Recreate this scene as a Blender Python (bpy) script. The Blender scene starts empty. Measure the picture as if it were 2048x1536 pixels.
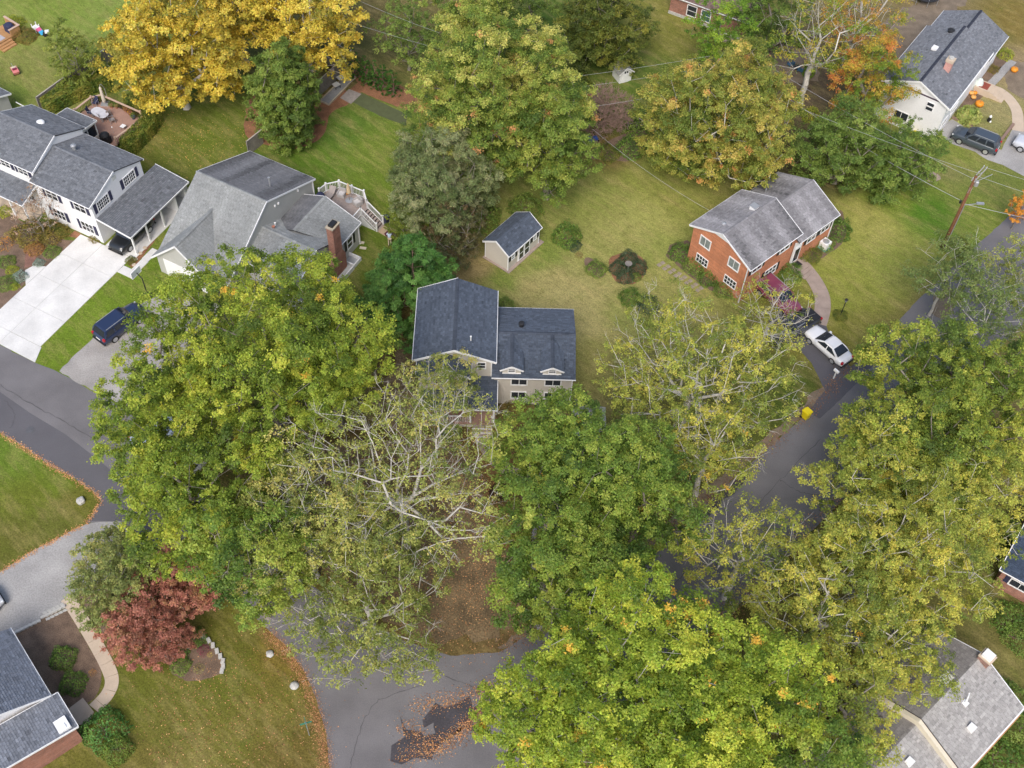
import bpy, bmesh, math, random
import numpy as np
from mathutils import Vector, Matrix
from mathutils.geometry import tessellate_polygon
R = math.radians
sc = bpy.context.scene
col = sc.collection
random.seed(7)
rng = np.random.default_rng(7)

# ------------------------------------------------------------------ camera
CAM_H, FPX = 82.0, 2300.0                      # drone height in metres, focal length in photo pixels
_p, _r = R(53.1), R(2.98)
FWD = Vector((0, math.cos(_p), -math.sin(_p)))
_up = Vector((1, 0, 0)).cross(FWD)
RI = Vector((1, 0, 0)) * math.cos(_r) + _up * math.sin(_r)
UP = Vector((1, 0, 0)) * -math.sin(_r) + _up * math.cos(_r)
cd = bpy.data.cameras.new('camera')
cam = bpy.data.objects.new('camera', cd)
col.objects.link(cam)
cam.matrix_world = Matrix(((RI.x, UP.x, -FWD.x, 0), (RI.y, UP.y, -FWD.y, 0), (RI.z, UP.z, -FWD.z, CAM_H), (0, 0, 0, 1)))
cd.sensor_fit = 'HORIZONTAL'; cd.sensor_width = 36.0; cd.lens = FPX / 2048 * 36
cd.clip_start = 1.0; cd.clip_end = 3000
sc.camera = cam

# ------------------------------------------------------------------ overcast daylight
SUN_EL, SUN_AZ = R(48), R(190)                 # high, soft sun behind the drone
w = bpy.data.worlds.new('World'); sc.world = w; w.use_nodes = True
nt = w.node_tree; nt.nodes.clear()
sky = nt.nodes.new('ShaderNodeTexSky'); sky.sky_type = 'NISHITA'; sky.sun_disc = False
sky.sun_elevation = SUN_EL; sky.sun_rotation = SUN_AZ
sky.air_density = 1.0; sky.dust_density = 3.0; sky.ozone_density = 0.6
bg = nt.nodes.new('ShaderNodeBackground'); bg.inputs['Strength'].default_value = 0.128
out = nt.nodes.new('ShaderNodeOutputWorld')
nt.links.new(sky.outputs[0], bg.inputs[0]); nt.links.new(bg.outputs[0], out.inputs[0])
sd = bpy.data.lights.new('sun', 'SUN'); sd.energy = 1.5; sd.angle = R(28); sd.color = (1.0, 0.965, 0.92)
sun = bpy.data.objects.new('sun', sd); col.objects.link(sun)
sun.rotation_euler = (R(90) - SUN_EL, 0, R(-10))
sc.view_settings.view_transform = 'Standard'; sc.view_settings.look = 'None'
sc.view_settings.gamma = 1.0; sc.view_settings.use_curve_mapping = False
sc.view_settings.exposure = 0.70

# ------------------------------------------------------------------ helpers
def at(px, py, z=0.0):
    """world point at height z that photo pixel (2048x1536) shows"""
    d = RI * (px - 1024) - UP * (py - 768) + FWD * FPX
    t = (CAM_H - z) / -d.z
    return Vector((d.x * t, d.y * t, z))

def zoomed(z, x, y):
    return (z[0] + x / z[2], z[1] + y / z[2])

def lin(c):
    c = c / 255.0
    return c / 12.92 if c <= 0.04045 else ((c + 0.055) / 1.055) ** 2.4

def rgb(r, g, b, k=1.0):
    return (lin(r) * k, lin(g) * k, lin(b) * k)

MATS = {}
def mat(name, c, rough=0.8, var=0.12, scale=2.0, fine=30.0, fvar=0.08, bump=0.0, bscale=60.0, metal=0.0, attr=False,
        stretch=None, lap=0.0, transl=0.0, spec=0.4, coat=0.0, brick=None):
    if name in MATS: return MATS[name]
    m = bpy.data.materials.new(name); m.use_nodes = True
    n = m.node_tree.nodes; L = m.node_tree.links
    b = n['Principled BSDF']; o = n['Material Output']
    b.inputs['Roughness'].default_value = rough; b.inputs['Metallic'].default_value = metal
    b.inputs['Specular IOR Level'].default_value = spec; b.inputs['Coat Weight'].default_value = coat
    tc = n.new('ShaderNodeTexCoord'); src = tc.outputs['Object']
    if stretch:
        mp = n.new('ShaderNodeMapping'); mp.inputs['Scale'].default_value = stretch[:3]
        if len(stretch) > 3: mp.inputs['Rotation'].default_value = (0, 0, R(stretch[3]))
        L.new(src, mp.inputs[0]); src = mp.outputs[0]
    if attr:
        a = n.new('ShaderNodeAttribute'); a.attribute_name = 'col'; base = a.outputs['Color']
    elif brick:
        bk = n.new('ShaderNodeTexBrick'); bk.inputs['Scale'].default_value = 1.0
        mp2 = n.new('ShaderNodeMapping'); mp2.inputs['Rotation'].default_value = brick['rot']; L.new(tc.outputs['Object'], mp2.inputs[0])
        L.new(mp2.outputs[0], bk.inputs['Vector'])
        bk.inputs['Color1'].default_value = (*c, 1); bk.inputs['Color2'].default_value = (*[x * 0.72 for x in c], 1)
        bk.inputs['Mortar'].default_value = (*brick['mortar'], 1)
        bk.inputs['Brick Width'].default_value = brick['w']; bk.inputs['Row Height'].default_value = brick['h']
        bk.inputs['Mortar Size'].default_value = brick.get('m', 0.012); base = bk.outputs['Color']
    else:
        cn = n.new('ShaderNodeRGB'); cn.outputs[0].default_value = (*c, 1); base = cn.outputs[0]
    def mul(base, scl, amt, det):
        nz = n.new('ShaderNodeTexNoise'); nz.inputs['Scale'].default_value = scl; nz.inputs['Detail'].default_value = det
        L.new(src, nz.inputs['Vector'])
        mr = n.new('ShaderNodeMapRange'); mr.inputs['From Min'].default_value = 0.3; mr.inputs['From Max'].default_value = 0.7
        mr.inputs['To Min'].default_value = 1 - amt; mr.inputs['To Max'].default_value = 1 + amt
        L.new(nz.outputs['Fac'], mr.inputs['Value'])
        v = n.new('ShaderNodeVectorMath'); v.operation = 'SCALE'
        L.new(base, v.inputs[0]); L.new(mr.outputs[0], v.inputs['Scale']); return v.outputs[0], nz
    nz = None
    if var: base, nz = mul(base, scale, var, 4)
    if fvar: base, nz = mul(base, fine, fvar, 2)
    L.new(base, b.inputs['Base Color'])
    if lap:
        wv = n.new('ShaderNodeTexWave'); wv.wave_profile = 'SAW'; wv.bands_direction = 'Z'; wv.inputs['Scale'].default_value = 1 / (lap * 2) * 0.314 * 2
        wv.inputs['Distortion'].default_value = 0; L.new(tc.outputs['Object'], wv.inputs['Vector'])
        bp = n.new('ShaderNodeBump'); bp.inputs['Strength'].default_value = 0.5; bp.inputs['Distance'].default_value = 0.02
        L.new(wv.outputs['Fac'], bp.inputs['Height']); L.new(bp.outputs[0], b.inputs['Normal'])
    elif bump:
        n2 = n.new('ShaderNodeTexNoise'); n2.inputs['Scale'].default_value = bscale; n2.inputs['Detail'].default_value = 3
        L.new(src, n2.inputs['Vector'])
        bp = n.new('ShaderNodeBump'); bp.inputs['Strength'].default_value = bump; bp.inputs['Distance'].default_value = 0.05
        L.new(n2.outputs['Fac'], bp.inputs['Height']); L.new(bp.outputs[0], b.inputs['Normal'])
    if transl:
        tr = n.new('ShaderNodeBsdfTranslucent'); mx = n.new('ShaderNodeMixShader'); mx.inputs[0].default_value = transl
        L.new(base, tr.inputs[0]); L.new(b.outputs[0], mx.inputs[1]); L.new(tr.outputs[0], mx.inputs[2]); L.new(mx.outputs[0], o.inputs[0])
    MATS[name] = m
    return m

def setp(o, label=None, cat=None, group=None, kind=None):
    if label: o['label'] = label
    if cat: o['category'] = cat
    if group: o['group'] = group
    if kind: o['kind'] = kind
    return o

def empty(name, loc, rz=0.0, label=None, cat=None, group=None):
    o = bpy.data.objects.new(name, None); col.objects.link(o)
    o.empty_display_size = 0.3
    o.location = loc; o.rotation_euler = (0, 0, rz)
    return setp(o, label, cat, group)

def link(name, me, parent=None, kind=None):
    o = bpy.data.objects.new(name, me); col.objects.link(o)
    if parent: o.parent = parent
    if kind: o['kind'] = kind
    return o

def copy_tree(o, parent=None):
    c = o.copy(); col.objects.link(c); c.parent = parent
    for ch in o.children: copy_tree(ch, c)
    return c

class MB:
    """collects vertices and faces, then links them as one mesh object"""
    def __init__(s): s.v = []; s.f = []; s.smooth = False
    def add(s, vs, fs):
        k = len(s.v); s.v += [tuple(p) for p in vs]; s.f += [tuple(i + k for i in q) for q in fs]; return s
    def box(s, x0, x1, y0, y1, z0, z1):
        return s.add([(x0, y0, z0), (x1, y0, z0), (x1, y1, z0), (x0, y1, z0), (x0, y0, z1), (x1, y0, z1), (x1, y1, z1), (x0, y1, z1)],
                     [(0, 3, 2, 1), (4, 5, 6, 7), (0, 1, 5, 4), (1, 2, 6, 5), (2, 3, 7, 6), (3, 0, 4, 7)])
    def beam(s, p, q, w, h, up=(0, 0, 1)):
        p, q = Vector(p), Vector(q); d = (q - p).normalized(); u = Vector(up)
        sx = d.cross(u)
        if sx.length < 1e-4: sx = d.cross(Vector((0, 1, 0)))
        sx.normalize(); uu = sx.cross(d)
        vs = []
        for e in (p, q):
            for a, b in ((-1, -1), (1, -1), (1, 1), (-1, 1)): vs.append(e + sx * a * w / 2 + uu * b * h / 2)
        return s.add(vs, [(0, 1, 2, 3), (7, 6, 5, 4), (0, 4, 5, 1), (1, 5, 6, 2), (2, 6, 7, 3), (3, 7, 4, 0)])
    def prism(s, pts, vec):
        """closed polygon extruded along vec"""
        n = len(pts); v = Vector(vec)
        vs = [Vector(p) for p in pts] + [Vector(p) + v for p in pts]
        return s.add(vs, [tuple(range(n - 1, -1, -1)), tuple(range(n, 2 * n))] + [(i, (i + 1) % n, n + (i + 1) % n, n + i) for i in range(n)])
    def tube(s, pts, rad, n=6, cap=True):
        pts = [Vector(p) for p in pts]
        if not hasattr(rad, '__len__'): rad = [rad] * len(pts)
        k = len(s.v); ref = None
        for i, p in enumerate(pts):
            d = (pts[min(i + 1, len(pts) - 1)] - pts[max(i - 1, 0)]).normalized()
            if ref is None: ref = Vector((0, 0, 1)) if abs(d.z) < 0.9 else Vector((1, 0, 0))
            a = d.cross(ref).normalized(); b = a.cross(d)
            for j in range(n):
                t = 2 * math.pi * j / n; s.v.append(tuple(p + (a * math.cos(t) + b * math.sin(t)) * rad[i]))
        for i in range(len(pts) - 1):
            for j in range(n):
                s.f.append((k + i * n + j, k + i * n + (j + 1) % n, k + (i + 1) * n + (j + 1) % n, k + (i + 1) * n + j))
        if cap:
            s.f.append(tuple(k + j for j in range(n - 1, -1, -1))); s.f.append(tuple(k + (len(pts) - 1) * n + j for j in range(n)))
        return s
    def lathe(s, prof, n=12, c=(0, 0, 0), axis='z'):
        k = len(s.v); m = len(prof)
        for r_, z_ in prof:
            for j in range(n):
                t = 2 * math.pi * j / n; a, b = r_ * math.cos(t), r_ * math.sin(t)
                p = (a, b, z_) if axis == 'z' else ((a, z_, b) if axis == 'y' else (z_, a, b))
                s.v.append((p[0] + c[0], p[1] + c[1], p[2] + c[2]))
        for i in range(m - 1):
            for j in range(n): s.f.append((k + i * n + j, k + i * n + (j + 1) % n, k + (i + 1) * n + (j + 1) % n, k + (i + 1) * n + j))
        s.f.append(tuple(k + j for j in range(n - 1, -1, -1))); s.f.append(tuple(k + (m - 1) * n + j for j in range(n)))
        return s
    def build(s, name, m, parent=None, smooth=False, kind=None):
        me = bpy.data.meshes.new(name); me.from_pydata(s.v, [], s.f)
        bm = bmesh.new(); bm.from_mesh(me); bmesh.ops.recalc_face_normals(bm, faces=bm.faces); bm.to_mesh(me); bm.free()
        me.materials.append(m)
        if smooth:
            for p in me.polygons: p.use_smooth = True
        return link(name, me, parent, kind)

def fast_mesh(name, V, nper, colr, m):
    """V (N*nper,3) vertex array of N separate polygons with nper corners, colr (N*nper,3)"""
    N = len(V) // nper
    me = bpy.data.meshes.new(name)
    me.vertices.add(len(V)); me.vertices.foreach_set('co', np.ascontiguousarray(V, dtype=np.float32).ravel())
    me.loops.add(len(V)); me.loops.foreach_set('vertex_index', np.arange(len(V), dtype=np.int32))
    me.polygons.add(N); me.polygons.foreach_set('loop_start', np.arange(0, len(V), nper, dtype=np.int32))
    me.update(calc_edges=True)
    if colr is not None:
        a = me.attributes.new('col', 'FLOAT_COLOR', 'POINT')
        c4 = np.ones((len(V), 4), dtype=np.float32); c4[:, :3] = colr
        a.data.foreach_set('color', c4.ravel())
    me.materials.append(m)
    return me

def smooth_line(pts, k=6, closed=False):
    """Catmull-Rom through 2D/3D points"""
    P = [Vector(p) for p in pts]; n = len(P); o = []
    rngi = range(n) if closed else range(n - 1)
    for i in rngi:
        p0 = P[(i - 1) % n] if (closed or i > 0) else P[i]; p1 = P[i]; p2 = P[(i + 1) % n]
        p3 = P[(i + 2) % n] if (closed or i + 2 < n) else p2
        for j in range(k):
            t = j / k
            o.append(0.5 * ((2 * p1) + (p2 - p0) * t + (2 * p0 - 5 * p1 + 4 * p2 - p3) * t * t + (3 * p1 - p0 - 3 * p2 + p3) * t ** 3))
    if not closed: o.append(P[-1])
    return o

def sheet(name, px, z, m, smooth=0, jitter=0.0, thick=0.0, kind='structure', parent=None, world=False):
    """flat ground patch whose outline is given in photo pixels on the ground"""
    pts = [Vector((p[0], p[1], 0)) if world else at(p[0], p[1]) for p in px]
    if smooth: pts = smooth_line(pts, smooth, True)
    if jitter:
        q = []
        for i, p in enumerate(pts):
            n = pts[(i + 1) % len(pts)]; d = (n - p).length; k = max(1, int(d / 0.5))
            for j in range(k):
                e = p.lerp(n, j / k); q.append(e + Vector((random.gauss(0, jitter), random.gauss(0, jitter), 0)))
        pts = q
    P = [Vector((p.x, p.y, z)) for p in pts]
    tris = tessellate_polygon([P])
    mb = MB(); n = len(P)
    if thick:
        mb.add(P + [p - Vector((0, 0, thick)) for p in P], [tuple(t) for t in tris] + [(i, (i + 1) % n, n + (i + 1) % n, n + i) for i in range(n)])
    else: mb.add(P, [tuple(t) for t in tris])
    me = bpy.data.meshes.new(name); me.from_pydata(mb.v, [], mb.f); me.materials.append(m)
    bm = bmesh.new(); bm.from_mesh(me)
    bmesh.ops.recalc_face_normals(bm, faces=bm.faces)
    if sum(f.normal.z * f.calc_area() for f in bm.faces if abs(f.normal.z) > 0.5) < 0 and not thick:
        bmesh.ops.reverse_faces(bm, faces=bm.faces)
    bm.to_mesh(me); bm.free()
    o = link(name, me, parent)
    if kind: o['kind'] = kind
    return o

# ------------------------------------------------------------------ materials
WHITE = mat('white_paint', (0.80, 0.80, 0.80), 0.55, 0.04, 0.6, 8, 0.03)
SIDING_W = mat('white_siding', (0.80, 0.80, 0.81), 0.6, 0.03, 0.5, 6, 0.03, lap=0.18)
SIDING_T = mat('tan_siding', (0.56, 0.52, 0.46), 0.65, 0.05, 0.6, 6, 0.03, lap=0.15)
SIDING_G = mat('grey_siding', (0.46, 0.46, 0.43), 0.65, 0.05, 0.6, 6, 0.03, lap=0.18)
GLASS = mat('window_glass', (0.03, 0.035, 0.045), 0.08, 0.3, 3, 9, 0, spec=0.6)
GLASS_L = mat('pale_window_glass', (0.20, 0.23, 0.23), 0.1, 0.2, 3, 9, 0, spec=0.6)
NAVY = mat('navy_shutter', (0.035, 0.035, 0.075), 0.6, 0.05)
BLACKM = mat('black_paint', (0.02, 0.02, 0.022), 0.5, 0.1)
CONC = mat('concrete', (0.65, 0.64, 0.615), 0.9, 0.13, 0.45, 10, 0.06, bump=0.2)
CONC_T = mat('buff_concrete', (0.52, 0.42, 0.32), 0.9, 0.06, 1.0, 14, 0.06, bump=0.2)
CONC_P = mat('exposed_aggregate', (0.33, 0.26, 0.22), 0.9, 0.12, 1.5, 22, 0.15, bump=0.3)
ASPH = mat('asphalt', (0.162, 0.154, 0.158), 0.9, 0.16, 0.3, 14, 0.12, bump=0.3, bscale=90)
ASPH_D = mat('dark_asphalt', (0.098, 0.094, 0.106), 0.9, 0.10, 0.4, 18, 0.10, bump=0.3, bscale=90)
DRIVE_G = mat('gravel_drive', (0.33, 0.31, 0.29), 0.95, 0.2, 0.4, 10, 0.16, bump=0.4, bscale=40)
DRIVE_L = mat('worn_concrete_drive', (0.33, 0.32, 0.31), 0.95, 0.2, 0.35, 9, 0.16, bump=0.3, bscale=50)
MULCH = mat('brown_mulch', (0.17, 0.115, 0.08), 0.95, 0.25, 1.2, 14, 0.35, bump=0.8, bscale=25)
MULCH_R = mat('red_mulch', (0.24, 0.115, 0.06), 0.95, 0.25, 1.2, 12, 0.35, bump=0.8, bscale=25)
DIRT = mat('bare_soil', (0.20, 0.155, 0.11), 0.95, 0.25, 0.9, 10, 0.2, bump=0.5, bscale=25)
BRICK = mat('orange_brick', (0.62, 0.225, 0.10), 0.9, 0.14, 0.8, 5, 0.1, brick=dict(rot=(R(90), 0, 0), mortar=(0.45, 0.235, 0.16), w=0.22, h=0.075))
BRICK_R = mat('red_brick', (0.38, 0.15, 0.095), 0.9, 0.2, 1.5, 9, 0.15, brick=dict(rot=(R(90), 0, 0), mortar=(0.28, 0.2, 0.17), w=0.22, h=0.075))
BRICK_P = mat('pink_brick', (0.55, 0.30, 0.26), 0.9, 0.1, 2, 9, 0.1)
PAVER = mat('brick_paver', (0.25, 0.12, 0.09), 0.9, 0.2, 1.5, 9, 0.2, brick=dict(rot=(0, 0, R(20)), mortar=(0.2, 0.13, 0.1), w=0.22, h=0.11))
DECK_R = mat('reddish_deck_board', (0.36, 0.22, 0.17), 0.8, 0.08, 1.0, 7, 0.06)
RAIL_P = mat('pinkish_rail', (0.52, 0.37, 0.28), 0.7, 0.06)
RAIL_D = mat('dark_baluster', (0.10, 0.05, 0.04), 0.7, 0.1)
DECK_G = mat('grey_deck_board', (0.33, 0.27, 0.24), 0.8, 0.15, 1.0, 7, 0.1)
CEDAR = mat('cedar_board', (0.42, 0.23, 0.10), 0.8, 0.15, 1.0, 7, 0.1)
FENCE = mat('weathered_fence_board', (0.22, 0.20, 0.18), 0.9, 0.2, 1.5, 9, 0.15)
FENCE_B = mat('brown_fence_board', (0.13, 0.085, 0.065), 0.9, 0.2, 1.5, 9, 0.15)
POLE = mat('creosote_pole', (0.17, 0.075, 0.035), 0.9, 0.25, 2.0, 12, 0.2)
GALV = mat('galvanised_metal', (0.45, 0.46, 0.47), 0.45, 0.05, metal=0.5)
STONE = mat('pale_stone', (0.45, 0.44, 0.41), 0.9, 0.15, 3, 12, 0.12, bump=0.4, bscale=12)
WIREM = mat('wire_metal', (0.45, 0.45, 0.46), 0.5, 0.0, fvar=0)
WIREB = mat('dark_wire', (0.10, 0.10, 0.105), 0.5, 0.0, fvar=0)
SHINGLE = mat('shingle', (1, 1, 1), 0.92, 0.07, 0.5, 9, 0.10, attr=True, bump=0.5, bscale=40, spec=0.25)
ROOFDECK = mat('roof_deck', (0.06, 0.06, 0.065), 0.9, 0.05)
BARK = mat('grey_bark', (0.24, 0.21, 0.18), 0.9, 0.2, 1.5, 8, 0.2, bump=0.6, bscale=12)
BARK_P = mat('pale_bark', (0.52, 0.49, 0.44), 0.9, 0.2, 1.2, 8, 0.15, bump=0.5, bscale=12)
BARK_B = mat('brown_bark', (0.20, 0.13, 0.10), 0.9, 0.2, 1.2, 8, 0.15)
LEAF = mat('leaf', (1, 1, 1), 0.55, 0.0, fvar=0, attr=True, transl=0.38, spec=0.3)
LITTER = mat('dry_leaf', (1, 1, 1), 0.8, 0.0, fvar=0, attr=True, spec=0.2)

# ------------------------------------------------------------------ ground: one sheet, lawn tints vary from yard to yard
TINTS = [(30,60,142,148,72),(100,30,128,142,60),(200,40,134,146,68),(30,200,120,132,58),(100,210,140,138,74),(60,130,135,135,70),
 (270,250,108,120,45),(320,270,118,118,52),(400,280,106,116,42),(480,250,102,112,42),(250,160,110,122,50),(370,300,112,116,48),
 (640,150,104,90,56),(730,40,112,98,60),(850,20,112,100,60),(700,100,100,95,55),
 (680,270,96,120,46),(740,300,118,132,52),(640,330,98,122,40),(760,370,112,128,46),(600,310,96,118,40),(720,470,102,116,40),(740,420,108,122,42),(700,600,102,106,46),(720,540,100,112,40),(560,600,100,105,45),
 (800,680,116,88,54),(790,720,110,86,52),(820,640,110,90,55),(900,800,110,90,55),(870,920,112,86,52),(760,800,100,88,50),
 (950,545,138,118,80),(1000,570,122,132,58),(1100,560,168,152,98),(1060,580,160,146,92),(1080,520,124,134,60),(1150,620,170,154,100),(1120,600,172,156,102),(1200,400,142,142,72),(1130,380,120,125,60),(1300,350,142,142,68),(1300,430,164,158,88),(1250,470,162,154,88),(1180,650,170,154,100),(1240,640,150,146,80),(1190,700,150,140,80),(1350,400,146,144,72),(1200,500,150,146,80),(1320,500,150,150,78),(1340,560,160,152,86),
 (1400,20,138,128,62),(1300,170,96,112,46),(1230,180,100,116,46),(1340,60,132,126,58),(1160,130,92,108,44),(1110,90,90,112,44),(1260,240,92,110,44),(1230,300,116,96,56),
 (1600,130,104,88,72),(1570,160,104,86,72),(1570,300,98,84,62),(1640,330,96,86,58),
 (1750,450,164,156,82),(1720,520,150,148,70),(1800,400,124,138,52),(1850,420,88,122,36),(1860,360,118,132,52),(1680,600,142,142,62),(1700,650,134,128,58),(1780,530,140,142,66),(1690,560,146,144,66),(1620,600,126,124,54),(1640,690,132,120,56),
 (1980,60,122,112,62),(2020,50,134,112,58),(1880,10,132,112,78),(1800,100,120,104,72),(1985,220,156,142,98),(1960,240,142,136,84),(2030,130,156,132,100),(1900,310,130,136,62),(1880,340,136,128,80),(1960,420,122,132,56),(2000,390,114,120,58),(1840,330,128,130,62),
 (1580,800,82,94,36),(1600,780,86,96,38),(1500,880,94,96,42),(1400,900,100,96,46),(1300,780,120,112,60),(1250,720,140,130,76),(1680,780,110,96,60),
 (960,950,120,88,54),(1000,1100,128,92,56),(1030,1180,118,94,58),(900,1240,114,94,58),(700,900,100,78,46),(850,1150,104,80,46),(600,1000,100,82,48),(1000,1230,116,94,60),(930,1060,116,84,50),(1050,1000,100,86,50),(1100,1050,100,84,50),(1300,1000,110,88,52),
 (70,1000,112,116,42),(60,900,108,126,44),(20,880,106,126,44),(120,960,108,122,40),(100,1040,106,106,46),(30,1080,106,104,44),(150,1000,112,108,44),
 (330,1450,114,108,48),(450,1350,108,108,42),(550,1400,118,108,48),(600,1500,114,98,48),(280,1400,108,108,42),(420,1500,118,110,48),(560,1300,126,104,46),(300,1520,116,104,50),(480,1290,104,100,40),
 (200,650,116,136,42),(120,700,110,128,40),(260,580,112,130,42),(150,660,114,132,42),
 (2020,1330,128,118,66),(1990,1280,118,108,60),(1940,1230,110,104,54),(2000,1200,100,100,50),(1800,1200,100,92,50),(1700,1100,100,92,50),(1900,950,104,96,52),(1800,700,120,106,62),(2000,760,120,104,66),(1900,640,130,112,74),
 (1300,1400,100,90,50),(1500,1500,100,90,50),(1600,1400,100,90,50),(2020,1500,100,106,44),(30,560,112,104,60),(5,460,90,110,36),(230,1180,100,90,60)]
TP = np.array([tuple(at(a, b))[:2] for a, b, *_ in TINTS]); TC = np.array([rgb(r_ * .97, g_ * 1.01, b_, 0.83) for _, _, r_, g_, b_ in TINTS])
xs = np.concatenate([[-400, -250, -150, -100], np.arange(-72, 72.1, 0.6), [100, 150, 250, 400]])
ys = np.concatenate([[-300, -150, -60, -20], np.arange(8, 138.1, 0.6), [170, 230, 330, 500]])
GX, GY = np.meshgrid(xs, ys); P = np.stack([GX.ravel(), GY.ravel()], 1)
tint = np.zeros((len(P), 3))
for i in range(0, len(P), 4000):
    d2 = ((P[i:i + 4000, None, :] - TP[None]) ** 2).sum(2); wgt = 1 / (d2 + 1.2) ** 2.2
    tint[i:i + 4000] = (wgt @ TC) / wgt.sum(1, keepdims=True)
me = bpy.data.meshes.new('ground')
nx, ny = len(xs), len(ys)
me.vertices.add(nx * ny); me.vertices.foreach_set('co', np.concatenate([P, np.zeros((len(P), 1))], 1).astype(np.float32).ravel())
ii = (np.arange(ny - 1)[:, None] * nx + np.arange(nx - 1)[None]).ravel()
quads = np.stack([ii, ii + 1, ii + nx + 1, ii + nx], 1).astype(np.int32)
me.loops.add(quads.size); me.loops.foreach_set('vertex_index', quads.ravel())
me.polygons.add(len(quads)); me.polygons.foreach_set('loop_start', np.arange(0, quads.size, 4, dtype=np.int32))
me.update(calc_edges=True)
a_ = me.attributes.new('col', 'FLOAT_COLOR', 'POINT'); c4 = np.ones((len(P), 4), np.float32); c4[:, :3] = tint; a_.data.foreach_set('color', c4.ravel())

def grass_material():
    m = bpy.data.materials.new('lawn_grass'); m.use_nodes = True; n = m.node_tree.nodes; L = m.node_tree.links
    b = n['Principled BSDF']; b.inputs['Roughness'].default_value = 0.95; b.inputs['Specular IOR Level'].default_value = 0.15
    tc = n.new('ShaderNodeTexCoord'); at_ = n.new('ShaderNodeAttribute'); at_.attribute_name = 'col'; base = at_.outputs['Color']
    def noise(scale, det, vec=None, rough=0.5):
        z = n.new('ShaderNodeTexNoise'); z.inputs['Scale'].default_value = scale; z.inputs['Detail'].default_value = det; z.inputs['Roughness'].default_value = rough
        L.new(vec or tc.outputs['Object'], z.inputs['Vector']); return z.outputs['Fac']
    def mapr(v, a, b_, c, d):
        r = n.new('ShaderNodeMapRange'); r.inputs[1].default_value = a; r.inputs[2].default_value = b_; r.inputs[3].default_value = c; r.inputs[4].default_value = d
        L.new(v, r.inputs[0]); return r.outputs[0]
    def mul(base, f):
        v = n.new('ShaderNodeVectorMath'); v.operation = 'SCALE'; L.new(base, v.inputs[0]); L.new(f, v.inputs['Scale']); return v.outputs[0]
    def mixc(base, f, c):
        x = n.new('ShaderNodeMix'); x.data_type = 'RGBA'; L.new(f, x.inputs[0]); L.new(base, x.inputs[6]); x.inputs[7].default_value = (*c, 1); return x.outputs[2]
    # dry straw streaks, green patches, mower streaks, blade grain
    mp0 = n.new('ShaderNodeMapping'); mp0.inputs['Rotation'].default_value = (0, 0, R(41)); L.new(tc.outputs['Object'], mp0.inputs[0])
    mp = n.new('ShaderNodeMapping'); mp.inputs['Scale'].default_value = (0.28, 1.0, 1); L.new(mp0.outputs[0], mp.inputs[0])
    base = mixc(base, mapr(noise(0.9, 6, mp.outputs[0], 0.7), 0.46, 0.70, 0, 0.42), rgb(176, 156, 106, 0.9))
    base = mixc(base, mapr(noise(0.7, 6, None, 0.65), 0.52, 0.74, 0, 0.55), rgb(92, 104, 36, 0.9))
    base = mul(base, mapr(noise(2.6, 4, mp.outputs[0], 0.7), 0.3, 0.7, 0.82, 1.18))
    base = mul(base, mapr(noise(1.7, 4, None, 0.7), 0.3, 0.7, 0.86, 1.14))
    g = noise(7.0, 4, None, 0.9)
    base = mul(base, mapr(g, 0.36, 0.64, 0.58, 1.42))
    bp = n.new('ShaderNodeBump'); bp.inputs['Strength'].default_value = 0.7; bp.inputs['Distance'].default_value = 0.06
    L.new(g, bp.inputs['Height']); L.new(bp.outputs[0], b.inputs['Normal']); L.new(base, b.inputs['Base Color'])
    return m
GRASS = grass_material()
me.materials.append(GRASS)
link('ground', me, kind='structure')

# ------------------------------------------------------------------ streets (kept as separate sheets a few mm above each other)
left_road = [(-260,540),(0,689),(72,727),(118,744),(170,775),(240,812),(330,880),(420,985),(500,1070),(580,1140),(680,1210),(790,1275),(900,1312),(1000,1304),(1100,1243),(1270,1128),(1380,1038),(1500,928),(1620,822),(1700,738),(1770,672),(1835,600),(1920,520),(2010,440),(2120,345),
             (2300,440),(2200,520),(2048,648),(1880,805),(1720,962),(1570,1120),(1440,1245),(1270,1400),(1120,1560),(1000,1800),(690,1800),(662,1600),(660,1536),(652,1470),(636,1410),(612,1350),(580,1300),(538,1262),(480,1208),(380,1130),(296,1086),(250,1046),(172,1046),(190,1022),(202,1003),(190,985),(150,958),(100,930),(50,896),(0,865),(-260,720)]
sheet('road', left_road, 0.006, ASPH, jitter=0.03)
# the far lane of the left street was resurfaced: a band of fresher asphalt
sheet('road_lane', [(-260,615),(0,784),(60,826),(130,868),(200,922),(262,975),(320,1040),(378,1092),(300,1082),(252,1043),(178,1042),(196,1018),(205,1002),(192,983),(152,955),(102,927),(52,893),(0,861),(-260,716)], 0.011, mat('newer_asphalt', (0.112, 0.108, 0.118), 0.9, 0.08, 0.4, 18, 0.08, bump=0.3, bscale=90))
sheet('driveway', [(118,743),(152,708),(190,672),(215,655),(262,618),(330,585),(440,610),(420,680),(330,760),(262,806),(235,806),(170,773)], 0.016, DRIVE_G, jitter=0.04)
sheet('driveway', [(-60,1180),(0,1145),(60,1105),(172,1048),(205,1044),(240,1043),(262,1060),(292,1088),(250,1135),(172,1180),(128,1210),(92,1232),(0,1277),(-60,1300)], 0.016, DRIVE_L, jitter=0.02)
sheet('driveway', [(1150,800),(1210,815),(1215,870),(1180,940),(1150,1020),(1160,1110),(1200,1178),(1075,1262),(1060,1150),(1065,1040),(1090,950),(1130,880)], 0.016, DRIVE_L, jitter=0.04)
sheet('driveway', [(1590,610),(1622,622),(1650,645),(1664,690),(1700,735),(1760,690),(1790,655),(1800,670),(1720,760),(1640,838),(1615,825),(1650,780),(1622,725),(1580,680),(1535,640)], 0.016, ASPH_D, jitter=0.03)
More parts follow.
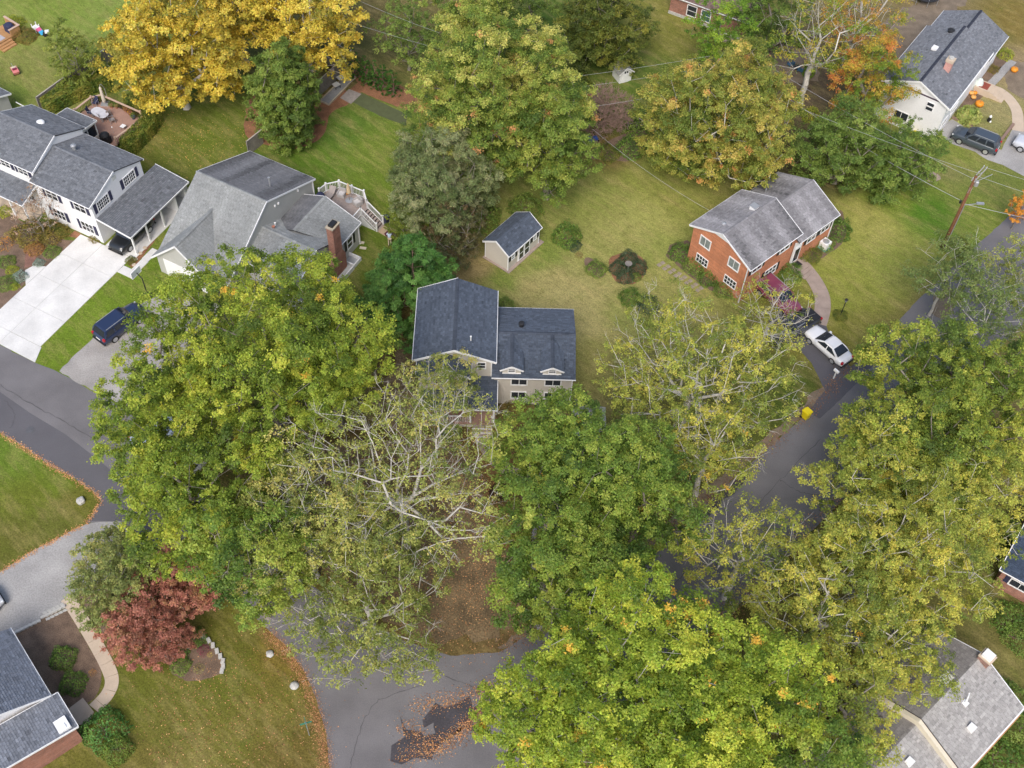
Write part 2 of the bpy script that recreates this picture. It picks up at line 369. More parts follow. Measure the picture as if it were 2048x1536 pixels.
sheet('driveway', [(1884,262),(1892,244),(1904,238),(1985,292),(2003,300),(2012,282),(2025,258),(2030,250),(2130,270),(2130,380),(2048,352),(2006,330),(1975,320),(1950,304),(1905,288),(1886,276)], 0.016, DRIVE_L, jitter=0.03)
sheet('driveway', [(1700,1180),(1760,1180),(1830,1290),(1800,1330),(1730,1330),(1690,1260)], 0.016, ASPH_D, jitter=0.03)
sheet('road_patch', [(1868,590),(1900,572),(1912,588),(1905,622),(1885,640),(1862,625)], 0.014, DIRT, jitter=0.05)

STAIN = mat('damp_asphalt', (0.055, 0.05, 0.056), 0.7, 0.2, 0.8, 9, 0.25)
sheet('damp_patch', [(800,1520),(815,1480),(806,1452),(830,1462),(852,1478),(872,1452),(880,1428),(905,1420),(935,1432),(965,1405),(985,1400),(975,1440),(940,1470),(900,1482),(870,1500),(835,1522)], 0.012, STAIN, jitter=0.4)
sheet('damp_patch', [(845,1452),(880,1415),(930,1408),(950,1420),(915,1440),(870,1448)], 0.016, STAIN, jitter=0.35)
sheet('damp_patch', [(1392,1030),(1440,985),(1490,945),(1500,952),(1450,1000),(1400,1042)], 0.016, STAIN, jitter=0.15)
SEAL = mat('crack_sealant', (0.075, 0.07, 0.073), 0.6, 0.1)
def crack(pts, w0=.032):
    c = smooth_line([at(*q) for q in pts], 10); c = [p + Vector((random.gauss(0, .05), random.gauss(0, .05), 0)) for p in c]; l_, r_ = [], []
    for i, p in enumerate(c):
        d = (c[min(i + 1, len(c) - 1)] - c[max(i - 1, 0)]).normalized(); n_ = Vector((-d.y, d.x, 0)) * w0 * random.uniform(.3, 1); l_.append(p + n_); r_.append(p - n_)
    mb = MB(); V_ = l_ + r_; k = len(c); mb.add([(v.x, v.y, .019) for v in V_], [(i, i + 1, k + i + 1, k + i) for i in range(k - 1)]); mb.build('road_crack', SEAL)['kind'] = 'structure'
for q_ in ([(0,770),(70,812),(140,850),(220,905),(300,985)], [(700,1536),(720,1460),(760,1400),(850,1370)], [(860,1340),(940,1372),(1010,1395)], [(1330,1190),(1400,1110),(1480,1040),(1560,960),(1640,880)], [(1400,1080),(1425,1110),(1440,1150)], [(1560,960),(1600,985),(1640,990)], [(1900,640),(1960,580),(2040,500)], [(230,860),(250,900),(235,940)], [(10,800),(30,830),(20,858)]): crack(q_)

# buff leaf-littered verge strips
sheet('verge', [(1000,1304),(1100,1243),(1270,1128),(1380,1038),(1500,928),(1620,822),(1700,738),(1690,722),(1600,815),(1480,915),(1400,985),(1370,1005),(1260,1112),(1090,1230),(995,1290)], 0.009, DIRT, jitter=0.12)

# ------------------------------------------------------------------ concrete driveway of the white house: one slab per joint
LH = at(*zoomed((0, 200, 5.12), 905, 1105), 5.0); LH.z = 0; LHA = R(-25.8)
drv = empty('concrete_driveway', LH, LHA); drv['kind'] = 'structure'
def slab(parent, x0, x1, y0, y1, z1=0.05, m=CONC, g=0.012, name='slab'):
    return MB().box(x0 + g, x1 - g, y0 + g, y1 - g, -0.05, z1 + random.uniform(-.002, .002)).build(name, m, parent)
rows = [0.1, -2.75, -5.87, -9.2, -12.45, -14.0]
for j in range(5):
    slab(drv, -2.7, 0.02, rows[j + 1], rows[j])
    if j < 4: slab(drv, 0.02, 3.5, rows[j + 1], rows[j])
MB().prism([(0.03, -14.0, -.05), (4.3, -14.05, -.05), (3.62, -12.47, -.05), (0.03, -12.47, -.05)], (0, 0, 0.1)).build('slab', CONC, drv)
MB().prism([(-2.72, -4.8, -.05), (-3.8, -5.3, -.05), (-4.06, -6.15, -.05), (-2.72, -7.5, -.05)], (0, 0, 0.1)).build('slab', CONC, drv)
for y0, y1 in ((0.12, 3.2), (3.2, 6.2), (6.2, 9.0)): slab(drv, 0.3, 3.9, y0, y1)
slab(drv, 3.52, 5.25, -2.0, -1.05); slab(drv, 4.45, 5.25, -1.05, 0.5); slab(drv, 4.4, 5.2, 0.5, 2.1)
MB().prism([(-4.35, -5.9, 0), (-3.75, -5.25, 0), (-4.6, -3.9, 0), (-5.3, -2.4, 0), (-6.3, -2.9, 0), (-5.4, -4.6, 0)], (0, 0, 0.04)).build('brick_path', PAVER, drv)

# ------------------------------------------------------------------ beds, mulch, pads
sheet('mulch_bed', [(-30,395),(40,440),(100,470),(155,485),(130,500),(95,530),(55,560),(45,575),(50,590),(40,605),(0,625),(-40,640)], 0.008, MULCH, jitter=0.06)
sheet('mulch_bed', [(150,462),(205,490),(198,494),(155,476),(135,472)], 0.010, MULCH_R, jitter=0.04)
sheet('mulch_bed', [(250,520),(262,536),(275,528),(318,470),(350,420),(345,412),(322,452),(300,480)], 0.012, MULCH_R, jitter=0.03)
sheet('mulch_bed', [(535,290),(560,300),(600,296),(640,278),(652,258),(655,238),(668,222),(690,212),(700,200),(690,180),(640,190),(560,160),(500,200),(490,270)], 0.008, MULCH_R, smooth=3, jitter=0.06)
sheet('mulch_bed', [(690,190),(715,165),(690,140),(720,130),(800,170),(840,200),(840,228),(800,215),(760,200),(722,184),(705,203)], 0.009, MULCH_R, jitter=0.05)
sheet('mulch_bed', [(1222,545),(1218,520),(1235,508),(1262,504),(1288,520),(1292,542),(1280,560),(1258,569),(1235,564)], 0.008, MULCH_R, smooth=4, jitter=0.03)
sheet('mulch_bed', [(1168,520),(1185,516),(1210,540),(1208,552),(1195,554),(1172,536)], 0.008, MULCH, smooth=3, jitter=0.05)
sheet('mulch_bed', [(1180,305),(1200,290),(1260,262),(1290,262),(1294,285),(1285,308),(1262,322),(1225,322),(1185,318)], 0.008, MULCH, smooth=3, jitter=0.05)
sheet('mulch_bed', [(1332,510),(1340,490),(1375,480),(1450,560),(1500,590),(1480,600),(1420,580),(1375,550)], 0.008, MULCH, jitter=0.05)
sheet('mulch_bed', [(1600,505),(1650,460),(1680,420),(1692,450),(1688,480),(1670,500),(1640,518),(1622,525)], 0.008, MULCH, smooth=3, jitter=0.05)
sheet('mulch_bed', [(0,1275),(60,1243),(100,1225),(135,1222),(165,1270),(200,1330),(205,1365),(190,1395),(165,1412),(130,1425),(60,1330),(20,1285),(-20,1300)], 0.008, MULCH, jitter=0.05)
sheet('mulch_bed', [(335,1325),(330,1290),(350,1270),(390,1265),(420,1290),(445,1320),(448,1340),(430,1352),(395,1362),(365,1358),(345,1345)], 0.008, MULCH, smooth=4, jitter=0.04)
sheet('mulch_bed', [(158,1195),(190,1240),(215,1280),(222,1300),(240,1260),(260,1210),(200,1180)], 0.008, MULCH, jitter=0.05)
sheet('mulch_bed', [(1915,222),(1935,190),(1960,150),(1985,110),(2010,108),(2025,130),(2012,150),(1985,172),(1970,190),(1955,200),(1935,214)], 0.008, MULCH, jitter=0.06)
sheet('soil_patch', [(1520,120),(1560,90),(1600,70),(1640,100),(1640,150),(1610,170),(1570,165),(1530,145)], 0.008, DIRT, jitter=0.2)
sheet('soil_patch', [(1730,70),(1800,20),(1900,-20),(1960,-30),(1900,40),(1850,90),(1790,140),(1740,170)], 0.008, DIRT, jitter=0.2)
sheet('soil_patch', [(2000,140),(2030,120),(2090,130),(2090,190),(2050,200),(2020,180)], 0.008, DIRT, jitter=0.15)
sheet('stump_patch', [(1846,350),(1862,342),(1878,350),(1880,360),(1862,364),(1848,358)], 0.010, mat('wood_chips', (0.36, 0.28, 0.22), 0.95, 0.2, 2, 12, 0.3), smooth=3, jitter=0.08)
sheet('leaf_carpet', [(975,1285),(1050,1240),(1040,1180),(1010,1100),(960,960),(930,900),(880,880),(700,880),(640,900),(560,960),(560,1060),(650,1150),(760,1230),(880,1290)], 0.005, mat('oak_litter', (0.155, 0.11, 0.058), 0.95, 0.35, 0.6, 7, 0.4, bump=0.5, bscale=14), jitter=0.3)
sheet('leaf_carpet', [(785,735),(800,690),(825,650),(835,640),(832,760),(840,850),(780,860),(740,800)], 0.005, MATS['oak_litter'], jitter=0.2)
sheet('turf_pad', [(706,205),(722,186),(815,229),(812,252),(760,232)], 0.010, mat('artificial_turf', (0.085, 0.10, 0.045), 0.95, 0.1, 2, 20, 0.1), jitter=0.02)
sheet('paver_pad', [(680,196),(698,178),(723,188),(702,208)], 0.014, mat('grey_pavers', (0.27, 0.24, 0.22), 0.9, 0.15, 3, 12, 0.15))
sheet('landing_pad', [(753,462),(763,450),(792,460),(780,478)], 0.03, mat('tan_landing', (0.42, 0.31, 0.2), 0.9, 0.1, 3, 12, 0.1), thick=0.03)

# curved walks, cut into slabs
def walk(name, mid, wid, m, seg=1.0, z=0.04, kind='structure'):
    root = empty(name, at(*mid[0])); root['kind'] = kind; o0 = root.location
    c = smooth_line([at(*p) for p in mid], 12); c = [Vector((p.x - o0.x, p.y - o0.y, 0)) for p in c]
    acc = 0; cur = [c[0]]; pieces = []
    for a, b in zip(c, c[1:]):
        acc += (b - a).length; cur.append(b)
        if acc >= seg: pieces.append(cur); cur = [b]; acc = 0
    if len(cur) > 1: pieces.append(cur)
    def side(p, q): d = (q - p).normalized(); return Vector((-d.y, d.x, 0))
    for pc in pieces:
        l, r_ = [], []
        for i, p in enumerate(pc):
            s = side(pc[max(i - 1, 0)], pc[min(i + 1, len(pc) - 1)]) * wid / 2
            q = p
            if i == 0: q = p + (pc[1] - p).normalized() * 0.012
            if i == len(pc) - 1: q = p - (p - pc[-2]).normalized() * 0.012
            l.append(q + s); r_.append(q - s)
        MB().prism([(v.x, v.y, -0.03) for v in l + r_[::-1]], (0, 0, z + 0.03)).build('slab', m, root)
    return root
walk('front_walk', [(1588,516),(1606,532),(1628,560),(1643,590),(1645,618),(1637,648)], 1.5, CONC_P, 2.2)
walk('garden_walk', [(134,1195),(160,1235),(190,1285),(214,1330),(224,1362),(214,1390),(188,1418)], 1.0, CONC_T, 1.05)
walk('front_walk', [(1978,175),(2000,183),(2020,200),(2034,225),(2036,262)], 1.25, CONC_T, 1.6)
walk('side_walk', [(1966,182),(1990,160),(2008,140),(2026,122)], 0.9, DRIVE_L, 1.6)
walk('entry_path', [(966,866),(968,885),(978,905),(1000,930),(1040,950)], 1.1, CONC_P, 1.6)
root = empty('entry_pad', at(160, 1430)); root['kind'] = 'structure'
q = [at(*p) - root.location for p in ((137,1418),(166,1396),(188,1424),(178,1448),(155,1450))]
MB().prism([(v.x, v.y, -0.02) for v in q], (0, 0, 0.07)).build('slab', CONC_T, root)

# stepping stones beside the brick house, two by two
root = empty('stepping_path', at(1330, 530)); root['kind'] = 'structure'
for i in range(8):
    px, py = 1322 + i * 11.0, 528 + i * 7.2
    for s in (-0.24, 0.24):
        p = at(px, py) - root.location; d = Vector((0.75, 0.66, 0)).normalized() * s
        a = R(43.8 + random.uniform(-8, 8))
        t = MB().box(-0.19, 0.19, -0.19, 0.19, 0, 0.025 + random.uniform(0, .01)).build('stone', mat('worn_paver', (.30, .25, .20), .9, .2), root)
        t.location = p + d; t.rotation_euler = (0, 0, a)

# ------------------------------------------------------------------ house building kit (local frame of each house)
def roof_plane(parent, poly, c, expo=0.19, tabw=0.32, streak=0.0, thick=0.09, edges=(), fm=None, name='roof', vary=0.12):
    """poly: convex, poly[0]->poly[1] runs along the eave. A slab with a shingled skin."""
    P = [Vector(p) for p in poly]
    U = (P[1] - P[0]).normalized(); N = U.cross(P[2] - P[0]).normalized()
    if N.z < 0: N = -N
    Vv = N.cross(U)
    if Vv.z < 0: Vv = -Vv
    slab_ = MB().prism([p - N * thick for p in P], N * (thick - 0.012)).build(name, ROOFDECK, parent)
    uv = [((p - P[0]).dot(U), (p - P[0]).dot(Vv)) for p in P]
    vmax = max(v for _, v in uv); n = max(1, round(vmax / expo)); e = vmax / n
    def span(v):
        xs_ = []
        for (u0, v0), (u1, v1) in zip(uv, uv[1:] + uv[:1]):
            if abs(v1 - v0) < 1e-6:
                if abs(v - v0) < 1e-4: xs_ += [u0, u1]
            elif min(v0, v1) - 1e-6 <= v <= max(v0, v1) + 1e-6: xs_.append(u0 + (u1 - u0) * (v - v0) / (v1 - v0))
        return (min(xs_), max(xs_)) if xs_ else (0, 0)
    umin, umax = min(u for u, _ in uv), max(u for u, _ in uv)
    st = np.convolve(rng.normal(0, 1, int((umax - umin) / 0.15) + 24), np.ones(5) / 5, 'same') * streak
    V, Cc = [], []
    lo = P[0]
    for i in range(n):
        v0, v1 = i * e, (i + 1) * e
        a0, b0 = span(v0 + 1e-4); a1, b1 = span(v1 - 1e-4)
        off = random.random() * tabw; k0 = math.floor((min(a0, a1) - off) / tabw); k1 = math.ceil((max(b0, b1) - off) / tabw)
        rowf = 1 + random.gauss(0, 0.03)
        for k in range(k0, k1):
            u0, u1 = off + k * tabw, off + (k + 1) * tabw - 0.012
            lu0, lu1 = max(u0, a0), min(u1, b0); tu0, tu1 = max(u0, a1), min(u1, b1)
            if lu1 - lu0 < 0.01 and tu1 - tu0 < 0.01: continue
            lu1 = max(lu1, lu0); tu1 = max(tu1, tu0)
            if lu1 <= lu0: lu0 = lu1 = min(max((u0 + u1) / 2, a0), b0)
            if tu1 <= tu0: tu0 = tu1 = min(max((u0 + u1) / 2, a1), b1)
            t = 0.032 + random.random() * 0.02
            A = lo + U * lu0 + Vv * v0; B = lo + U * lu1 + Vv * v0; Cq = lo + U * tu1 + Vv * v1; D = lo + U * tu0 + Vv * v1
            f = max(0.4, rowf * (1 + random.gauss(0, vary) + st[min(len(st) - 1, int(((u0 + u1) / 2 - umin) / 0.15) + 10)] * (0.6 + 0.4 * (1 - v0 / vmax))))
            V += [A + N * t, B + N * t, Cq + N * 0.004, D + N * 0.004, A - N * 0.015, B - N * 0.015, B + N * t, A + N * t]
            Cc += [(c[0] * f, c[1] * f, c[2] * f)] * 8
    if V:
        me = fast_mesh('shingles', np.array([tuple(x) for x in V]), 4, np.array(Cc), SHINGLE)
        link('shingles', me, slab_, 'stuff')
    for ed in edges:
        a, b = P[ed], P[(ed + 1) % len(P)]; mid = sum(P, Vector()) / len(P)
        outw = (b - a).cross(N).normalized()
        if outw.dot((a + b) / 2 - mid) < 0: outw = -outw
        d = (b - a).normalized() * 0.03
        MB().beam(a - d + outw * 0.03 - N * 0.05, b + d + outw * 0.03 - N * 0.05, 0.06, 0.17, up=N).build('fascia', fm or WHITE, parent)
    return slab_

def ridge_cap(parent, p, q, c, w_=0.32, n1=None):
    p, q = Vector(p), Vector(q); L = (q - p).length; n = max(2, int(L / 0.3)); d = (q - p).normalized(); s = d.cross(Vector((0, 0, 1))).normalized()
    V, Cc = [], []
    for i in range(n):
        a, b = p + d * (L * i / n), p + d * (L * (i + 1) / n); f = 1 + random.gauss(0, .08)
        for sg in (-1, 1):
            e = s * sg * w_ / 2 + Vector((0, 0, -w_ * 0.16))
            up1, up0 = Vector((0, 0, .065)), Vector((0, 0, .045))
            V += [a + up1, b + up0, b + e + up0, a + e + up1]; Cc += [(c[0] * f, c[1] * f, c[2] * f)] * 4
    link('ridge_cap', fast_mesh('ridge_cap', np.array([tuple(x) for x in V]), 4, np.array(Cc), SHINGLE), parent)

def gable(parent, x0, x1, y0, y1, ze, zr, axis, wm, c, ins=(0.2, 0.4), z0=0.0, streak=0.0, walls=True, edges=(0, 1, 3), cap=True, fm=None, capc=None, ridge=None, vary=0.12, wallz=None):
    g = dict(vary=vary, streak=streak, fm=fm)
    if axis == 'x':
        ym = (y0 + y1) / 2 if ridge is None else ridge
        roof_plane(parent, [(x0, y0, ze), (x1, y0, ze), (x1, ym, zr), (x0, ym, zr)], c, edges=edges, **g)
        roof_plane(parent, [(x1, y1, ze), (x0, y1, ze), (x0, ym, zr), (x1, ym, zr)], c, edges=edges, **g)
        if cap: ridge_cap(parent, (x0, ym, zr), (x1, ym, zr), capc or c)
        if walls:
            i = ins[1]; f1 = i / (ym - y0) * (zr - ze); f2 = i / (y1 - ym) * (zr - ze); dz = -0.12
            pts = [(x0 + ins[0], y0 + i, z0), (x0 + ins[0], y1 - i, z0), (x0 + ins[0], y1 - i, ze + f2 + dz), (x0 + ins[0], ym, zr + dz), (x0 + ins[0], y0 + i, ze + f1 + dz)]
            MB().prism(pts, (x1 - x0 - 2 * ins[0], 0, 0)).build('wall', wm, parent)
    else:
        xm = (x0 + x1) / 2 if ridge is None else ridge
        roof_plane(parent, [(x0, y1, ze), (x0, y0, ze), (xm, y0, zr), (xm, y1, zr)], c, edges=edges, **g)
        roof_plane(parent, [(x1, y0, ze), (x1, y1, ze), (xm, y1, zr), (xm, y0, zr)], c, edges=edges, **g)
        if cap: ridge_cap(parent, (xm, y0, zr), (xm, y1, zr), capc or c)
        if walls:
            i = ins[0]; f1 = i / (xm - x0) * (zr - ze); f2 = i / (x1 - xm) * (zr - ze); dz = -0.12
            pts = [(x0 + i, y0 + ins[1], z0), (x1 - i, y0 + ins[1], z0), (x1 - i, y0 + ins[1], ze + f2 + dz), (xm, y0 + ins[1], zr + dz), (x0 + i, y0 + ins[1], ze + f1 + dz)]
            MB().prism(pts, (0, y1 - y0 - 2 * ins[1], 0)).build('wall', wm, parent)

def face_map(n, pos):
    if n == '-y': return lambda u, d, z: (u, pos - d, z)
    if n == '+y': return lambda u, d, z: (u, pos + d, z)
    if n == '-x': return lambda u, d, z: (pos - d, u, z)
    return lambda u, d, z: (pos + d, u, z)

def fbox(mb, M_, u0, u1, d0, d1, z0, z1):
    a, b = M_(u0, d0, z0), M_(u1, d1, z1)
    return mb.box(min(a[0], b[0]), max(a[0], b[0]), min(a[1], b[1]), max(a[1], b[1]), min(a[2], b[2]), max(a[2], b[2]))

def win(parent, n, pos, u, z, w_, h, cols=2, rows=2, sh=None, fr=0.09, glass=None, fm=None, name='window'):
    """window standing a little proud of the wall: frame, single panes, optional shutters"""
    M_ = face_map(n, pos); mb = MB()
    fbox(mb, M_, u - w_ / 2 - fr, u + w_ / 2 + fr, 0.004, 0.07, z - h / 2 - fr, z - h / 2)
    fbox(mb, M_, u - w_ / 2 - fr, u + w_ / 2 + fr, 0.004, 0.07, z + h / 2, z + h / 2 + fr)
    fbox(mb, M_, u - w_ / 2 - fr, u - w_ / 2, 0.004, 0.07, z - h / 2, z + h / 2)
    fbox(mb, M_, u + w_ / 2, u + w_ / 2 + fr, 0.004, 0.07, z - h / 2, z + h / 2)
    for k in range(1, cols): fbox(mb, M_, u - w_ / 2 + w_ * k / cols - 0.025, u - w_ / 2 + w_ * k / cols + 0.025, 0.004, 0.06, z - h / 2, z + h / 2)
    for k in range(1, rows): fbox(mb, M_, u - w_ / 2, u + w_ / 2, 0.004, 0.055, z - h / 2 + h * k / rows - 0.02, z - h / 2 + h * k / rows + 0.02)
    o = mb.build(name, fm or WHITE, parent)
    for a in range(cols):
        for b in range(rows):
            pm = MB(); fbox(pm, M_, u - w_ / 2 + w_ * a / cols + .02, u - w_ / 2 + w_ * (a + 1) / cols - .02, 0.006, 0.025, z - h / 2 + h * b / rows + .02, z - h / 2 + h * (b + 1) / rows - .02)
            pm.build('pane', glass or GLASS, o)
    if sh:
        for sg in (-1, 1):
            sm = MB(); c = u + sg * (w_ / 2 + fr + 0.2); fbox(sm, M_, c - 0.19, c + 0.19, 0.004, 0.03, z - h / 2 - .05, z + h / 2 + .05)
            fbox(sm, M_, c - 0.14, c + 0.14, 0.03, 0.045, z - h / 2 + .03, z - .04); fbox(sm, M_, c - 0.14, c + 0.14, 0.03, 0.045, z + .04, z + h / 2 - .03)
            sm.build('shutter', sh, parent)
    return o

def door(parent, n, pos, u, z0, w_, h, m, panes=0):
    M_ = face_map(n, pos); mb = MB()
    fbox(mb, M_, u - w_ / 2 - .1, u + w_ / 2 + .1, 0.004, 0.05, z0, z0 + h + .1); fr = mb.build('door_frame', WHITE, parent)
    d = MB(); fbox(d, M_, u - w_ / 2, u + w_ / 2, 0.05, 0.075, z0 + .02, z0 + h); d = d.build('door', m, parent)
    hd = MB(); fbox(hd, M_, u + w_ / 2 - .12, u + w_ / 2 - .07, 0.075, 0.12, z0 + 1.0, z0 + 1.06); hd.build('handle', GALV, d)
    for k in range(panes):
        p = MB(); zz = z0 + 0.2 + (h - .3) * k / panes; fbox(p, M_, u - w_ / 2 + .1, u + w_ / 2 - .1, 0.076, 0.085, zz, zz + (h - .3) / panes - .12); p.build('pane', GLASS, d)

def part(name, m, parent, *boxes, smooth=False):
    mb = MB()
    for b in boxes: mb.box(*b)
    return mb.build(name, m, parent)

def vent(parent, p, m=GALV, h=0.35, r_=0.06, name='vent_pipe'):
    return MB().lathe([(r_, -0.3), (r_, h), (r_ * 1.5, h), (r_ * 1.5, h + .04)], 8, p).build(name, m, parent)

def house(name, origin, oz, ang, label, cat='house'):
    o = at(*origin, oz); o.z = 0
    return empty(name, o, R(ang), label, cat)

z1 = (1360, 330, 5.69); z2 = (800, 540, 4.654); z3 = (0, 200, 5.12); z4 = (290, 290, 4.096); z5 = (1740, 10, 5.69); z7 = (940, 410, 10.24); z8 = (1640, 1270, 5.02)

# ------------------------------------------------------------------ central house
SLATE = (0.082, 0.1, 0.132); SLATE_D = (0.064, 0.076, 0.1)
h = house('house', zoomed(z2, 893, 1005), 4.2, 1.8, 'tan house with slate blue gable roofs and two dormers, in the centre')
gable(h, -7.04, -0.03, 0.45, 8.45, 5.75, 7.25, 'y', SIDING_T, SLATE, ins=(0.35, 0.3), edges=(0, 3), capc=SLATE_D)
for sg in (-1, 1):
    MB().beam((-3.535, 0.43, 7.17), (-3.535 + sg * 3.55, 0.43, 5.66), 0.05, 0.22).build('rake_board', WHITE, h)
gable(h, -0.36, 6.78, 0.0, 7.86, 4.2, 5.55, 'x', SIDING_T, SLATE, ins=(0.2, 0.4), edges=(0,), capc=SLATE_D)
for xc in (1.32, 4.76):
    roof_plane(h, [(xc - .97, 2.25, 5.0), (xc - .97, .2, 5.0), (xc, .2, 5.56), (xc, 3.85, 5.56)], SLATE, edges=(), name='dormer_roof')
    roof_plane(h, [(xc + .97, .2, 5.0), (xc + .97, 2.25, 5.0), (xc, 3.85, 5.56), (xc, .2, 5.56)], SLATE, edges=(), name='dormer_roof')
    ridge_cap(h, (xc, .2, 5.57), (xc, 3.8, 5.57), SLATE_D)
    MB().prism([(xc - .78, .42, 4.25), (xc + .78, .42, 4.25), (xc + .78, .42, 5.03), (xc, .42, 5.46), (xc - .78, .42, 5.03)], (0, 2.2, 0)).build('dormer_wall', SIDING_T, h)
    for sg in (-1, 1): MB().beam((xc, .19, 5.5), (xc + sg * 1.0, .19, 4.93), 0.05, 0.15).build('rake_board', WHITE, h)
    part('trim', WHITE, h, (xc - .8, xc + .8, .36, .415, 4.33, 4.42))
    win(h, '-y', .42, xc, 4.78, 0.55, 0.42, 1, 2, fr=0.06)
# projecting front bay with its own lower gable
gable(h, -6.7, -2.1, -0.9, 4.0, 5.2, 6.55, 'y', SIDING_T, SLATE, ins=(0.3, 0.3), edges=(0, 2, 3), capc=SLATE_D)
win(h, '-y', 0.75, -1.25, 4.95, 0.62, 0.75, 1, 2)
win(h, '-y', -0.6, -4.4, 4.6, 1.4, 1.1, 2, 2)
win(h, '-y', -0.6, -4.4, 1.9, 1.6, 1.2, 2, 2)
for u in (2.0, 4.9):
    win(h, '-y', 0.4, u, 3.35, 1.3, 1.0, 2, 1)
    win(h, '-y', 0.4, u, 1.35, 1.2, 0.85, 2, 1)
part('corner_board', WHITE, h, (6.5, 6.6, 0.38, 0.48, 0, 4.2)); part('corner_board', WHITE, h, (-0.46, -0.36, 0.73, 0.8, 3, 5.8))
# porch: sloping roof, beam, posts, floor, rail, steps
roof_plane(h, [(-6.4, -2.35, 2.75), (0.15, -2.35, 2.75), (0.15, 0.76, 3.45), (-6.4, 0.76, 3.45)], SLATE, edges=(0, 1, 3), name='porch_roof')
part('porch_beam', WHITE, h, (-6.2, 0.0, -2.2, -2.0, 2.45, 2.66))
for x in (-6.1, -4.1, -2.1, -0.1): part('post', WHITE, h, (x - .08, x + .08, -2.18, -2.02, 0.6, 2.45))
part('porch_floor', DECK_R, h, (-6.3, 0.1, -2.3, 0.7, 0.5, 0.6)); part('porch_base', SIDING_T, h, (-6.2, 0.0, -2.2, 0.6, 0, 0.5))
for k in range(3): part('step', CONC_P, h, (-1.9, -0.2, -2.65 - .32 * k, -2.3 - .32 * k, 0, 0.46 - .15 * k)); part('step_edge', WHITE, h, (-1.95, -0.15, -2.69 - .32 * k, -2.653 - .32 * k, 0.36 - .15 * k, 0.47 - .15 * k))
for (a, b) in ((-6.1, -2.1), (-0.35, -0.1)):
    rl = part('rail', WHITE, h, (a, b, -2.16, -2.08, 1.42, 1.5))
    for k in range(int((b - a) / 0.14)): part('baluster', WHITE, rl, (a + .07 + k * .14, a + .1 + k * .14, -2.13, -2.1, 0.6, 1.42))
MB().lathe([(0.2, -0.3), (0.2, .45), (.26, .45), (.26, .55), (0.12, .6)], 10, (2.1, 4.9, 5.15)).build('roof_vent', BLACKM, h)
vent(h, (-2.2, 2.0, 6.7), WHITE, 0.5, 0.055)

# ------------------------------------------------------------------ garden shed
s = house('garden_shed', zoomed(z7, 815, 1050), 2.2, 53.4, 'tan garden shed with blue-grey roof, white double door and dark shutters', 'shed')
gable(s, -0.12, 4.95, 0.0, 3.22, 2.2, 3.25, 'x', SIDING_T, SLATE, ins=(0.14, 0.2), edges=(0, 1, 3), cap=True, capc=SLATE)
part('slab', CONC_P, s, (-.2, 5.3, -0.12, 3.15, -0.05, 0.08))
part('corner_board', WHITE, s, (0.0, 0.09, 0.17, 0.26, 0.08, 2.2)); part('corner_board', WHITE, s, (4.74, 4.83, 0.17, 0.26, 0.08, 2.2)); part('corner_board', WHITE, s, (0.0, 0.09, 2.96, 3.05, 0.08, 2.2))
part('eave_board', WHITE, s, (0.0, 4.83, 0.16, 0.2, 1.98, 2.16))
for u in (2.0, 2.85): door(s, '-y', 0.2, u, 0.1, 0.8, 1.85, WHITE, 2)
for u in (0.75, 4.1): win(s, '-y', 0.2, u, 1.4, 0.45, 0.55, 1, 2, sh=BLACKM, glass=GLASS_L, fr=.05)

# ------------------------------------------------------------------ brick split-level house
GREYR = (0.25, 0.243, 0.252)
b = house('brick_house', zoomed(z1, 805, 1205), 4.8, 43.8, 'orange brick split-level house with weathered grey shingle roof')
gable(b, 0.0, 7.38, 0.0, 7.65, 4.8, 6.55, 'x', BRICK, GREYR, ins=(0.18, 0.4), edges=(0, 1, 3), streak=0.5, vary=0.08)
gable(b, 7.3, 13.3, -0.1, 7.7, 3.6, 5.35, 'x', BRICK, GREYR, ins=(0.18, 0.4), edges=(0, 1), streak=0.5, vary=0.08)
# white gable infill panel at the top of the end wall
MB().prism([(0.178, 2.6, 5.78), (0.178, 5.05, 5.78), (0.178, 3.83, 6.38)], (-0.03, 0, 0)).build('gable_panel', WHITE, b)
for u in (2.0, 5.6):
    win(b, '-x', 0.18, u, 3.9, 1.15, 1.05, 2, 1, fr=.1, glass=GLASS_L)
    win(b, '-x', 0.18, u - .1, 1.55, 1.35, 0.9, 4, 2, fr=.07)
for u in (1.6, 5.6):
    win(b, '-y', 0.4, u, 3.9, 1.3, 1.0, 2, 2, sh=BLACKM)
for u in (4.2,): win(b, '-y', 0.4, u, 1.5, 1.6, 1.0, 3, 2, sh=BLACKM)
for u in (9.9, 12.0): win(b, '-y', 0.3, u, 2.5, 1.2, 1.1, 2, 2, sh=BLACKM)
part('entry_trim', WHITE, b, (7.35, 8.35, 0.28, 0.4, 0.2, 3.2)); door(b, '-y', 0.27, 7.85, 0.45, 0.9, 2.05, WHITE, 1)
part('stoop', CONC_P, b, (7.2, 8.6, -1.1, 0.3, 0, 0.4)); part('door_mat', BLACKM, b, (7.45, 8.3, -0.55, 0.1, 0.4, 0.415)); part('step', CONC_P, b, (7.2, 8.6, -1.45, -1.1, 0, 0.26)); part('step', CONC_P, b, (7.2, 8.6, -1.8, -1.45, 0, 0.13))
part('downspout', WHITE, b, (0.02, 0.1, 0.32, 0.4, 0, 4.75)); part('downspout', WHITE, b, (13.05, 13.13, 0.2, 0.28, 0, 3.6))
MB().box(-.3, .3, -.3, .3, -.4, .28).build('roof_hatch', WHITE, b).location = (4.9, 4.35, 6.4)
part('hatch_lid', GALV, b, (4.56, 5.24, 4.01, 4.69, 6.69, 6.74))
MB().lathe([(0.16, -0.2), (0.16, .12), (.22, .14), (.05, .22)], 8, (1.4, 4.9, 6.1)).build('roof_vent', GALV, b)
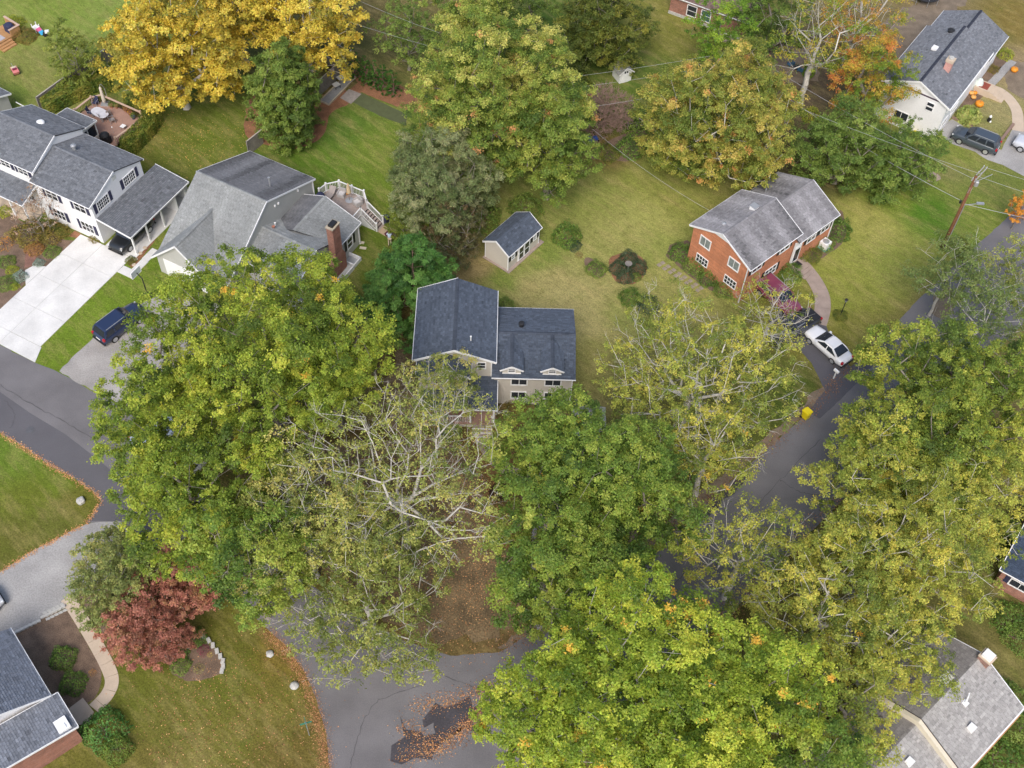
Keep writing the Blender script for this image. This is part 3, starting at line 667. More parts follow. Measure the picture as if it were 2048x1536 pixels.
vent(b, (9.3, 6.2, 4.5), GALV, .3)

# ------------------------------------------------------------------ white two-storey house with carport (left)
GREYB = (0.158, 0.168, 0.185)
l = empty('white_house', LH, LHA, 'white two-storey house with blue-grey roofs, navy shutters and a carport', 'house')
gable(l, -7.12, 0.12, -0.05, 7.75, 5.0, 6.5, 'x', SIDING_W, GREYB, ins=(0.12, 0.35), edges=(0, 1))
gable(l, -13.8, -7.02, 0.55, 7.98, 5.65, 7.4, 'x', SIDING_W, GREYB, ins=(0.1, 0.35), edges=(0, 1))
roof_plane(l, [(3.95, 0.4, 2.7), (3.95, 9.1, 2.7), (0.02, 9.1, 3.25), (0.02, 0.4, 3.25)], GREYB, edges=(0, 1, 3), name='carport_roof')
part('carport_beam', WHITE, l, (3.55, 3.7, 0.6, 8.9, 2.4, 2.6))
for y in (0.75, 2.75, 5.0, 8.6): part('post', WHITE, l, (3.55, 3.7, y - .07, y + .07, 0.05, 2.4))
part('carport_wall', SIDING_W, l, (0.05, 3.6, 9.0, 9.08, 0.05, 2.5))
part('storage_wall', SIDING_W, l, (2.0, 3.6, 7.2, 7.3, 0.05, 2.5))
part('patio_cover', ROOFDECK, l, (0.05, 2.6, 9.2, 9.5, 2.5, 2.6))
for y in (1.75, 5.55): win(l, '+x', 0.0, y, 4.25, 1.5, 1.05, 2, 1, sh=NAVY, name='window')
for y in (1.75, 5.55):
    M_ = face_map('+x', 0.0); mb = MB()
    for k in range(2):
        for j in range(2): fbox(mb, M_, y - .75 + .75 * k + .22 + .25 * j, y - .75 + .75 * k + .25 + .25 * j, .026, .05, 3.74, 4.76)
    fbox(mb, M_, y - .73, y + .73, .026, .05, 4.05, 4.08); fbox(mb, M_, y - .73, y + .73, .026, .05, 4.4, 4.43); mb.build('muntin', WHITE, l)
MB().box(-.02, .03, -.25, .25, -.25, .25).build('gable_vent', mat('pale_vent', (.62, .62, .58), .7), l).location = (0.0, 3.85, 5.7)
for x in (-1.6, -5.0): win(l, '-y', 0.3, x, 4.0, 1.3, 1.1, 2, 2, sh=NAVY)
for x in (-1.5, -5.0): win(l, '-y', 0.3, x, 1.45, 1.4, 1.15, 3, 2, sh=NAVY)
for x in (-8.8, -11.0): win(l, '-y', 0.9, x, 4.75, 1.1, 0.8, 2, 2, sh=NAVY)
# front porch of the taller part
roof_plane(l, [(-14.5, -1.35, 2.6), (-7.75, -1.35, 2.6), (-7.75, 0.92, 3.4), (-14.5, 0.92, 3.4)], GREYB, edges=(0, 1), name='porch_roof')
part('porch_beam', WHITE, l, (-14.5, -7.9, -1.15, -1.0, 2.35, 2.52))
for x in (-14.0, -11.8, -9.8, -7.98): part('post', WHITE, l, (x - .07, x + .07, -1.15, -1.0, 0.1, 2.35))
part('porch_floor', CONC_T, l, (-14.5, -7.8, -1.2, 0.9, 0, 0.12))
win(l, '-y', 0.9, -9.4, 1.5, 1.4, 1.2, 3, 2); door(l, '-y', 0.9, -11.6, .12, 0.95, 2.05, mat('oak_door', (.25, .14, .07), .6), 1)
# rear sunroom with flat-pitched roof
roof_plane(l, [(-9.75, 11.7, 2.65), (-13.6, 11.7, 2.65), (-13.6, 7.6, 3.15), (-9.75, 7.6, 3.15)], GREYB, edges=(0, 1, 3), name='sunroom_roof')
part('wall', WHITE, l, (-13.5, -9.9, 7.7, 11.6, 0.2, 0.95)); part('wall_plate', WHITE, l, (-13.5, -9.9, 11.45, 11.6, 2.35, 2.6)); part('wall_plate', WHITE, l, (-10.02, -9.88, 7.7, 11.6, 2.35, 2.7))
for y in (7.9, 9.1, 10.3, 11.5): part('mullion', WHITE, l, (-9.98, -9.88, y - .06, y + .06, 0.9, 2.4))
for y in (8.5, 9.7, 10.9): part('pane', GLASS, l, (-9.95, -9.93, y - .53, y + .53, 0.95, 2.35))
for x in (-13.4, -12.2, -11.0): part('mullion', WHITE, l, (x - .06, x + .06, 11.48, 11.58, 0.9, 2.4)); part('pane', GLASS, l, (x + .07, x + 1.1, 11.52, 11.54, 0.95, 2.35))
MB().lathe([(0.42, 0), (0.42, .12), (.36, .22), (.2, .3), (0.02, .32)], 14, (-10.0, 5.5, 6.75)).build('skylight_dome', WHITE, l, smooth=True)
MB().lathe([(0.16, -0.2), (0.16, .35), (.26, .38), (.26, .5), (0.05, .6)], 10, (-5.2, 4.6, 6.3)).build('roof_vent', GALV, l)

# ------------------------------------------------------------------ grey house with deck and brick chimney
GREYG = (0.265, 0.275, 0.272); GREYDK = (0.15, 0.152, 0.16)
g = house('grey_house', zoomed(z4, 1390, 280), 3.9, -26.2, 'grey-sided house with streaked grey roofs and a tall brick chimney')
ZR = 6.9
roof_plane(g, [(0.0, 0.05, 3.9), (-7.75, 0.05, 3.9), (-7.95, -7.2, ZR), (-0.02, -7.2, ZR)], GREYDK, edges=(0, 1, 3), streak=0.5, vary=0.06)  # back slope faces away from the sun; its shade is put into the darker shingles
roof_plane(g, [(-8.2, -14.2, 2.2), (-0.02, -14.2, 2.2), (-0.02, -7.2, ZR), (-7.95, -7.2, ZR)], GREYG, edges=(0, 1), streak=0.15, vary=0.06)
ridge_cap(g, (-7.95, -7.2, ZR), (-0.02, -7.2, ZR), (.26, .27, .265))
MB().prism([(-0.12, -0.35, 0), (-0.12, -13.8, 0), (-0.12, -13.8, 2.4), (-0.12, -7.2, ZR - .15), (-0.12, -0.35, 4.0)], (-7.7, 0, 0)).build('wall', SIDING_G, g)
# front cross gable
roof_plane(g, [(-8.35, -9.3, 2.15), (-8.35, -14.9, 2.15), (-4.8, -14.9, 5.45), (-4.8, -9.3, 5.45)], GREYG, edges=(0, 1), streak=.15, vary=.06, name='cross_roof')
roof_plane(g, [(-1.3, -14.9, 2.15), (-1.3, -9.3, 2.15), (-4.8, -9.3, 5.45), (-4.8, -14.9, 5.45)], GREYG, edges=(0, 3), streak=.15, vary=.06, name='cross_roof')
ridge_cap(g, (-4.8, -14.9, 5.45), (-4.8, -9.0, 5.47), (.26, .27, .265))
MB().prism([(-8.0, -14.55, 0), (-1.6, -14.55, 0), (-1.6, -14.55, 2.3), (-4.8, -14.55, 5.28), (-8.0, -14.55, 2.3)], (0, 5, 0)).build('wall', SIDING_G, g)
part('garage_door', WHITE, g, (-7.2, -2.4, -14.61, -14.56, 0.05, 2.25))
# low wing
gable(g, -0.3, 5.95, -11.6, -5.0, 3.0, 4.6, 'x', SIDING_G, GREYG, ins=(0.15, 0.3), edges=(0, 1), streak=.3, vary=.06, capc=(.26, .27, .265))
roof_plane(g, [(6.4, -5.2, 2.75), (6.4, -1.8, 2.75), (2.5, -1.8, 4.3), (2.5, -7.0, 4.3)], GREYG, edges=(0, 1), streak=.2, vary=.06)
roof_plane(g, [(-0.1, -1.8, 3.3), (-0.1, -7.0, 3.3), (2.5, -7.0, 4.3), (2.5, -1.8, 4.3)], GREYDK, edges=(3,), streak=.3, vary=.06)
ridge_cap(g, (2.5, -1.8, 4.31), (2.5, -7.0, 4.31), (.26, .27, .265))
MB().prism([(0.0, -2.1, 0), (6.2, -2.1, 0), (6.2, -2.1, 2.72), (2.5, -2.1, 4.15), (0.0, -2.1, 3.2)], (0, -4.0, 0)).build('wall', SIDING_G, g)
# chimney: wide base stepping in
mb = MB(); mb.box(6.18, 7.0, -7.4, -5.4, 0, 2.3)
mb.prism([(6.18, -7.4, 2.3), (7.0, -7.4, 2.3), (7.0, -5.4, 2.3), (6.18, -5.4, 2.3)], (0, 0, 0.001))
k = len(mb.v); mb.add([(6.18, -7.4, 2.3), (7.0, -7.4, 2.3), (7.0, -5.4, 2.3), (6.18, -5.4, 2.3), (6.25, -6.85, 3.0), (6.95, -6.85, 3.0), (6.95, -5.75, 3.0), (6.25, -5.75, 3.0)], [(0, 1, 5, 4), (1, 2, 6, 5), (2, 3, 7, 6), (3, 0, 4, 7)])
mb.box(6.25, 6.95, -6.85, -5.75, 3.0, 6.4)
ch = mb.build('chimney', BRICK_R, g)
part('chimney_cap', mat('lime_mortar', (.42, .36, .27), .9), ch, (6.18, 7.02, -6.92, -5.68, 6.4, 6.52)); part('flue_cover', BLACKM, ch, (6.35, 6.85, -6.7, -5.9, 6.52, 6.75))
part('chimney_apron', SIDING_G, g, (6.1, 7.5, -7.7, -5.2, 0, .35)); 
for a in ((6.0, 7.6, -7.8, -7.7), (7.5, 7.6, -7.7, -5.1)): part('trim', WHITE, g, (*a, 0, .5))
MB().lathe([(0.07, 0), (0.07, 1.25), (.12, 1.25), (.12, 1.33)], 8, (-1.7, -4.5, 5.6)).build('vent_pipe', GALV, g)
vent(g, (0.55, -7.2, 4.1), WHITE, .35); MB().lathe([(0.13, -.2), (0.13, .2), (.17, .2), (.17, .26)], 8, (0.75, -7.7, 4.3)).build('roof_vent', BRICK_R, g)
for (y, z_) in ((-2.6, 4.4), (-5.6, 5.2), (-6.1, 5.3)): part('wall_lamp', WHITE, g, (-.119, .0, y - .07, y + .07, z_, z_ + .22))
win(g, '+x', 6.2, -3.6, 1.6, 0.8, 1.2, 1, 2, sh=BLACKM)
part('downspout', WHITE, g, (6.2, 6.29, -2.1, -2.0, 0, 2.7)); part('downspout', WHITE, g, (-.12, -.03, -.33, -.25, 0, 3.9))
mb = MB(); mb.box(6.25, 7.45, -4.9, -3.9, 0.0, .06); mb.build('bulkhead', GALV, g)
for a in ((6.2, 7.5, -5.0, -4.9), (7.45, 7.55, -4.9, -3.8), (6.2, 7.5, -3.9, -3.8)): part('bulkhead_wall', WHITE, g, (*a, 0, .45))
# front entry roof peeking out of the oak
gable(g, 4.2, 8.6, -12.6, -9.8, 2.5, 3.5, 'x', SIDING_G, GREYDK, ins=(0.3, 0.3), edges=(0, 1), vary=.06)

# deck of the grey house: octagonal end, single boards, white rail, stair
dk = empty('deck', g.location, R(-26.2), 'grey board deck with white baluster railing and stair, beside grey house', 'deck')
octp = [(-0.1, -0.3), (0.2, 1.3), (1.1, 2.3), (4.0, 2.35), (5.0, 1.3), (5.0, -1.7)]
DZ = 1.35
def yspan(x):
    top = np.interp(x, [0.0, 0.2, 1.1, 4.0, 5.0], [0.5, 1.3, 2.3, 2.35, 1.3]); return -1.75, top
for i in range(36):
    x = 0.0 + i * 0.14; y0, y1 = yspan(x + .07)
    MB().box(x + .006, x + .134, y0, y1, DZ - .04, DZ + random.uniform(0, .004)).build('board', DECK_G, dk)
part('frame', SIDING_G, dk, (0.3, 4.9, -1.7, 1.2, 0.1, DZ - .05))
def railing(parent, pts, h_=0.95, gap=0.13, m=WHITE, mb_=None, pm=None, bw=.03, capw=.09):
    for p, q in zip(pts, pts[1:]):
        p, q = Vector(p), Vector(q); L = (q - p).length
        rl = MB().beam(p + Vector((0, 0, h_)), q + Vector((0, 0, h_)), capw, .07).build('rail', pm or m, parent)
        MB().beam(p + Vector((0, 0, .1)), q + Vector((0, 0, .1)), .05, .06).build('bottom_rail', m, rl)
        n = max(1, int(L / gap))
        for k in range(1, n):
            c = p.lerp(q, k / n); MB().box(c.x - bw / 2, c.x + bw / 2, c.y - bw / 2, c.y + bw / 2, c.z + .1, c.z + h_ - .03).build('baluster', mb_ or m, rl)
    for p in pts:
        MB().box(p[0] - .06, p[0] + .06, p[1] - .06, p[1] + .06, p[2] - .1, p[2] + h_ + .12).build('post', pm or m, parent)
        MB().box(p[0] - .085, p[0] + .085, p[1] - .085, p[1] + .085, p[2] + h_ + .12, p[2] + h_ + .17).build('post_cap', pm or m, parent)
railing(dk, [(0.05, .35, DZ), (.2, 1.3, DZ), (1.1, 2.3, DZ), (2.6, 2.33, DZ), (4.0, 2.35, DZ), (5.0, 1.35, DZ)], gap=.16)
railing(dk, [(5.0, 0.2, DZ), (5.0, -1.7, DZ)], gap=.16)
for k in range(7):
    x = 5.05 + k * .26; z_ = DZ - .19 * (k + 1) + .02
    part('tread', DECK_G, dk, (x, x + .27, 0.22, 1.33, z_ - .04, z_)); part('riser', BLACKM, dk, (x + .005, x + .02, 0.22, 1.33, z_, z_ + .15))
for y in (0.2, 1.35): railing(dk, [(5.02, y, DZ), (6.75, y, 0.05)], gap=.16)
for y0, y1 in ((0.1, 0.16),): MB().prism([(5.0, .17, 0), (6.6, .17, 0), (5.0, .17, DZ - .1)], (0, .03, 0)).build('skirt', SIDING_W, dk)
part('skirt', SIDING_W, dk, (4.92, 4.97, -1.7, 0.2, 0, DZ - .06))

# ------------------------------------------------------------------ white house, upper right
WGREY = (0.185, 0.195, 0.215)
u = house('white_house', zoomed(z5, 905, 1185), 4.8, 56.5, 'long white house with dark grey roof and a pink brick chimney')
gable(u, 0.0, 11.95, -0.05, 7.72, 4.8, 6.5, 'x', SIDING_W, WGREY, ins=(0.2, 0.4), edges=(0,), cap=True, capc=(.045, .05, .07))
gable(u, 11.85, 17.45, -0.1, 7.65, 3.75, 5.5, 'x', SIDING_W, WGREY, ins=(0.15, 0.4), edges=(0,), cap=True, capc=(.045, .05, .07))
for sg in (-1, 1): MB().beam((-0.02, 3.83, 6.4), (-0.02, 3.83 + sg * 3.87, 4.7), .05, .2).build('rake_board', WHITE, u)
MB().beam((0.19, 1.2, 5.0), (0.19, 6.6, 5.0), .03, .16).build('gable_band', mat('plum_trim', (.06, .03, .06), .6), u)
for y, z_ in ((2.0, 4.0), (5.4, 4.0)):
    win(u, '-x', 0.2, y, z_ + .25, .75, .42, 1, 1, fr=.03); win(u, '-x', 0.2, y, z_ - .3, .75, .42, 1, 1, fr=.03)
win(u, '-x', 0.2, 4.5, 1.5, 1.5, .95, 2, 1, fr=.05)
for x in (2.0, 5.0): win(u, '-y', 0.35, x, 3.9, 1.4, .9, 2, 1)
for x in (2.0, 5.0): win(u, '-y', 0.35, x, 1.5, 1.4, .8, 2, 1)
for x in (13.5, 15.8): win(u, '-y', 0.3, x, 2.6, 1.3, 1.0, 2, 1)
part('gutter', WHITE, u, (0.0, 11.9, -0.16, -0.06, 4.62, 4.76))
c = MB().box(4.05, 4.75, 2.2, 2.9, 5.2, 7.0).build('chimney', BRICK_P, u); part('chimney_cap', CONC_T, c, (3.98, 4.82, 2.13, 2.97, 7.0, 7.3)); MB().lathe([(.28, 7.3), (.28, 7.5), (.2, 7.5)], 8, (4.4, 2.55, 0)).build('flue', STONE, c)
part('skylight', WHITE, u, (6.4, 7.1, 4.7, 5.3, 6.0, 6.25)); MB().lathe([(0.3, -.2), (0.3, .25), (.42, .3), (.1, .45)], 10, (10.6, 4.8, 6.05)).build('roof_vent', BLACKM, u)
part('stoop', CONC_T, u, (11.0, 12.6, -1.6, 0.2, 0, .75)); part('door_mat', mat('red_mat', (.25, .06, .04), .9), u, (11.2, 12.4, -1.2, -.2, .75, .77))
for k in range(4): part('step', CONC_T, u, (11.1, 12.5, -2.0 - .4 * k, -1.6 - .4 * k, 0, .6 - .15 * k))
part('downspout', WHITE, u, (0.15, .22, 0.3, .37, 0, 4.7))

# ------------------------------------------------------------------ house in the lower left corner
BLR = (0.165, 0.185, 0.225)
za = (0, 1152, 4.0)
v = house('corner_house', zoomed(za, 405, 955), 3.0, -48.4, 'blue-grey shingled house roofs with white trim, cut by lower left corner')
roof_plane(v, [(-6.5, 0.0, 3.0), (0.0, 0.0, 3.0), (0.0, -3.2, 4.6), (-6.5, -3.2, 4.6)], BLR, edges=(0, 1))
roof_plane(v, [(0.0, -6.4, 3.0), (-6.5, -6.4, 3.0), (-6.5, -3.2, 4.6), (0.0, -3.2, 4.6)], BLR, edges=(1,))
MB().prism([(-0.3, -0.35, 0), (-0.3, -6, 0), (-0.3, -6, 3.0), (-0.3, -3.2, 4.4), (-0.3, -0.35, 3.05)], (-6, 0, 0)).build('wall', SIDING_W, v)
roof_plane(v, [(0.05, 0.45, 2.85), (3.15, 0.45, 2.85), (3.15, -5.0, 3.6), (0.05, -5.0, 3.6)], (0.19, 0.205, 0.235), edges=(0, 1, 3))
part('wall', BRICK_R, v, (0.3, 2.9, -5.0, 0.2, 0, 2.85))
part('roof_unit', WHITE, v, (2.0, 3.0, -.75, 0.1, 2.9, 3.2)); part('roof_unit_lid', WHITE, v, (2.55, 2.9, -.5, -.15, 3.2, 3.27))

# ------------------------------------------------------------------ grey-roofed house, lower right
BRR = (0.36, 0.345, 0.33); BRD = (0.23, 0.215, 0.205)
w_ = house('hillside_house', zoomed(z8, 1500, 1335), 3.0, 43.7, 'house with pale speckled grey roof and cream gable band, lower right')
EX0, EX1 = -1.6, 6.65
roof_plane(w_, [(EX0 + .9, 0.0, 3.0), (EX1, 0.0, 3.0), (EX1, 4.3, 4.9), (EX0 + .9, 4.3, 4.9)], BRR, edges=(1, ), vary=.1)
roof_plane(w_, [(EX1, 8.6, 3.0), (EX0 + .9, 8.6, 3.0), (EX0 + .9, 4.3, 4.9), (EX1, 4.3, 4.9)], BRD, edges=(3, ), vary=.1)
MB().prism([(EX0 + .8, .3, 0), (EX0 + .8, 8.3, 0), (EX0 + .8, 8.3, 3.0), (EX0 + .8, 4.3, 4.78), (EX0 + .8, .3, 3.0)], (EX1 - EX0 - 1.1, 0, 0)).build('wall', BRICK_R, w_)
CREAM = mat('cream_trim', (.62, .56, .44), .7, .04)
for s0, s1 in (((0.0, 2.95), (4.3, 4.86)), ((4.3, 4.86), (8.6, 2.95))):
    MB().prism([(EX0 + .55, s0[0], s0[1] - .75), (EX0 + .55, s1[0], s1[1] - .75), (EX0 + .55, s1[0], s1[1]), (EX0 + .55, s0[0], s0[1])], (0.3, 0, 0)).build('gable_band', CREAM, w_)
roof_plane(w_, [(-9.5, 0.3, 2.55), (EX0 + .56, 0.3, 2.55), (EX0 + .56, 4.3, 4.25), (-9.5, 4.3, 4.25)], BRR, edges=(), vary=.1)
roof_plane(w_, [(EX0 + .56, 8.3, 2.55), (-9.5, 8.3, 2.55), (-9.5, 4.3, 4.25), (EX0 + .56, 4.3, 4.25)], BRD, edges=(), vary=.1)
MB().prism([(-9.2, .6, 0), (-9.2, 8.0, 0), (-9.2, 8.0, 2.55), (-9.2, 4.3, 4.15), (-9.2, .6, 2.55)], (8.4, 0, 0)).build('wall', BRICK_R, w_)
part('gutter', WHITE, w_, (-1.0, 6.7, -0.12, -0.02, 2.9, 3.02))
part('gutter_strip', CEDAR, w_, (-1.0, 6.0, -0.2, -0.12, 2.86, 2.94))
for k in range(14): part('soffit_vent', BLACKM, w_, (-.9 + k * .42, -.64 + k * .42, 0.24, .296, 2.3, 2.75))
for k in range(15): part('soffit_rib', WHITE, w_, (-1.06 + k * .42, -.9 + k * .42, 0.22, .297, 2.3, 2.8))
c = part('chimney', BRICK_R, w_, (6.05, 6.85, 3.5, 4.4, 3.4, 5.3)); part('chimney_cap', CONC_T, c, (6.0, 6.9, 3.44, 4.46, 5.3, 5.42)); part('flue_cover', WHITE, c, (6.12, 6.78, 3.58, 4.32, 5.42, 5.72))
for (x, y) in ((2.0, 1.6), (-3.3, 3.0)):
    k = MB(); k.box(x - .22, x + .22, y - .25, y + .25, 3.3, 4.15); k.build('roof_vent', WHITE, w_)
MB().tube([(2.9, 3.0, 4.0), (2.9, 3.0, 4.75), (3.1, 3.1, 5.0), (3.35, 3.2, 5.0)], .05, 6).build('vent_pipe', WHITE, w_); part('flashing', WHITE, w_, (2.7, 3.1, 2.75, 3.2, 3.9, 4.42))
part('skylight', mat('pale_skylight', (.55, .53, .45), .4), w_, (2.7, 3.6, 4.6, 5.3, 4.4, 4.9)); vent(w_, (-3.2, 1.4, 3.2), WHITE, .3, .1)

# ------------------------------------------------------------------ neighbours only glimpsed at the edges
e = house('edge_house', (2000, 1140), 2.8, -32, 'red brick house with navy shingle roof, cut by right edge')
roof_plane(e, [(0, 0, 2.8), (9, 0, 2.8), (9, 4, 4.4), (0, 4, 4.4)], (0.05, 0.07, 0.11), edges=(0, 3))
roof_plane(e, [(9, 8, 2.8), (0, 8, 2.8), (0, 4, 4.4), (9, 4, 4.4)], (0.05, 0.07, 0.11), edges=(1,))
MB().prism([(.3, .35, 0), (.3, 7.6, 0), (.3, 7.6, 2.8), (.3, 4, 4.25), (.3, .35, 2.85)], (8.4, 0, 0)).build('wall', BRICK_R, e)
win(e, '-y', .35, 1.9, 1.7, 1.5, .8, 2, 1, sh=NAVY)
e = house('neighbour_house', (0, 176), 2.5, -30.3, 'small grey-sided building with blue-grey roof at left edge')
roof_plane(e, [(1.6, 0, 2.5), (-6, 0, 2.5), (-6, -3, 3.6), (1.6, -3, 3.6)], GREYB, edges=(0, 3))
roof_plane(e, [(-6, -6, 2.5), (1.6, -6, 2.5), (1.6, -3, 3.6), (-6, -3, 3.6)], GREYB, edges=(0, 1))
MB().prism([(1.3, -.3, 0), (1.3, -5.7, 0), (1.3, -5.7, 2.5), (1.3, -3, 3.45), (1.3, -.3, 2.5)], (-6.5, 0, 0)).build('wall', mat('pale_grey_siding', (.42, .42, .42), .7, .05, lap=.18), e)
part('gate_rail', WHITE, e, (1.35, 3.2, .3, .36, 1.0, 1.1)); part('gate_post', WHITE, e, (3.1, 3.2, .28, .38, 0, 1.15))
e = house('far_house', (1372, 4), 2.4, -28, 'brick house with blue-grey windows glimpsed at top edge')
part('wall', BRICK_R, e, (-2, 8, 0.3, 6, 0, 2.4)); roof_plane(e, [(-2.3, 0, 2.5), (8.3, 0, 2.5), (8.3, 3.2, 3.8), (-2.3, 3.2, 3.8)], (.2, .14, .12), edges=(0,))
win(e, '-y', .3, .8, 1.3, 1.1, 1.3, 1, 2); win(e, '-y', .3, 2.6, 1.3, 1.1, 1.3, 1, 2, glass=mat('teal_glass', (.06, .12, .14), .1))
part('foundation', STONE, e, (-2.05, 4, .2, .295, 0, .35)); part('rail', WHITE, e, (4.4, 7.6, -1.2, -1.1, 1.0, 1.12)); 
for x in (4.45, 7.5): part('post', WHITE, e, (x - .06, x + .06, -1.21, -1.09, 0, 1.2))
part('porch_floor', CONC_T, e, (4.3, 7.7, -1.3, .3, 0, .2))

# ------------------------------------------------------------------ vehicles
TYRE = mat('tyre_rubber', (.018, .018, .02), .8, .1); RIM = mat('alloy_rim', (.55, .56, .58), .35, .05, metal=.6)
CGLASS = mat('car_glass', (.02, .025, .035), .06, 0, fvar=0, spec=.7); LAMP_R = mat('red_lens', (.45, .02, .03), .25, 0, fvar=0); LAMP_W = mat('clear_lens', (.7, .72, .75), .15, 0, fvar=0); TRIMB = mat('black_trim', (.02, .02, .022), .5, .05)
def loft(mb, rings):
    n = len(rings[0]); k = len(mb.v)
    for r_ in rings: mb.v += [tuple(p) for p in r_]
    for i in range(len(rings) - 1):
        for j in range(n - 1): mb.f.append((k + i * n + j, k + i * n + j + 1, k + (i + 1) * n + j + 1, k + (i + 1) * n + j))
        mb.f.append((k + i * n + n - 1, k + i * n, k + (i + 1) * n, k + (i + 1) * n + n - 1))
    mb.f.append(tuple(k + j for j in range(n - 1, -1, -1))); mb.f.append(tuple(k + (len(rings) - 1) * n + j for j in range(n)))

def car(name, label, p, heading, paint, kind='suv', group=None):
    """front at +x of the local frame; heading is the world angle of the nose"""
    S = dict(suv=dict(L=4.95, W=1.98, H=1.76, belt=1.12, hood=1.08, nose=.84, ws=(1.15, .42), rear=(-2.32, -1.98), roof=.74, wb=1.45, r=.38),
             sedan=dict(L=4.85, W=1.84, H=1.45, belt=.95, hood=.93, nose=.70, ws=(1.05, .12), rear=(-1.75, -.95), roof=.62, wb=1.42, r=.33),
             pickup=dict(L=5.6, W=1.98, H=1.8, belt=1.15, hood=1.12, nose=.9, ws=(1.35, .75), rear=(-.75, -.6), roof=.72, wb=1.75, r=.39))[kind]
    o = empty(name, p, heading, label, 'car', group); W = S['W'] / 2; L = S['L'] / 2
    # lower body, cross sections along the length
    xs_ = np.linspace(-L, L, 15); rings = []
    for x in xs_:
        t = x / L; tw = W * (1 - .16 * abs(t) ** 5) * (1 - .05 * max(0, t) ** 2)
        top = S['belt'] if x < S['ws'][0] - .1 else np.interp(x, [S['ws'][0] - .1, S['ws'][0] + .25, L - .35, L], [S['belt'], S['hood'], S['hood'] - .08, S['nose']])
        if kind == 'sedan' and x < S['rear'][0] + .1: top = np.interp(x, [-L, -L + .2, S['rear'][0] + .1], [S['nose'] + .12, S['belt'] - .02, S['belt']])
        elif x < -L + .15: top = S['belt'] - .12
        bot = .26 + .1 * abs(t) ** 6
        half = [(tw * .82, bot), (tw * .97, bot + .1), (tw, (bot + top) / 2), (tw * .97, top - .14), (tw * .88, top - .02), (tw * .55, top + .025)]
        rings.append([(x, y, z) for y, z in half] + [(x, -y, z) for y, z in half[::-1]])
    mb = MB(); loft(mb, rings); mb.build('body', paint, o, smooth=True)
    # greenhouse
    b0, b1 = S['rear'][0], S['ws'][0]; t0, t1 = S['rear'][1], S['ws'][1]; zb, zt = S['belt'] - .03, S['H']; wb, wt = W * .92, S['roof']
    mid = [(b0, b1, wb, zb), (b0 * .5 + t0 * .5, b1 * .5 + t1 * .5, (wb + wt) / 2 + .03, (zb + zt) / 2 + .03), (t0, t1, wt, zt - .05), (t0 + .12, t1 - .12, wt - .1, zt)]
    mb = MB(); loft(mb, [[(x0, -w, z), (x1, -w, z), (x1 + .05 * (z < zt - .1), 0, z), (x1, w, z), (x0, w, z), (x0 - .03, 0, z)] for x0, x1, w, z in mid]); mb.build('cabin', paint, o, smooth=False)
    def pane(name, q, n, off=.012):
        q = [Vector(v) for v in q]; N = (q[1] - q[0]).cross(q[2] - q[0]).normalized()
        if N.dot(Vector(n)) < 0: N = -N
        MB().prism([v + N * (off - .01) for v in q], N * .014).build(name, CGLASS, o)
    def lerpv(a, b, t): return tuple(a[i] + (b[i] - a[i]) * t for i in range(3))
    m1 = mid[1]; f = .9
    pane('windscreen', [(b1 - .02, -wb * .9, zb + .05), (b1 - .02, wb * .9, zb + .05), (t1 + .03, wt * .92, zt - .07), (t1 + .03, -wt * .92, zt - .07)], (1, 0, .5), .05)
    pane('rear_window', [(b0 + .02, -wb * .84, zb + .1), (b0 + .02, wb * .84, zb + .1), (t0 - .02, wt * .88, zt - .09), (t0 - .02, -wt * .88, zt - .09)], (-1, 0, .5), .04)
    nwin = dict(suv=3, sedan=2, pickup=2)[kind]
    for sg in (-1, 1):
        for k in range(nwin):
            a, b_ = k / nwin + .025, (k + 1) / nwin - .025
            lo = lambda s: (b0 + .1 + (b1 - b0 - .3) * s, sg * wb * .985, zb + .09); hi = lambda s: (t0 + .08 + (t1 - t0 - .1) * s, sg * (wt + .012), zt - .11)
            pane('side_window', [lo(a), lo(b_), hi(b_), hi(a)], (0, sg, .3), .045)
        MB().beam((t0 + .15, sg * (wt - .06), zt + .03), (t1 - .2, sg * (wt - .06), zt + .03), .04, .05).build('roof_rail', GALV if kind != 'sedan' else paint, o)
        MB().box(S['ws'][0] - .42, S['ws'][0] - .22, sg * (W + .02) - .09, sg * (W + .02) + .09, zb + .02, zb + .16).build('mirror', paint, o)
        MB().box(L - .22, L - .05, sg * W * .68 - .2, sg * W * .68 + .12, S['nose'] - .13, S['nose'] + .02).build('headlight', LAMP_W, o)
        MB().box(-L - .02, -L + .16, sg * W * .76 - .12, sg * W * .76 + .1, S['belt'] - .3, S['belt'] - .06).build('taillight', LAMP_R, o)
        for wx in (-S['wb'], S['wb']):
            r_ = S['r']; wl = MB().lathe([(r_ * .72, -.11), (r_, -.09), (r_, .09), (r_ * .72, .11)], 18, (wx, sg * (W - .1), r_), 'y').build('wheel', TYRE, o, smooth=False)
            MB().lathe([(r_ * .66, -.125), (r_ * .6, -.135), (.04, -.12), (.04, .12), (r_ * .6, .135), (r_ * .66, .125)], 14, (wx, sg * (W - .1), r_), 'y').build('rim', RIM, wl)
    MB().box(L - .04, L + .03, -W * .5, W * .5, .42, S['nose'] - .18).build('grille', TRIMB, o)
    for sx in (-1, 1): MB().box(sx * L - .07, sx * L + .07, -W * .86, W * .86, .3, .42).build('bumper', TRIMB, o)
    MB().box(-L - .03, -L + .02, -.26, .26, .66, .78).build('number_plate', WHITE, o)
    if kind == 'pickup':
        MB().box(-L + .12, -.85, -W * .78, W * .78, 1.14, 1.2).build('bed_cover', TRIMB, o)
    return o
def paint(name, c, r_=.28): return mat(name, c, r_, .02, .5, 3, 0, coat=.6, spec=.5)
def g0(px, py, z=0.0):
    p = at(px, py, z); p.z = 0.02; return p
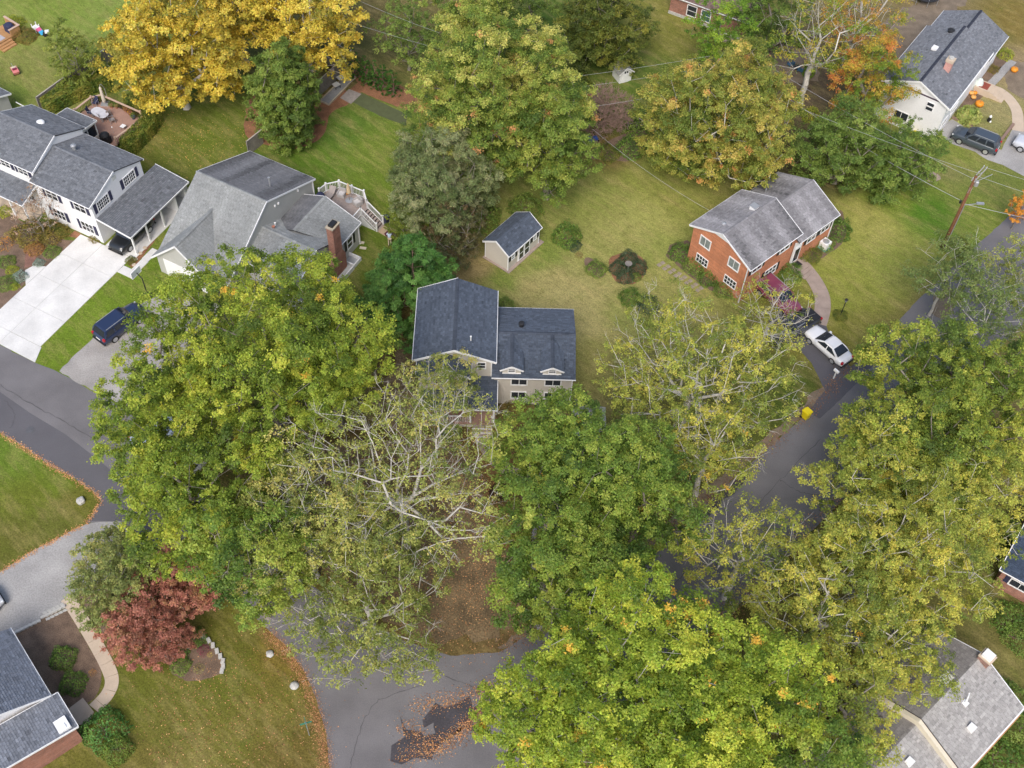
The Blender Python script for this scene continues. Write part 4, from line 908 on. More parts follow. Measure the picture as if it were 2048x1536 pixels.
def ang(a, b):
    d = at(*b) - at(*a); return math.atan2(d.y, d.x)
car('parked_suv', 'dark grey SUV on the upper right driveway', g0(1952, 279, .7), ang((1990, 305), (1907, 272)), paint('charcoal_paint', (.055, .07, .09)))
car('parked_suv', 'silver SUV cut by right edge, upper right driveway', g0(2075, 296, .7), ang((2110, 322), (2030, 288)), paint('silver_paint', (.55, .57, .62)))
car('parked_suv', 'navy blue SUV on the gravel drive beside the bright lawn strip', g0(240, 645, .7), ang((200, 675), (280, 615)), paint('navy_paint', (.018, .03, .075)))
car('parked_suv', 'black SUV under the white carport', l.matrix_basis @ Vector((2.0, 2.2, .05)), LHA - R(90), paint('black_car_paint', (.015, .017, .02)))
car('parked_sedan', 'white sedan on the brick house driveway', g0(1656, 690, .6), ang((1698, 728), (1616, 656)), paint('pearl_white_paint', (.78, .78, .80)), 'sedan')
car('parked_suv', 'red SUV beside the brick house under bare branches', g0(1556, 592, .7), ang((1520, 560), (1590, 622)), paint('maroon_paint', (.22, .05, .09)))
car('pickup_truck', 'black pickup with covered bed on the brick house driveway', g0(1588, 655, .8), ang((1612, 640), (1566, 668)), paint('graphite_paint', (.03, .03, .035)), 'pickup')
car('parked_sedan', 'pale blue car under the oak by left street', g0(318, 862, .6), ang((290, 880), (350, 850)), paint('pale_blue_paint', (.35, .42, .55)), 'sedan')
car('parked_suv', 'white car under the oak near the left street bend', g0(385, 925, .6), ang((350, 960), (420, 890)), MATS['pearl_white_paint'])
car('parked_sedan', 'dark teal car under the bottom centre oak', g0(1255, 1390, .6), ang((1270, 1420), (1240, 1340)), paint('teal_paint', (.04, .08, .10)), 'sedan')
car('parked_suv', 'white vehicle corner at left edge on lower drive', g0(-62, 1226, .6), ang((-110, 1258), (-10, 1198)), MATS['pearl_white_paint'])

# ------------------------------------------------------------------ utility pole and lines
PB = at(1884, 496); PB.z = 0
p = empty('utility_pole', PB, 0, 'brown wooden utility pole with crossarms beside the right street', 'utility pole')
MB().tube([(0, 0, 0), (0, 0, 3), (0, 0, 9.6)], [.2, .18, .13], 10).build('pole', POLE, p, smooth=True)
d = (at(1965, 332, 9.6) - at(1940, 362, 9.2)); d.z = 0; d.normalize(); q = Vector((-d.y, d.x, 0))
for s in (-.14, .14): MB().beam(q * s - d * .35 + Vector((0, 0, 9.2)), q * s + d * 2.1 + Vector((0, 0, 9.3)), .09, .11).build('crossarm', mat('grey_timber', (.33, .31, .28), .9), p)
for k in (-.2, .9, 2.0):
    for s in (-.14, .14): MB().lathe([(.03, 0), (.05, .05), (.035, .1), (.06, .14), (.02, .2)], 8, tuple(q * s + d * k + Vector((0, 0, 9.33)))).build('insulator', GALV, p)
MB().lathe([(.16, 8.5), (.2, 8.55), (.2, 9.0), (.12, 9.1)], 10, (.3, -.1, 0)).build('transformer_bracket', GALV, p)
for k in range(6): MB().beam((.13 + .02 * (k % 2), -.1, 8.2 - .12 * k), (-.16, -.12, 8.2 - .12 * k), .03, .03).build('step_bolt', GALV, p)
MB().tube([(.14, -.14, 5.9), (.15, -.15, 1.5), (.15, -.15, 0)], .04, 6).build('riser_conduit', GALV, p)
MB().lathe([(.1, 6.1), (.12, 6.15), (.12, 6.4), (.02, 6.45)], 8, (-.3, .05, 0)).build('junction_box', BLACKM, p)
sl = MB().beam((.1, 0, 5.9), (1.5, .1, 6.1), .05, .05).build('lamp_arm', GALV, p); MB().box(1.3, 2.0, -.03, .23, 6.05, 6.2).build('lamp_head', GALV, p)
MB().beam(Vector((0, 0, 8.7)) + d * .1, Vector((0, 0, 8.7)) + d * 2.4 + q * -.8, .05, .05).build('switch_arm', GALV, p)
def wire(label, a, b, sag=.6, r_=.011, m=None):
    a, b = Vector(a), Vector(b); n = 24
    pts = [a.lerp(b, i / n) - Vector((0, 0, sag * 4 * (i / n) * (1 - i / n))) for i in range(n + 1)]
    o = MB().tube([x - a for x in pts], r_, 5).build('power_line', m or WIREM); o.location = a; setp(o, label, 'power line')
T = PB + Vector((0, 0, 9.35))
def dirpt(px, py, z, k=1.0):
    e = at(px, py, z); return PB.lerp(e, k).xy.to_3d() + Vector((0, 0, z))
wire('power line from the pole top towards the pale bare tree', T + d * -.2, at(1480, 95, 9.3), .5)
wire('power line from the crossarm across the bushy green tree', T + d * .9 - q * .14, at(1380, 120, 9.0), .6)
wire('low cable from the pole over the brick house yard', PB + Vector((0, 0, 6.3)), at(1560, 185, 5.6), .5, .018)
wire('power line leaving the crossarm to the right edge', T + d * 2.0, at(2300, 420, 9.0), .3)
wire('power line leaving the pole arm to the right edge', T + d * .4, at(2300, 455, 8.6), .3)
wire('low cable leaving the pole to the right edge', PB + Vector((0, 0, 6.1)), at(2300, 480, 6.0), .3, .018)
wire('upper back-lot wire above the white playhouse', at(1040, 166, 8.0), at(1420, 112, 8.0), .2, .010)
wire('middle back-lot wire at the white playhouse', at(1060, 186, 7.5), at(1420, 134, 7.5), .2, .010)
wire('lower back-lot wire below the white playhouse', at(1120, 222, 6.0), at(1420, 172, 6.0), .2, .013)
wire('service wire dropping from the maple to the brick house', at(1185, 258, 6.5), b.matrix_basis @ Vector((2.5, 7.4, 5.2)), .5, .010)
wire('wire from top edge to the large rounded maple, upper', at(690, -12, 8.5), at(880, 66, 8.5), .2, .010)
wire('wire from top edge to the large rounded maple, lower', at(600, 10, 8.0), at(880, 98, 8.0), .2, .009)

# ------------------------------------------------------------------ street furniture and yard things
p = empty('lamp_post', g0(1681, 630), 0, 'thin black lamp post on the brick house lawn', 'lamp post')
MB().tube([(0, 0, 0), (0, 0, 1.9)], .045, 8).build('post', BLACKM, p); MB().lathe([(.1, 1.9), (.16, 2.15), (.02, 2.3)], 6).build('lantern', GLASS_L, p); MB().lathe([(.19, 2.16), (.02, 2.36)], 6).build('lantern_cap', BLACKM, p)
p = empty('street_sign', g0(619, 1471), R(20), 'green street name sign on a thin pole, lower lawn', 'sign')
MB().tube([(0, 0, 0), (0, 0, 2.3)], .03, 8).build('post', GALV, p); sg = mat('green_sign', (.02, .22, .16), .5, .02)
MB().box(-.42, .42, -.012, .012, 2.32, 2.52).build('blade', sg, p); MB().box(-.012, .012, -.42, .42, 2.56, 2.76).build('blade', sg, p)
for z_ in (2.54,): MB().box(-.05, .05, -.05, .05, 2.28, 2.57).build('bracket', GALV, p)
def boulder(label, px, py, r_, sd_):
    bm = bmesh.new(); bmesh.ops.create_icosphere(bm, subdivisions=3, radius=r_); g = random.Random(sd_); ph = [g.uniform(0, 6) for _ in range(4)]
    for v_ in bm.verts:
        v_.co *= 1 + .12 * math.sin(v_.co.x * 5 / r_ + ph[0]) * math.sin(v_.co.y * 4 / r_ + ph[1]) + .1 * math.sin(v_.co.z * 6 / r_ + ph[2]); v_.co.z = max(v_.co.z, -.4 * r_) * .72
    me = bpy.data.meshes.new('boulder'); bm.to_mesh(me); bm.free(); me.materials.append(STONE)
    for f_ in me.polygons: f_.use_smooth = True
    o = link('boulder', me); p_ = g0(px, py); o.location = (p_.x, p_.y, .28 * r_); setp(o, label, 'boulder', 'boulders on lawn edges')
boulder('pale boulder on the left lawn corner', 162, 1003, .36, 1); boulder('pale boulder at lower lawn edge, upper of two', 540, 1309, .28, 2); boulder('long pale boulder at lower lawn edge, lower of two', 589, 1372, .32, 3)

p = empty('waste_cart', g0(1610, 836), R(40), 'bright yellow wheeled waste cart beside the right street', 'waste cart')
YB = mat('yellow_plastic', (.78, .62, .01), .4, .03); mb = MB(); loft(mb, [[(-.24, -.26, .1), (.24, -.26, .1), (.24, .26, .1), (-.24, .26, .1)], [(-.31, -.33, 1.0), (.31, -.33, 1.0), (.31, .33, 1.0), (-.31, .33, 1.0)]]); mb.build('bin', YB, p)
mb = MB(); loft(mb, [[(-.34, -.36, 1.0), (.34, -.36, 1.0), (.34, .38, 1.0), (-.34, .38, 1.0)], [(-.3, -.3, 1.1), (.3, -.3, 1.1), (.3, .32, 1.1), (-.3, .32, 1.1)]]); mb.build('lid', YB, p); MB().box(-.26, .26, .38, .43, .93, .98).build('handle', YB, p)
for s in (-.3, .3): MB().lathe([(.1, -.03), (.12, -.02), (.12, .02), (.1, .03)], 12, (s, .28, .12), 'x').build('wheel', TYRE, p)
p = empty('mailbox', g0(1667, 757), R(40), 'white mailbox on a post at the brick house drive', 'mailbox')
MB().box(-.05, .05, -.05, .05, 0, 1.0).build('post', WHITE, p); mb = MB(); mb.prism([(-.12, -.26, 1.0), (.12, -.26, 1.0), (.12, -.26, 1.16), (.06, -.26, 1.24), (-.06, -.26, 1.24), (-.12, -.26, 1.16)], (0, .52, 0)); mb.build('box', WHITE, p)
p = empty('basketball_hoop', g0(296, 592), R(-25.8) + R(180), 'portable basketball hoop at the edge of the bright lawn', 'basketball hoop')
MB().lathe([(.45, 0), (.45, .12), (.3, .2)], 10, (0, 0, 0)).build('base', BLACKM, p); MB().tube([(0, 0, .2), (0, 0, 2.4), (.5, 0, 2.9)], .05, 8).build('pole', BLACKM, p)
bb = MB(); bb.box(.55, .6, -.6, .6, 2.55, 3.3); bb.build('backboard', mat('clear_board', (.45, .5, .5), .2), p)
for a in ((.54, .61, -.62, .62, 3.26, 3.33), (.54, .61, -.62, .62, 2.52, 2.58), (.54, .61, -.64, -.58, 2.58, 3.26), (.54, .61, .58, .64, 2.58, 3.26)): part('backboard_frame', WHITE, p, a)
mb = MB(); pr = [(.23 * math.cos(t) + .85, .23 * math.sin(t), 2.7) for t in np.linspace(0, 2 * math.pi, 17)]; mb.tube(pr, .02, 5); mb.build('rim', mat('orange_rim', (.65, .16, .05), .5), p)

# fences: each board its own piece
def fence(name, label, pts, h_, m, bw=.14, gap=.01, cap=None, group=None):
    W0 = at(*pts[0]); root = empty(name, (W0.x, W0.y, 0), 0, label, 'fence', group)
    P_ = [at(*q_) - W0 for q_ in pts]
    for a, b_ in zip(P_, P_[1:]):
        a.z = b_.z = 0; L = (b_ - a).length; dd = (b_ - a).normalized(); n = int(L / (bw + gap)); s = Vector((-dd.y, dd.x, 0))
        for k in range(n):
            c0 = a + dd * (k * (bw + gap)); hh = h_ + random.uniform(-.02, .02)
            MB().prism([c0 + s * .012, c0 + dd * bw + s * .012, c0 + dd * bw - s * .012, c0 - s * .012], (0, 0, hh)).build('board', m, root)
        for z_ in (.3, h_ - .25): MB().beam(a + s * .04 + Vector((0, 0, z_)), b_ + s * .04 + Vector((0, 0, z_)), .05, .09).build('rail', m, root)
        if cap: MB().beam(a + Vector((0, 0, h_ + .03)), b_ + Vector((0, 0, h_ + .03)), .12, .04).build('cap', cap, root)
        for k in range(int(L / 2.4) + 1): c0 = a + dd * min(L, k * 2.4); MB().box(c0.x - .05, c0.x + .05, c0.y - .05, c0.y + .05, 0, h_ + .06).build('post', m, root)
    return root
CAPM = mat('pale_fence_cap', (.42, .38, .33), .85, .1)
fence('board_fence', 'weathered board fence behind the reddish deck hedge', [(82, 222), (150, 172), (228, 118)], 1.8, FENCE, cap=CAPM)
fence('board_fence', 'grey board fence beside the square stone patio', [(636, 195), (706, 128)], 1.9, FENCE, cap=CAPM)
fence('board_fence', 'low fence enclosure beside the yellow sycamore', [(646, 118), (672, 100), (706, 124), (672, 138), (646, 122)], 1.0, FENCE, cap=CAPM)
fence('board_fence', 'short fence stub behind the grey house roof', [(498, 310), (528, 286)], 1.8, FENCE, cap=CAPM)
fence('board_fence', 'brown fence panel between brick house and bushy green tree', [(1568, 300), (1604, 318)], 1.8, FENCE_B)
fence('board_fence', 'dark brown fence along the bare soil yard', [(1540, 105), (1580, 68)], 1.5, FENCE_B)
fence('board_fence', 'thin rail fence under the bare shrub', [(1255, 258), (1295, 252)], .9, FENCE, bw=.05, gap=.2)

# square gravel patio with timber edging and paper-white stools
pt = empty('fire_patio', g0(680, 182), 0, 'rectangular gravel patio with pale timber edging by the grey fence', 'patio')
c4_ = [at(*q_) - pt.location for q_ in ((640, 203), (697, 147), (713, 154), (658, 211))]
for v_ in c4_: v_.z = 0
MB().prism([v_ + Vector((0, 0, .01)) for v_ in c4_], (0, 0, .05)).build('gravel', mat('blue_gravel', (.24, .24, .24), .95, .1, 3, 20, .25), pt)
for i in range(4): MB().beam(c4_[i] + Vector((0, 0, .08)), c4_[(i + 1) % 4] + Vector((0, 0, .08)), .13, .16).build('edging', mat('tan_timber', (.42, .36, .27), .85), pt)
for i, (px, py) in enumerate(((673, 176), (681, 162))):
    t_ = empty('side_table', g0(px, py), R(45), ['pale square table on the gravel patio, nearer one', 'pale square table on the gravel patio, farther one'][i], 'table'); t_.location.z = .07
    MB().box(-.35, .35, -.35, .35, .4, .45).build('top', mat('pale_top', (.6, .58, .55), .7), t_)
    for sx in (-.3, .3):
        for sy in (-.3, .3): MB().box(sx - .025, sx + .025, sy - .025, sy + .025, 0, .4).build('leg', BLACKM, t_)

# ------------------------------------------------------------------ chairs
def chair(name, label, p, rz, m, m2=None, lounge=False, group=None, z=0.0):
    o = empty(name, p, rz, label, 'chair', group); o.location.z = z; m2 = m2 or m; sh = .36 if lounge else .44; w_ = .3 if lounge else .25
    MB().box(-w_, w_, -.25, .27, sh - .04, sh).build('seat', m2, o)
    mb = MB(); mb.prism([(-w_, .25, sh), (w_, .25, sh), (w_, .4, sh + .55), (-w_, .4, sh + .55)], (0, .03, 0)); mb.build('backrest', m2, o)
    for sx in (-1, 1):
        MB().box(sx * w_ - .02, sx * w_ + .02, -.25, .3, sh + .2, sh + .23).build('armrest', m, o)
        for y_ in (-.22, .25): MB().box(sx * w_ - .02, sx * w_ + .02, y_ - .02, y_ + .02, 0, sh + (.2 if y_ < 0 else 0)).build('leg', m, o)
    return o
# reddish deck behind the white house: single boards, pink rail, furniture
rd = empty('garden_deck', LH, LHA, 'reddish brown deck with pink-capped railing behind the white house', 'deck')
GZ = .5
zk = (120, 170, 9.75)
def dl(x, y, z_=GZ): v_ = l.matrix_basis.inverted() @ at(*zoomed(zk, x, y), z_); return (v_.x, v_.y)
cor = [dl(275, 480, GZ + .9), dl(600, 230, GZ + .9), dl(800, 185, GZ + .9), dl(1560, 520, GZ + .9), dl(1590, 650, GZ + .9), dl(1085, 1090, GZ + .5)]
X0, X1 = min(c[0] for c in cor) - .5, max(c[0] for c in cor)
def inside(poly, x, y):
    c = False; j = len(poly) - 1
    for i in range(len(poly)):
        if (poly[i][1] > y) != (poly[j][1] > y) and x < (poly[j][0] - poly[i][0]) * (y - poly[i][1]) / (poly[j][1] - poly[i][1]) + poly[i][0]: c = not c
        j = i
    return c
dp = cor + [(cor[5][0], 7.9), (-9.8, 7.9), (-9.8, 11.9), (cor[0][0], 11.9)]
y_ = 7.9
while y_ < max(c[1] for c in cor):
    xs_ = [x for x in np.arange(X0, X1 + .05, .05) if inside(dp, x, y_ + .07)]
    if len(xs_) > 3: MB().box(min(xs_), max(xs_), y_ + .005, y_ + .135, GZ - .04, GZ + random.uniform(0, .003)).build('board', DECK_R, rd)
    y_ += .14
railing(rd, [(*c, GZ) for c in cor], .85, .2, RAIL_D, RAIL_D, RAIL_P, .03, .2)
part('base', RAIL_D, rd, (-9.7, cor[5][0] - .2, 8.0, 10.5, 0.02, GZ - .06))
def dpos(x, y, z_=GZ): v_ = at(*zoomed(zk, x, y), z_); return Vector((v_.x, v_.y, GZ))
t_ = empty('patio_table', dpos(775, 540, GZ + .7), LHA - R(8), 'pale oval patio table on the reddish deck', 'table'); t_.location.z = GZ
mb = MB(); k_ = [(1.05 * math.copysign(abs(math.cos(a)) ** .75, math.cos(a)), .62 * math.copysign(abs(math.sin(a)) ** .75, math.sin(a)), .7) for a in np.linspace(0, 2 * math.pi, 25)[:-1]]; mb.prism(k_, (0, 0, .04)); mb.build('top', mat('grey_white_top', (.58, .57, .6), .5), t_)
for sx in (-.7, .7):
    for sy in (-.35, .35): MB().box(sx - .03, sx + .03, sy - .03, sy + .03, 0, .7).build('leg', GALV, t_)
CB = mat('navy_sling', (.03, .035, .08), .8); CT = mat('taupe_sling', (.30, .26, .24), .8)
for i, (x, y, a, m2, lb) in enumerate(((620, 590, 110, CB, 'navy chair at the left of the patio table'), (850, 690, 155, CT, 'taupe chair below the patio table'), (950, 600, 240, CT, 'taupe chair at the right end of the patio table'), (1030, 730, 150, CT, 'taupe chair standing apart on the deck'), (700, 400, 10, CB, 'navy chair above the patio table'))):
    chair('patio_chair', lb, dpos(x, y), LHA + R(a), GALV, m2, z=GZ)
pr = empty('patio_umbrella', dpos(880, 370), 0, 'furled cream cantilever umbrella at the deck corner', 'umbrella'); pr.location.z = GZ
MB().box(-.4, .4, -.4, .4, 0, .08).build('base', GALV, pr); MB().lathe([(.12, .25), (.2, .5), (.14, 2.1), (.03, 2.3)], 8).build('canopy', mat('cream_canvas', (.62, .56, .46), .9), pr)
MB().tube([(.3, .3, .08), (.3, .3, 1.9), (.15, .15, 2.5), (0, 0, 2.45)], .03, 6).build('mast', GALV, pr)
gr = empty('barbecue_grill', dpos(910, 1110), LHA, 'black covered barbecue grill on the reddish deck', 'grill'); gr.location.z = GZ
MB().box(-.55, .55, -.28, .28, .1, .8).build('cart', BLACKM, gr); MB().lathe([(.5, .8), (.5, .95), (.4, 1.1), (.15, 1.2)], 12).build('hood', BLACKM, gr)
POT = mat('terracotta', (.35, .17, .1), .8); POTB = mat('blue_pot', (.05, .06, .14), .5)
def potted(label, loc, r_, pal, key, m=POT, hh=.5):
    o = empty('potted_plant', loc, random.uniform(0, 6), label, 'plant', 'potted plants on the decks'); MB().lathe([(r_ * .6, 0), (r_ * .9, .35), (r_, .38), (r_ * .85, .36)], 10).build('pot', m, o)
    POTS.append((o, r_, pal, key, hh))
POTS = []
for i, (x, y, lb, pl) in enumerate(((640, 330, 'potted plant at the upper left deck rail', 0), (740, 330, 'flowering pot at the top corner of the deck', 1), (1010, 440, 'leafy pot right of the furled umbrella', 0), (1105, 450, 'leafy pot second from the furled umbrella', 0), (1290, 520, 'straw-coloured pot along the long deck rail', 2), (1380, 590, 'low flower pot near the right deck corner', 1), (1440, 660, 'blue pot at the right deck corner', 0))):
    potted(lb, dpos(x, y), .24, pl, 'pot%d' % pl, POTB if i in (1, 6) else POT)
for i, (x, y) in enumerate(((1245, 860), (1050, 945))):
    o = empty('garden_light', dpos(x, y), LHA, ['pale square stool near the lower deck rail', 'thin path light on the reddish deck'][i], ['stool', 'light'][i])
    if i == 0:
        MB().box(-.24, .24, -.24, .24, .38, .44).build('top', WHITE, o)
        for sx in (-.2, .2):
            for sy in (-.2, .2): MB().box(sx - .02, sx + .02, sy - .02, sy + .02, 0, .38).build('leg', GALV, o)
    else: MB().tube([(0, 0, 0), (0, 0, .8)], .015, 6).build('stake', GALV, o); MB().lathe([(.05, .8), (.08, .85), (.02, .95)], 8).build('cap', WHITE, o)

# grey house deck furniture
def gl(x, y, z_=0): return g.matrix_basis @ Vector((x, y, z_))
GA = R(-26.2); CU = mat('pale_cushion', (.50, .48, .47), .9); WK = mat('wicker', (.40, .38, .37), .85)
def sofa(label, x, y, rz, w_=.75):
    o = empty('deck_armchair', gl(x, y), GA + R(rz), label, 'chair'); o.location.z = DZ
    MB().box(-w_ / 2, w_ / 2, -.36, .36, .05, .34).build('base', WK, o); MB().box(-w_ / 2 + .1, w_ / 2 - .1, -.34, .2, .34, .46).build('cushion', CU, o); MB().box(-w_ / 2, w_ / 2, .22, .38, .34, .8).build('backrest', WK, o)
    for sx in (-1, 1): MB().box(sx * (w_ / 2 - .05) - .06, sx * (w_ / 2 - .05) + .06, -.36, .3, .34, .58).build('armrest', WK, o)
sofa('pale wicker armchair on the grey deck, left one', 1.9, 1.5, 10); sofa('pale wicker armchair on the grey deck, right one', 3.9, 1.3, -20, .8)
o = empty('chaise_longue', gl(1.0, .6), GA + R(5), 'taupe chaise longue on the grey deck', 'lounger'); o.location.z = DZ
MB().box(-.34, .34, -.9, .4, .25, .36).build('seat', CT, o); MB().prism([(-.34, .4, .3), (.34, .4, .3), (.34, 1.0, .75), (-.34, 1.0, .75)], (0, 0, .08)).build('backrest', CT, o)
for sx in (-.3, .3):
    for sy in (-.85, .35): MB().box(sx - .02, sx + .02, sy - .02, sy + .02, 0, .25).build('leg', GALV, o)
o = empty('deck_umbrella', gl(2.9, 1.35), GA, 'furled tan umbrella in a round base on the grey deck', 'umbrella'); o.location.z = DZ
MB().lathe([(.4, 0), (.42, .06), (.1, .12)], 14).build('base', GALV, o); MB().tube([(0, 0, .1), (0, 0, 2.3)], .025, 8).build('pole', BARK_B, o); MB().lathe([(.2, 1.0), (.24, 1.15), (.12, 2.1), (.02, 2.35)], 9).build('canopy', mat('tan_canvas', (.55, .42, .26), .9), o)
o = empty('deck_grill', gl(.55, -.15), GA, 'black covered grill on the grey deck, by the roof', 'grill'); o.location.z = DZ
MB().box(-.45, .45, -.25, .25, .05, .75).build('cart', CB, o); MB().lathe([(.42, .75), (.42, .85), (.3, 1.02), (.1, 1.08)], 12).build('hood', CB, o)
POTS_ = gl(2.2, 2.0); 
o = empty('pumpkin', POTS_, 0, 'orange pumpkin beside the wicker armchair', 'pumpkin'); o.location.z = DZ
def pumpkin_mesh(o, r_=.2, m=None):
    mb = MB(); pr = []
    prof = [(.25, 0), (.8, .12), (1, .45), (.85, .72), (.3, .85), (.12, .78)]
    for i, (a, z_) in enumerate(prof):
        for j in range(16): t = 2 * math.pi * j / 16; rr = a * r_ * (1 + .07 * math.cos(8 * t)); mb.v.append((rr * math.cos(t), rr * math.sin(t), z_ * r_ * 1.5))
    for i in range(5):
        for j in range(16): mb.f.append((i * 16 + j, i * 16 + (j + 1) % 16, (i + 1) * 16 + (j + 1) % 16, (i + 1) * 16 + j))
    mb.f.append(tuple(range(15, -1, -1))); mb.f.append(tuple(80 + j for j in range(16))); mb.build('fruit', m or ORPK, o, smooth=True)
    MB().tube([(0, 0, r_ * 1.15), (.02, 0, r_ * 1.4), (.06, .01, r_ * 1.55)], [.03, .022, .02], 6).build('stem', BARK, o)
ORPK = mat('pumpkin_skin', (.72, .26, .02), .5, .08)
pumpkin_mesh(o)
for i, (x, y, lb) in enumerate(((6.75, 1.75, 'dark covered planter at the foot of the deck stair'), )):
    o = empty('covered_planter', gl(x, y), GA, lb, 'planter'); MB().box(-.3, .3, -.3, .3, 0, .65).build('box', CB, o); MB().box(-.33, .33, -.33, .33, .65, .72).build('lid', CB, o)
for i, (px, py) in enumerate(((722, 486), (726, 497))):
    o = empty('splash_block', g0(px, py), GA + R(20), ['cream splash block by the chimney, upper one', 'cream splash block by the chimney, lower one'][i], 'splash block'); MB().box(-.32, .32, -.13, .13, 0, .05).build('tray', CREAM, o); MB().box(-.32, .32, -.13, -.09, .05, .1).build('rim', CREAM, o); MB().box(-.32, .32, .09, .13, .05, .1).build('rim', CREAM, o)

# ------------------------------------------------------------------ person carrying a dark red bundle
def skin_figure(name, verts, edges, radii, m, parent, root=0):
    me = bpy.data.meshes.new(name); me.from_pydata(verts, edges, []); o = bpy.data.objects.new(name, me); col.objects.link(o)
    md = o.modifiers.new('skin', 'SKIN'); sk = me.skin_vertices[0].data
    for i, r_ in enumerate(radii): sk[i].radius = (r_, r_) if not hasattr(r_, '__len__') else r_
    sk[root].use_root = True
    s = o.modifiers.new('sub', 'SUBSURF'); s.levels = s.render_levels = 1
    dg = bpy.context.evaluated_depsgraph_get(); m2 = bpy.data.meshes.new_from_object(o.evaluated_get(dg)); bpy.data.objects.remove(o); m2.materials.clear(); m2.materials.append(m)
    for f_ in m2.polygons: f_.use_smooth = True
    return link(name, m2, parent)
pp = at(780, 489); per = empty('person', (pp.x, pp.y, 0), R(8), 'person in pale blue shirt and khaki trousers walking away with a dark red bundle', 'person')
SKIN = mat('skin', (.50, .32, .24), .6, .03); SHIRT = mat('pale_blue_shirt', (.48, .58, .72), .85, .06); KHAKI = mat('khaki_cloth', (.48, .40, .29), .9, .06)
bv = [(0, 0, .92), (0, .03, 1.12), (0, .1, 1.34), (0, .14, 1.46), (0, .18, 1.54), (0, .23, 1.66), (.09, 0, .88), (.10, .08, .5), (.10, .0, .09), (.10, .1, .05), (-.09, 0, .88), (-.11, -.06, .5), (-.12, -.24, .14), (-.12, -.18, .06),
      (.19, .12, 1.38), (.25, .2, 1.12), (.2, .42, 1.06), (.16, .52, 1.06), (-.19, .12, 1.38), (-.25, .2, 1.12), (-.18, .42, 1.06), (-.13, .52, 1.06)]
be = [(0, 1), (1, 2), (2, 3), (3, 4), (4, 5), (0, 6), (6, 7), (7, 8), (8, 9), (0, 10), (10, 11), (11, 12), (12, 13), (2, 14), (14, 15), (15, 16), (16, 17), (2, 18), (18, 19), (19, 20), (20, 21)]
br = [(.15, .12), (.14, .11), (.17, .12), .08, .055, .1, .09, .065, .045, .04, .09, .065, .045, .04, .065, .048, .036, .035, .065, .048, .036, .035]
skin_figure('body', bv, be, br, SKIN, per)
skin_figure('shirt', [bv[0], bv[1], bv[2], bv[3], bv[14], tuple(Vector(bv[14]).lerp(Vector(bv[15]), .8)), bv[18], tuple(Vector(bv[18]).lerp(Vector(bv[19]), .8))], [(0, 1), (1, 2), (2, 3), (2, 4), (4, 5), (2, 6), (6, 7)], [(.19, .15), (.175, .14), (.205, .15), .09, .09, .07, .09, .07], SHIRT, per, 0)
skin_figure('trousers', [bv[0], bv[6], bv[7], tuple(Vector(bv[8]) + Vector((0, 0, .03))), bv[10], bv[11], tuple(Vector(bv[12]) + Vector((0, .01, .02)))], [(0, 1), (1, 2), (2, 3), (0, 4), (4, 5), (5, 6)], [(.175, .135), .11, .085, .065, .11, .085, .065], KHAKI, per, 0)
MB().lathe([(.02, .105), (.075, .085), (.1, .03), (.1, -.03), (.07, -.05)], 12, (0, .22, 1.69)).build('hair', mat('grey_brown_hair', (.12, .09, .07), .8), per, smooth=True)
for s in (.1, -.12): MB().box(s - .05, s + .05, (-.05 if s > 0 else -.29), (.2 if s > 0 else -.08), .0 if s > 0 else .02, .08 if s > 0 else .12).build('shoe', BLACKM, per)
bd = empty('carried_bundle', per.matrix_basis @ Vector((.02, .62, .85)), .3, 'dark red bundle held in front of the walking person', 'bundle')
bm_ = bmesh.new(); bmesh.ops.create_icosphere(bm_, subdivisions=3, radius=.3)
for v_ in bm_.verts: v_.co.x *= 1.5; v_.co *= 1 + .16 * math.sin(v_.co.x * 13) * math.sin(v_.co.y * 15 + 1) + .1 * math.sin(v_.co.z * 19)
me = bpy.data.meshes.new('cloth'); bm_.to_mesh(me); bm_.free(); me.materials.append(mat('maroon_cloth', (.10, .025, .035), .9, .2)); link('cloth', me, bd)
MB().beam((-.4, 0, -.05), (.4, .1, .3), .05, .05).build('strap', mat('red_strap', (.35, .04, .05), .8), bd)

# ------------------------------------------------------------------ upper right yard: pumpkins and decorations
for i, (px, py, r_, lb) in enumerate(((1957, 212, .48, 'large orange pumpkin figure on the lawn left of the walk'), (2027, 143, .42, 'orange pumpkin right of the side walk'), (1942, 189, .3, 'pale orange pumpkin nearest the house wall'), (1949, 188, .26, 'small orange pumpkin beside the pale one'), (1946, 197, .3, 'yellowish pumpkin at the front of the pumpkin group'))):
    o = empty('pumpkin', g0(px, py), i, lb, 'pumpkin', 'pumpkins at the upper right house'); pumpkin_mesh(o, r_, mat('pale_pumpkin_skin', (.70, .36, .10), .5) if i in (2, 4) else None)
o = empty('inflatable_ghost', g0(1953, 178), 0, 'pale draped figure beside the upper right stoop', 'yard decoration')
mb = MB(); n_ = 20; prof = [(.75, 0), (.62, .35), (.48, .8), (.36, 1.15), (.22, 1.4), (.03, 1.5)]
for a, z_ in prof:
    for j in range(n_): t = 2 * math.pi * j / n_; rr = a * (1 + .14 * math.cos(6 * t) * (1 - z_ / 1.6)); mb.v.append((rr * math.cos(t), rr * math.sin(t), z_))
for i in range(5):
    for j in range(n_): mb.f.append((i * n_ + j, i * n_ + (j + 1) % n_, (i + 1) * n_ + (j + 1) % n_, (i + 1) * n_ + j))
mb.build('drape', mat('pale_fabric', (.60, .66, .62), .9), o, smooth=True); MB().tube([(0, 0, 0), (0, 0, 1.3)], .03, 6).build('stand', GALV, o)
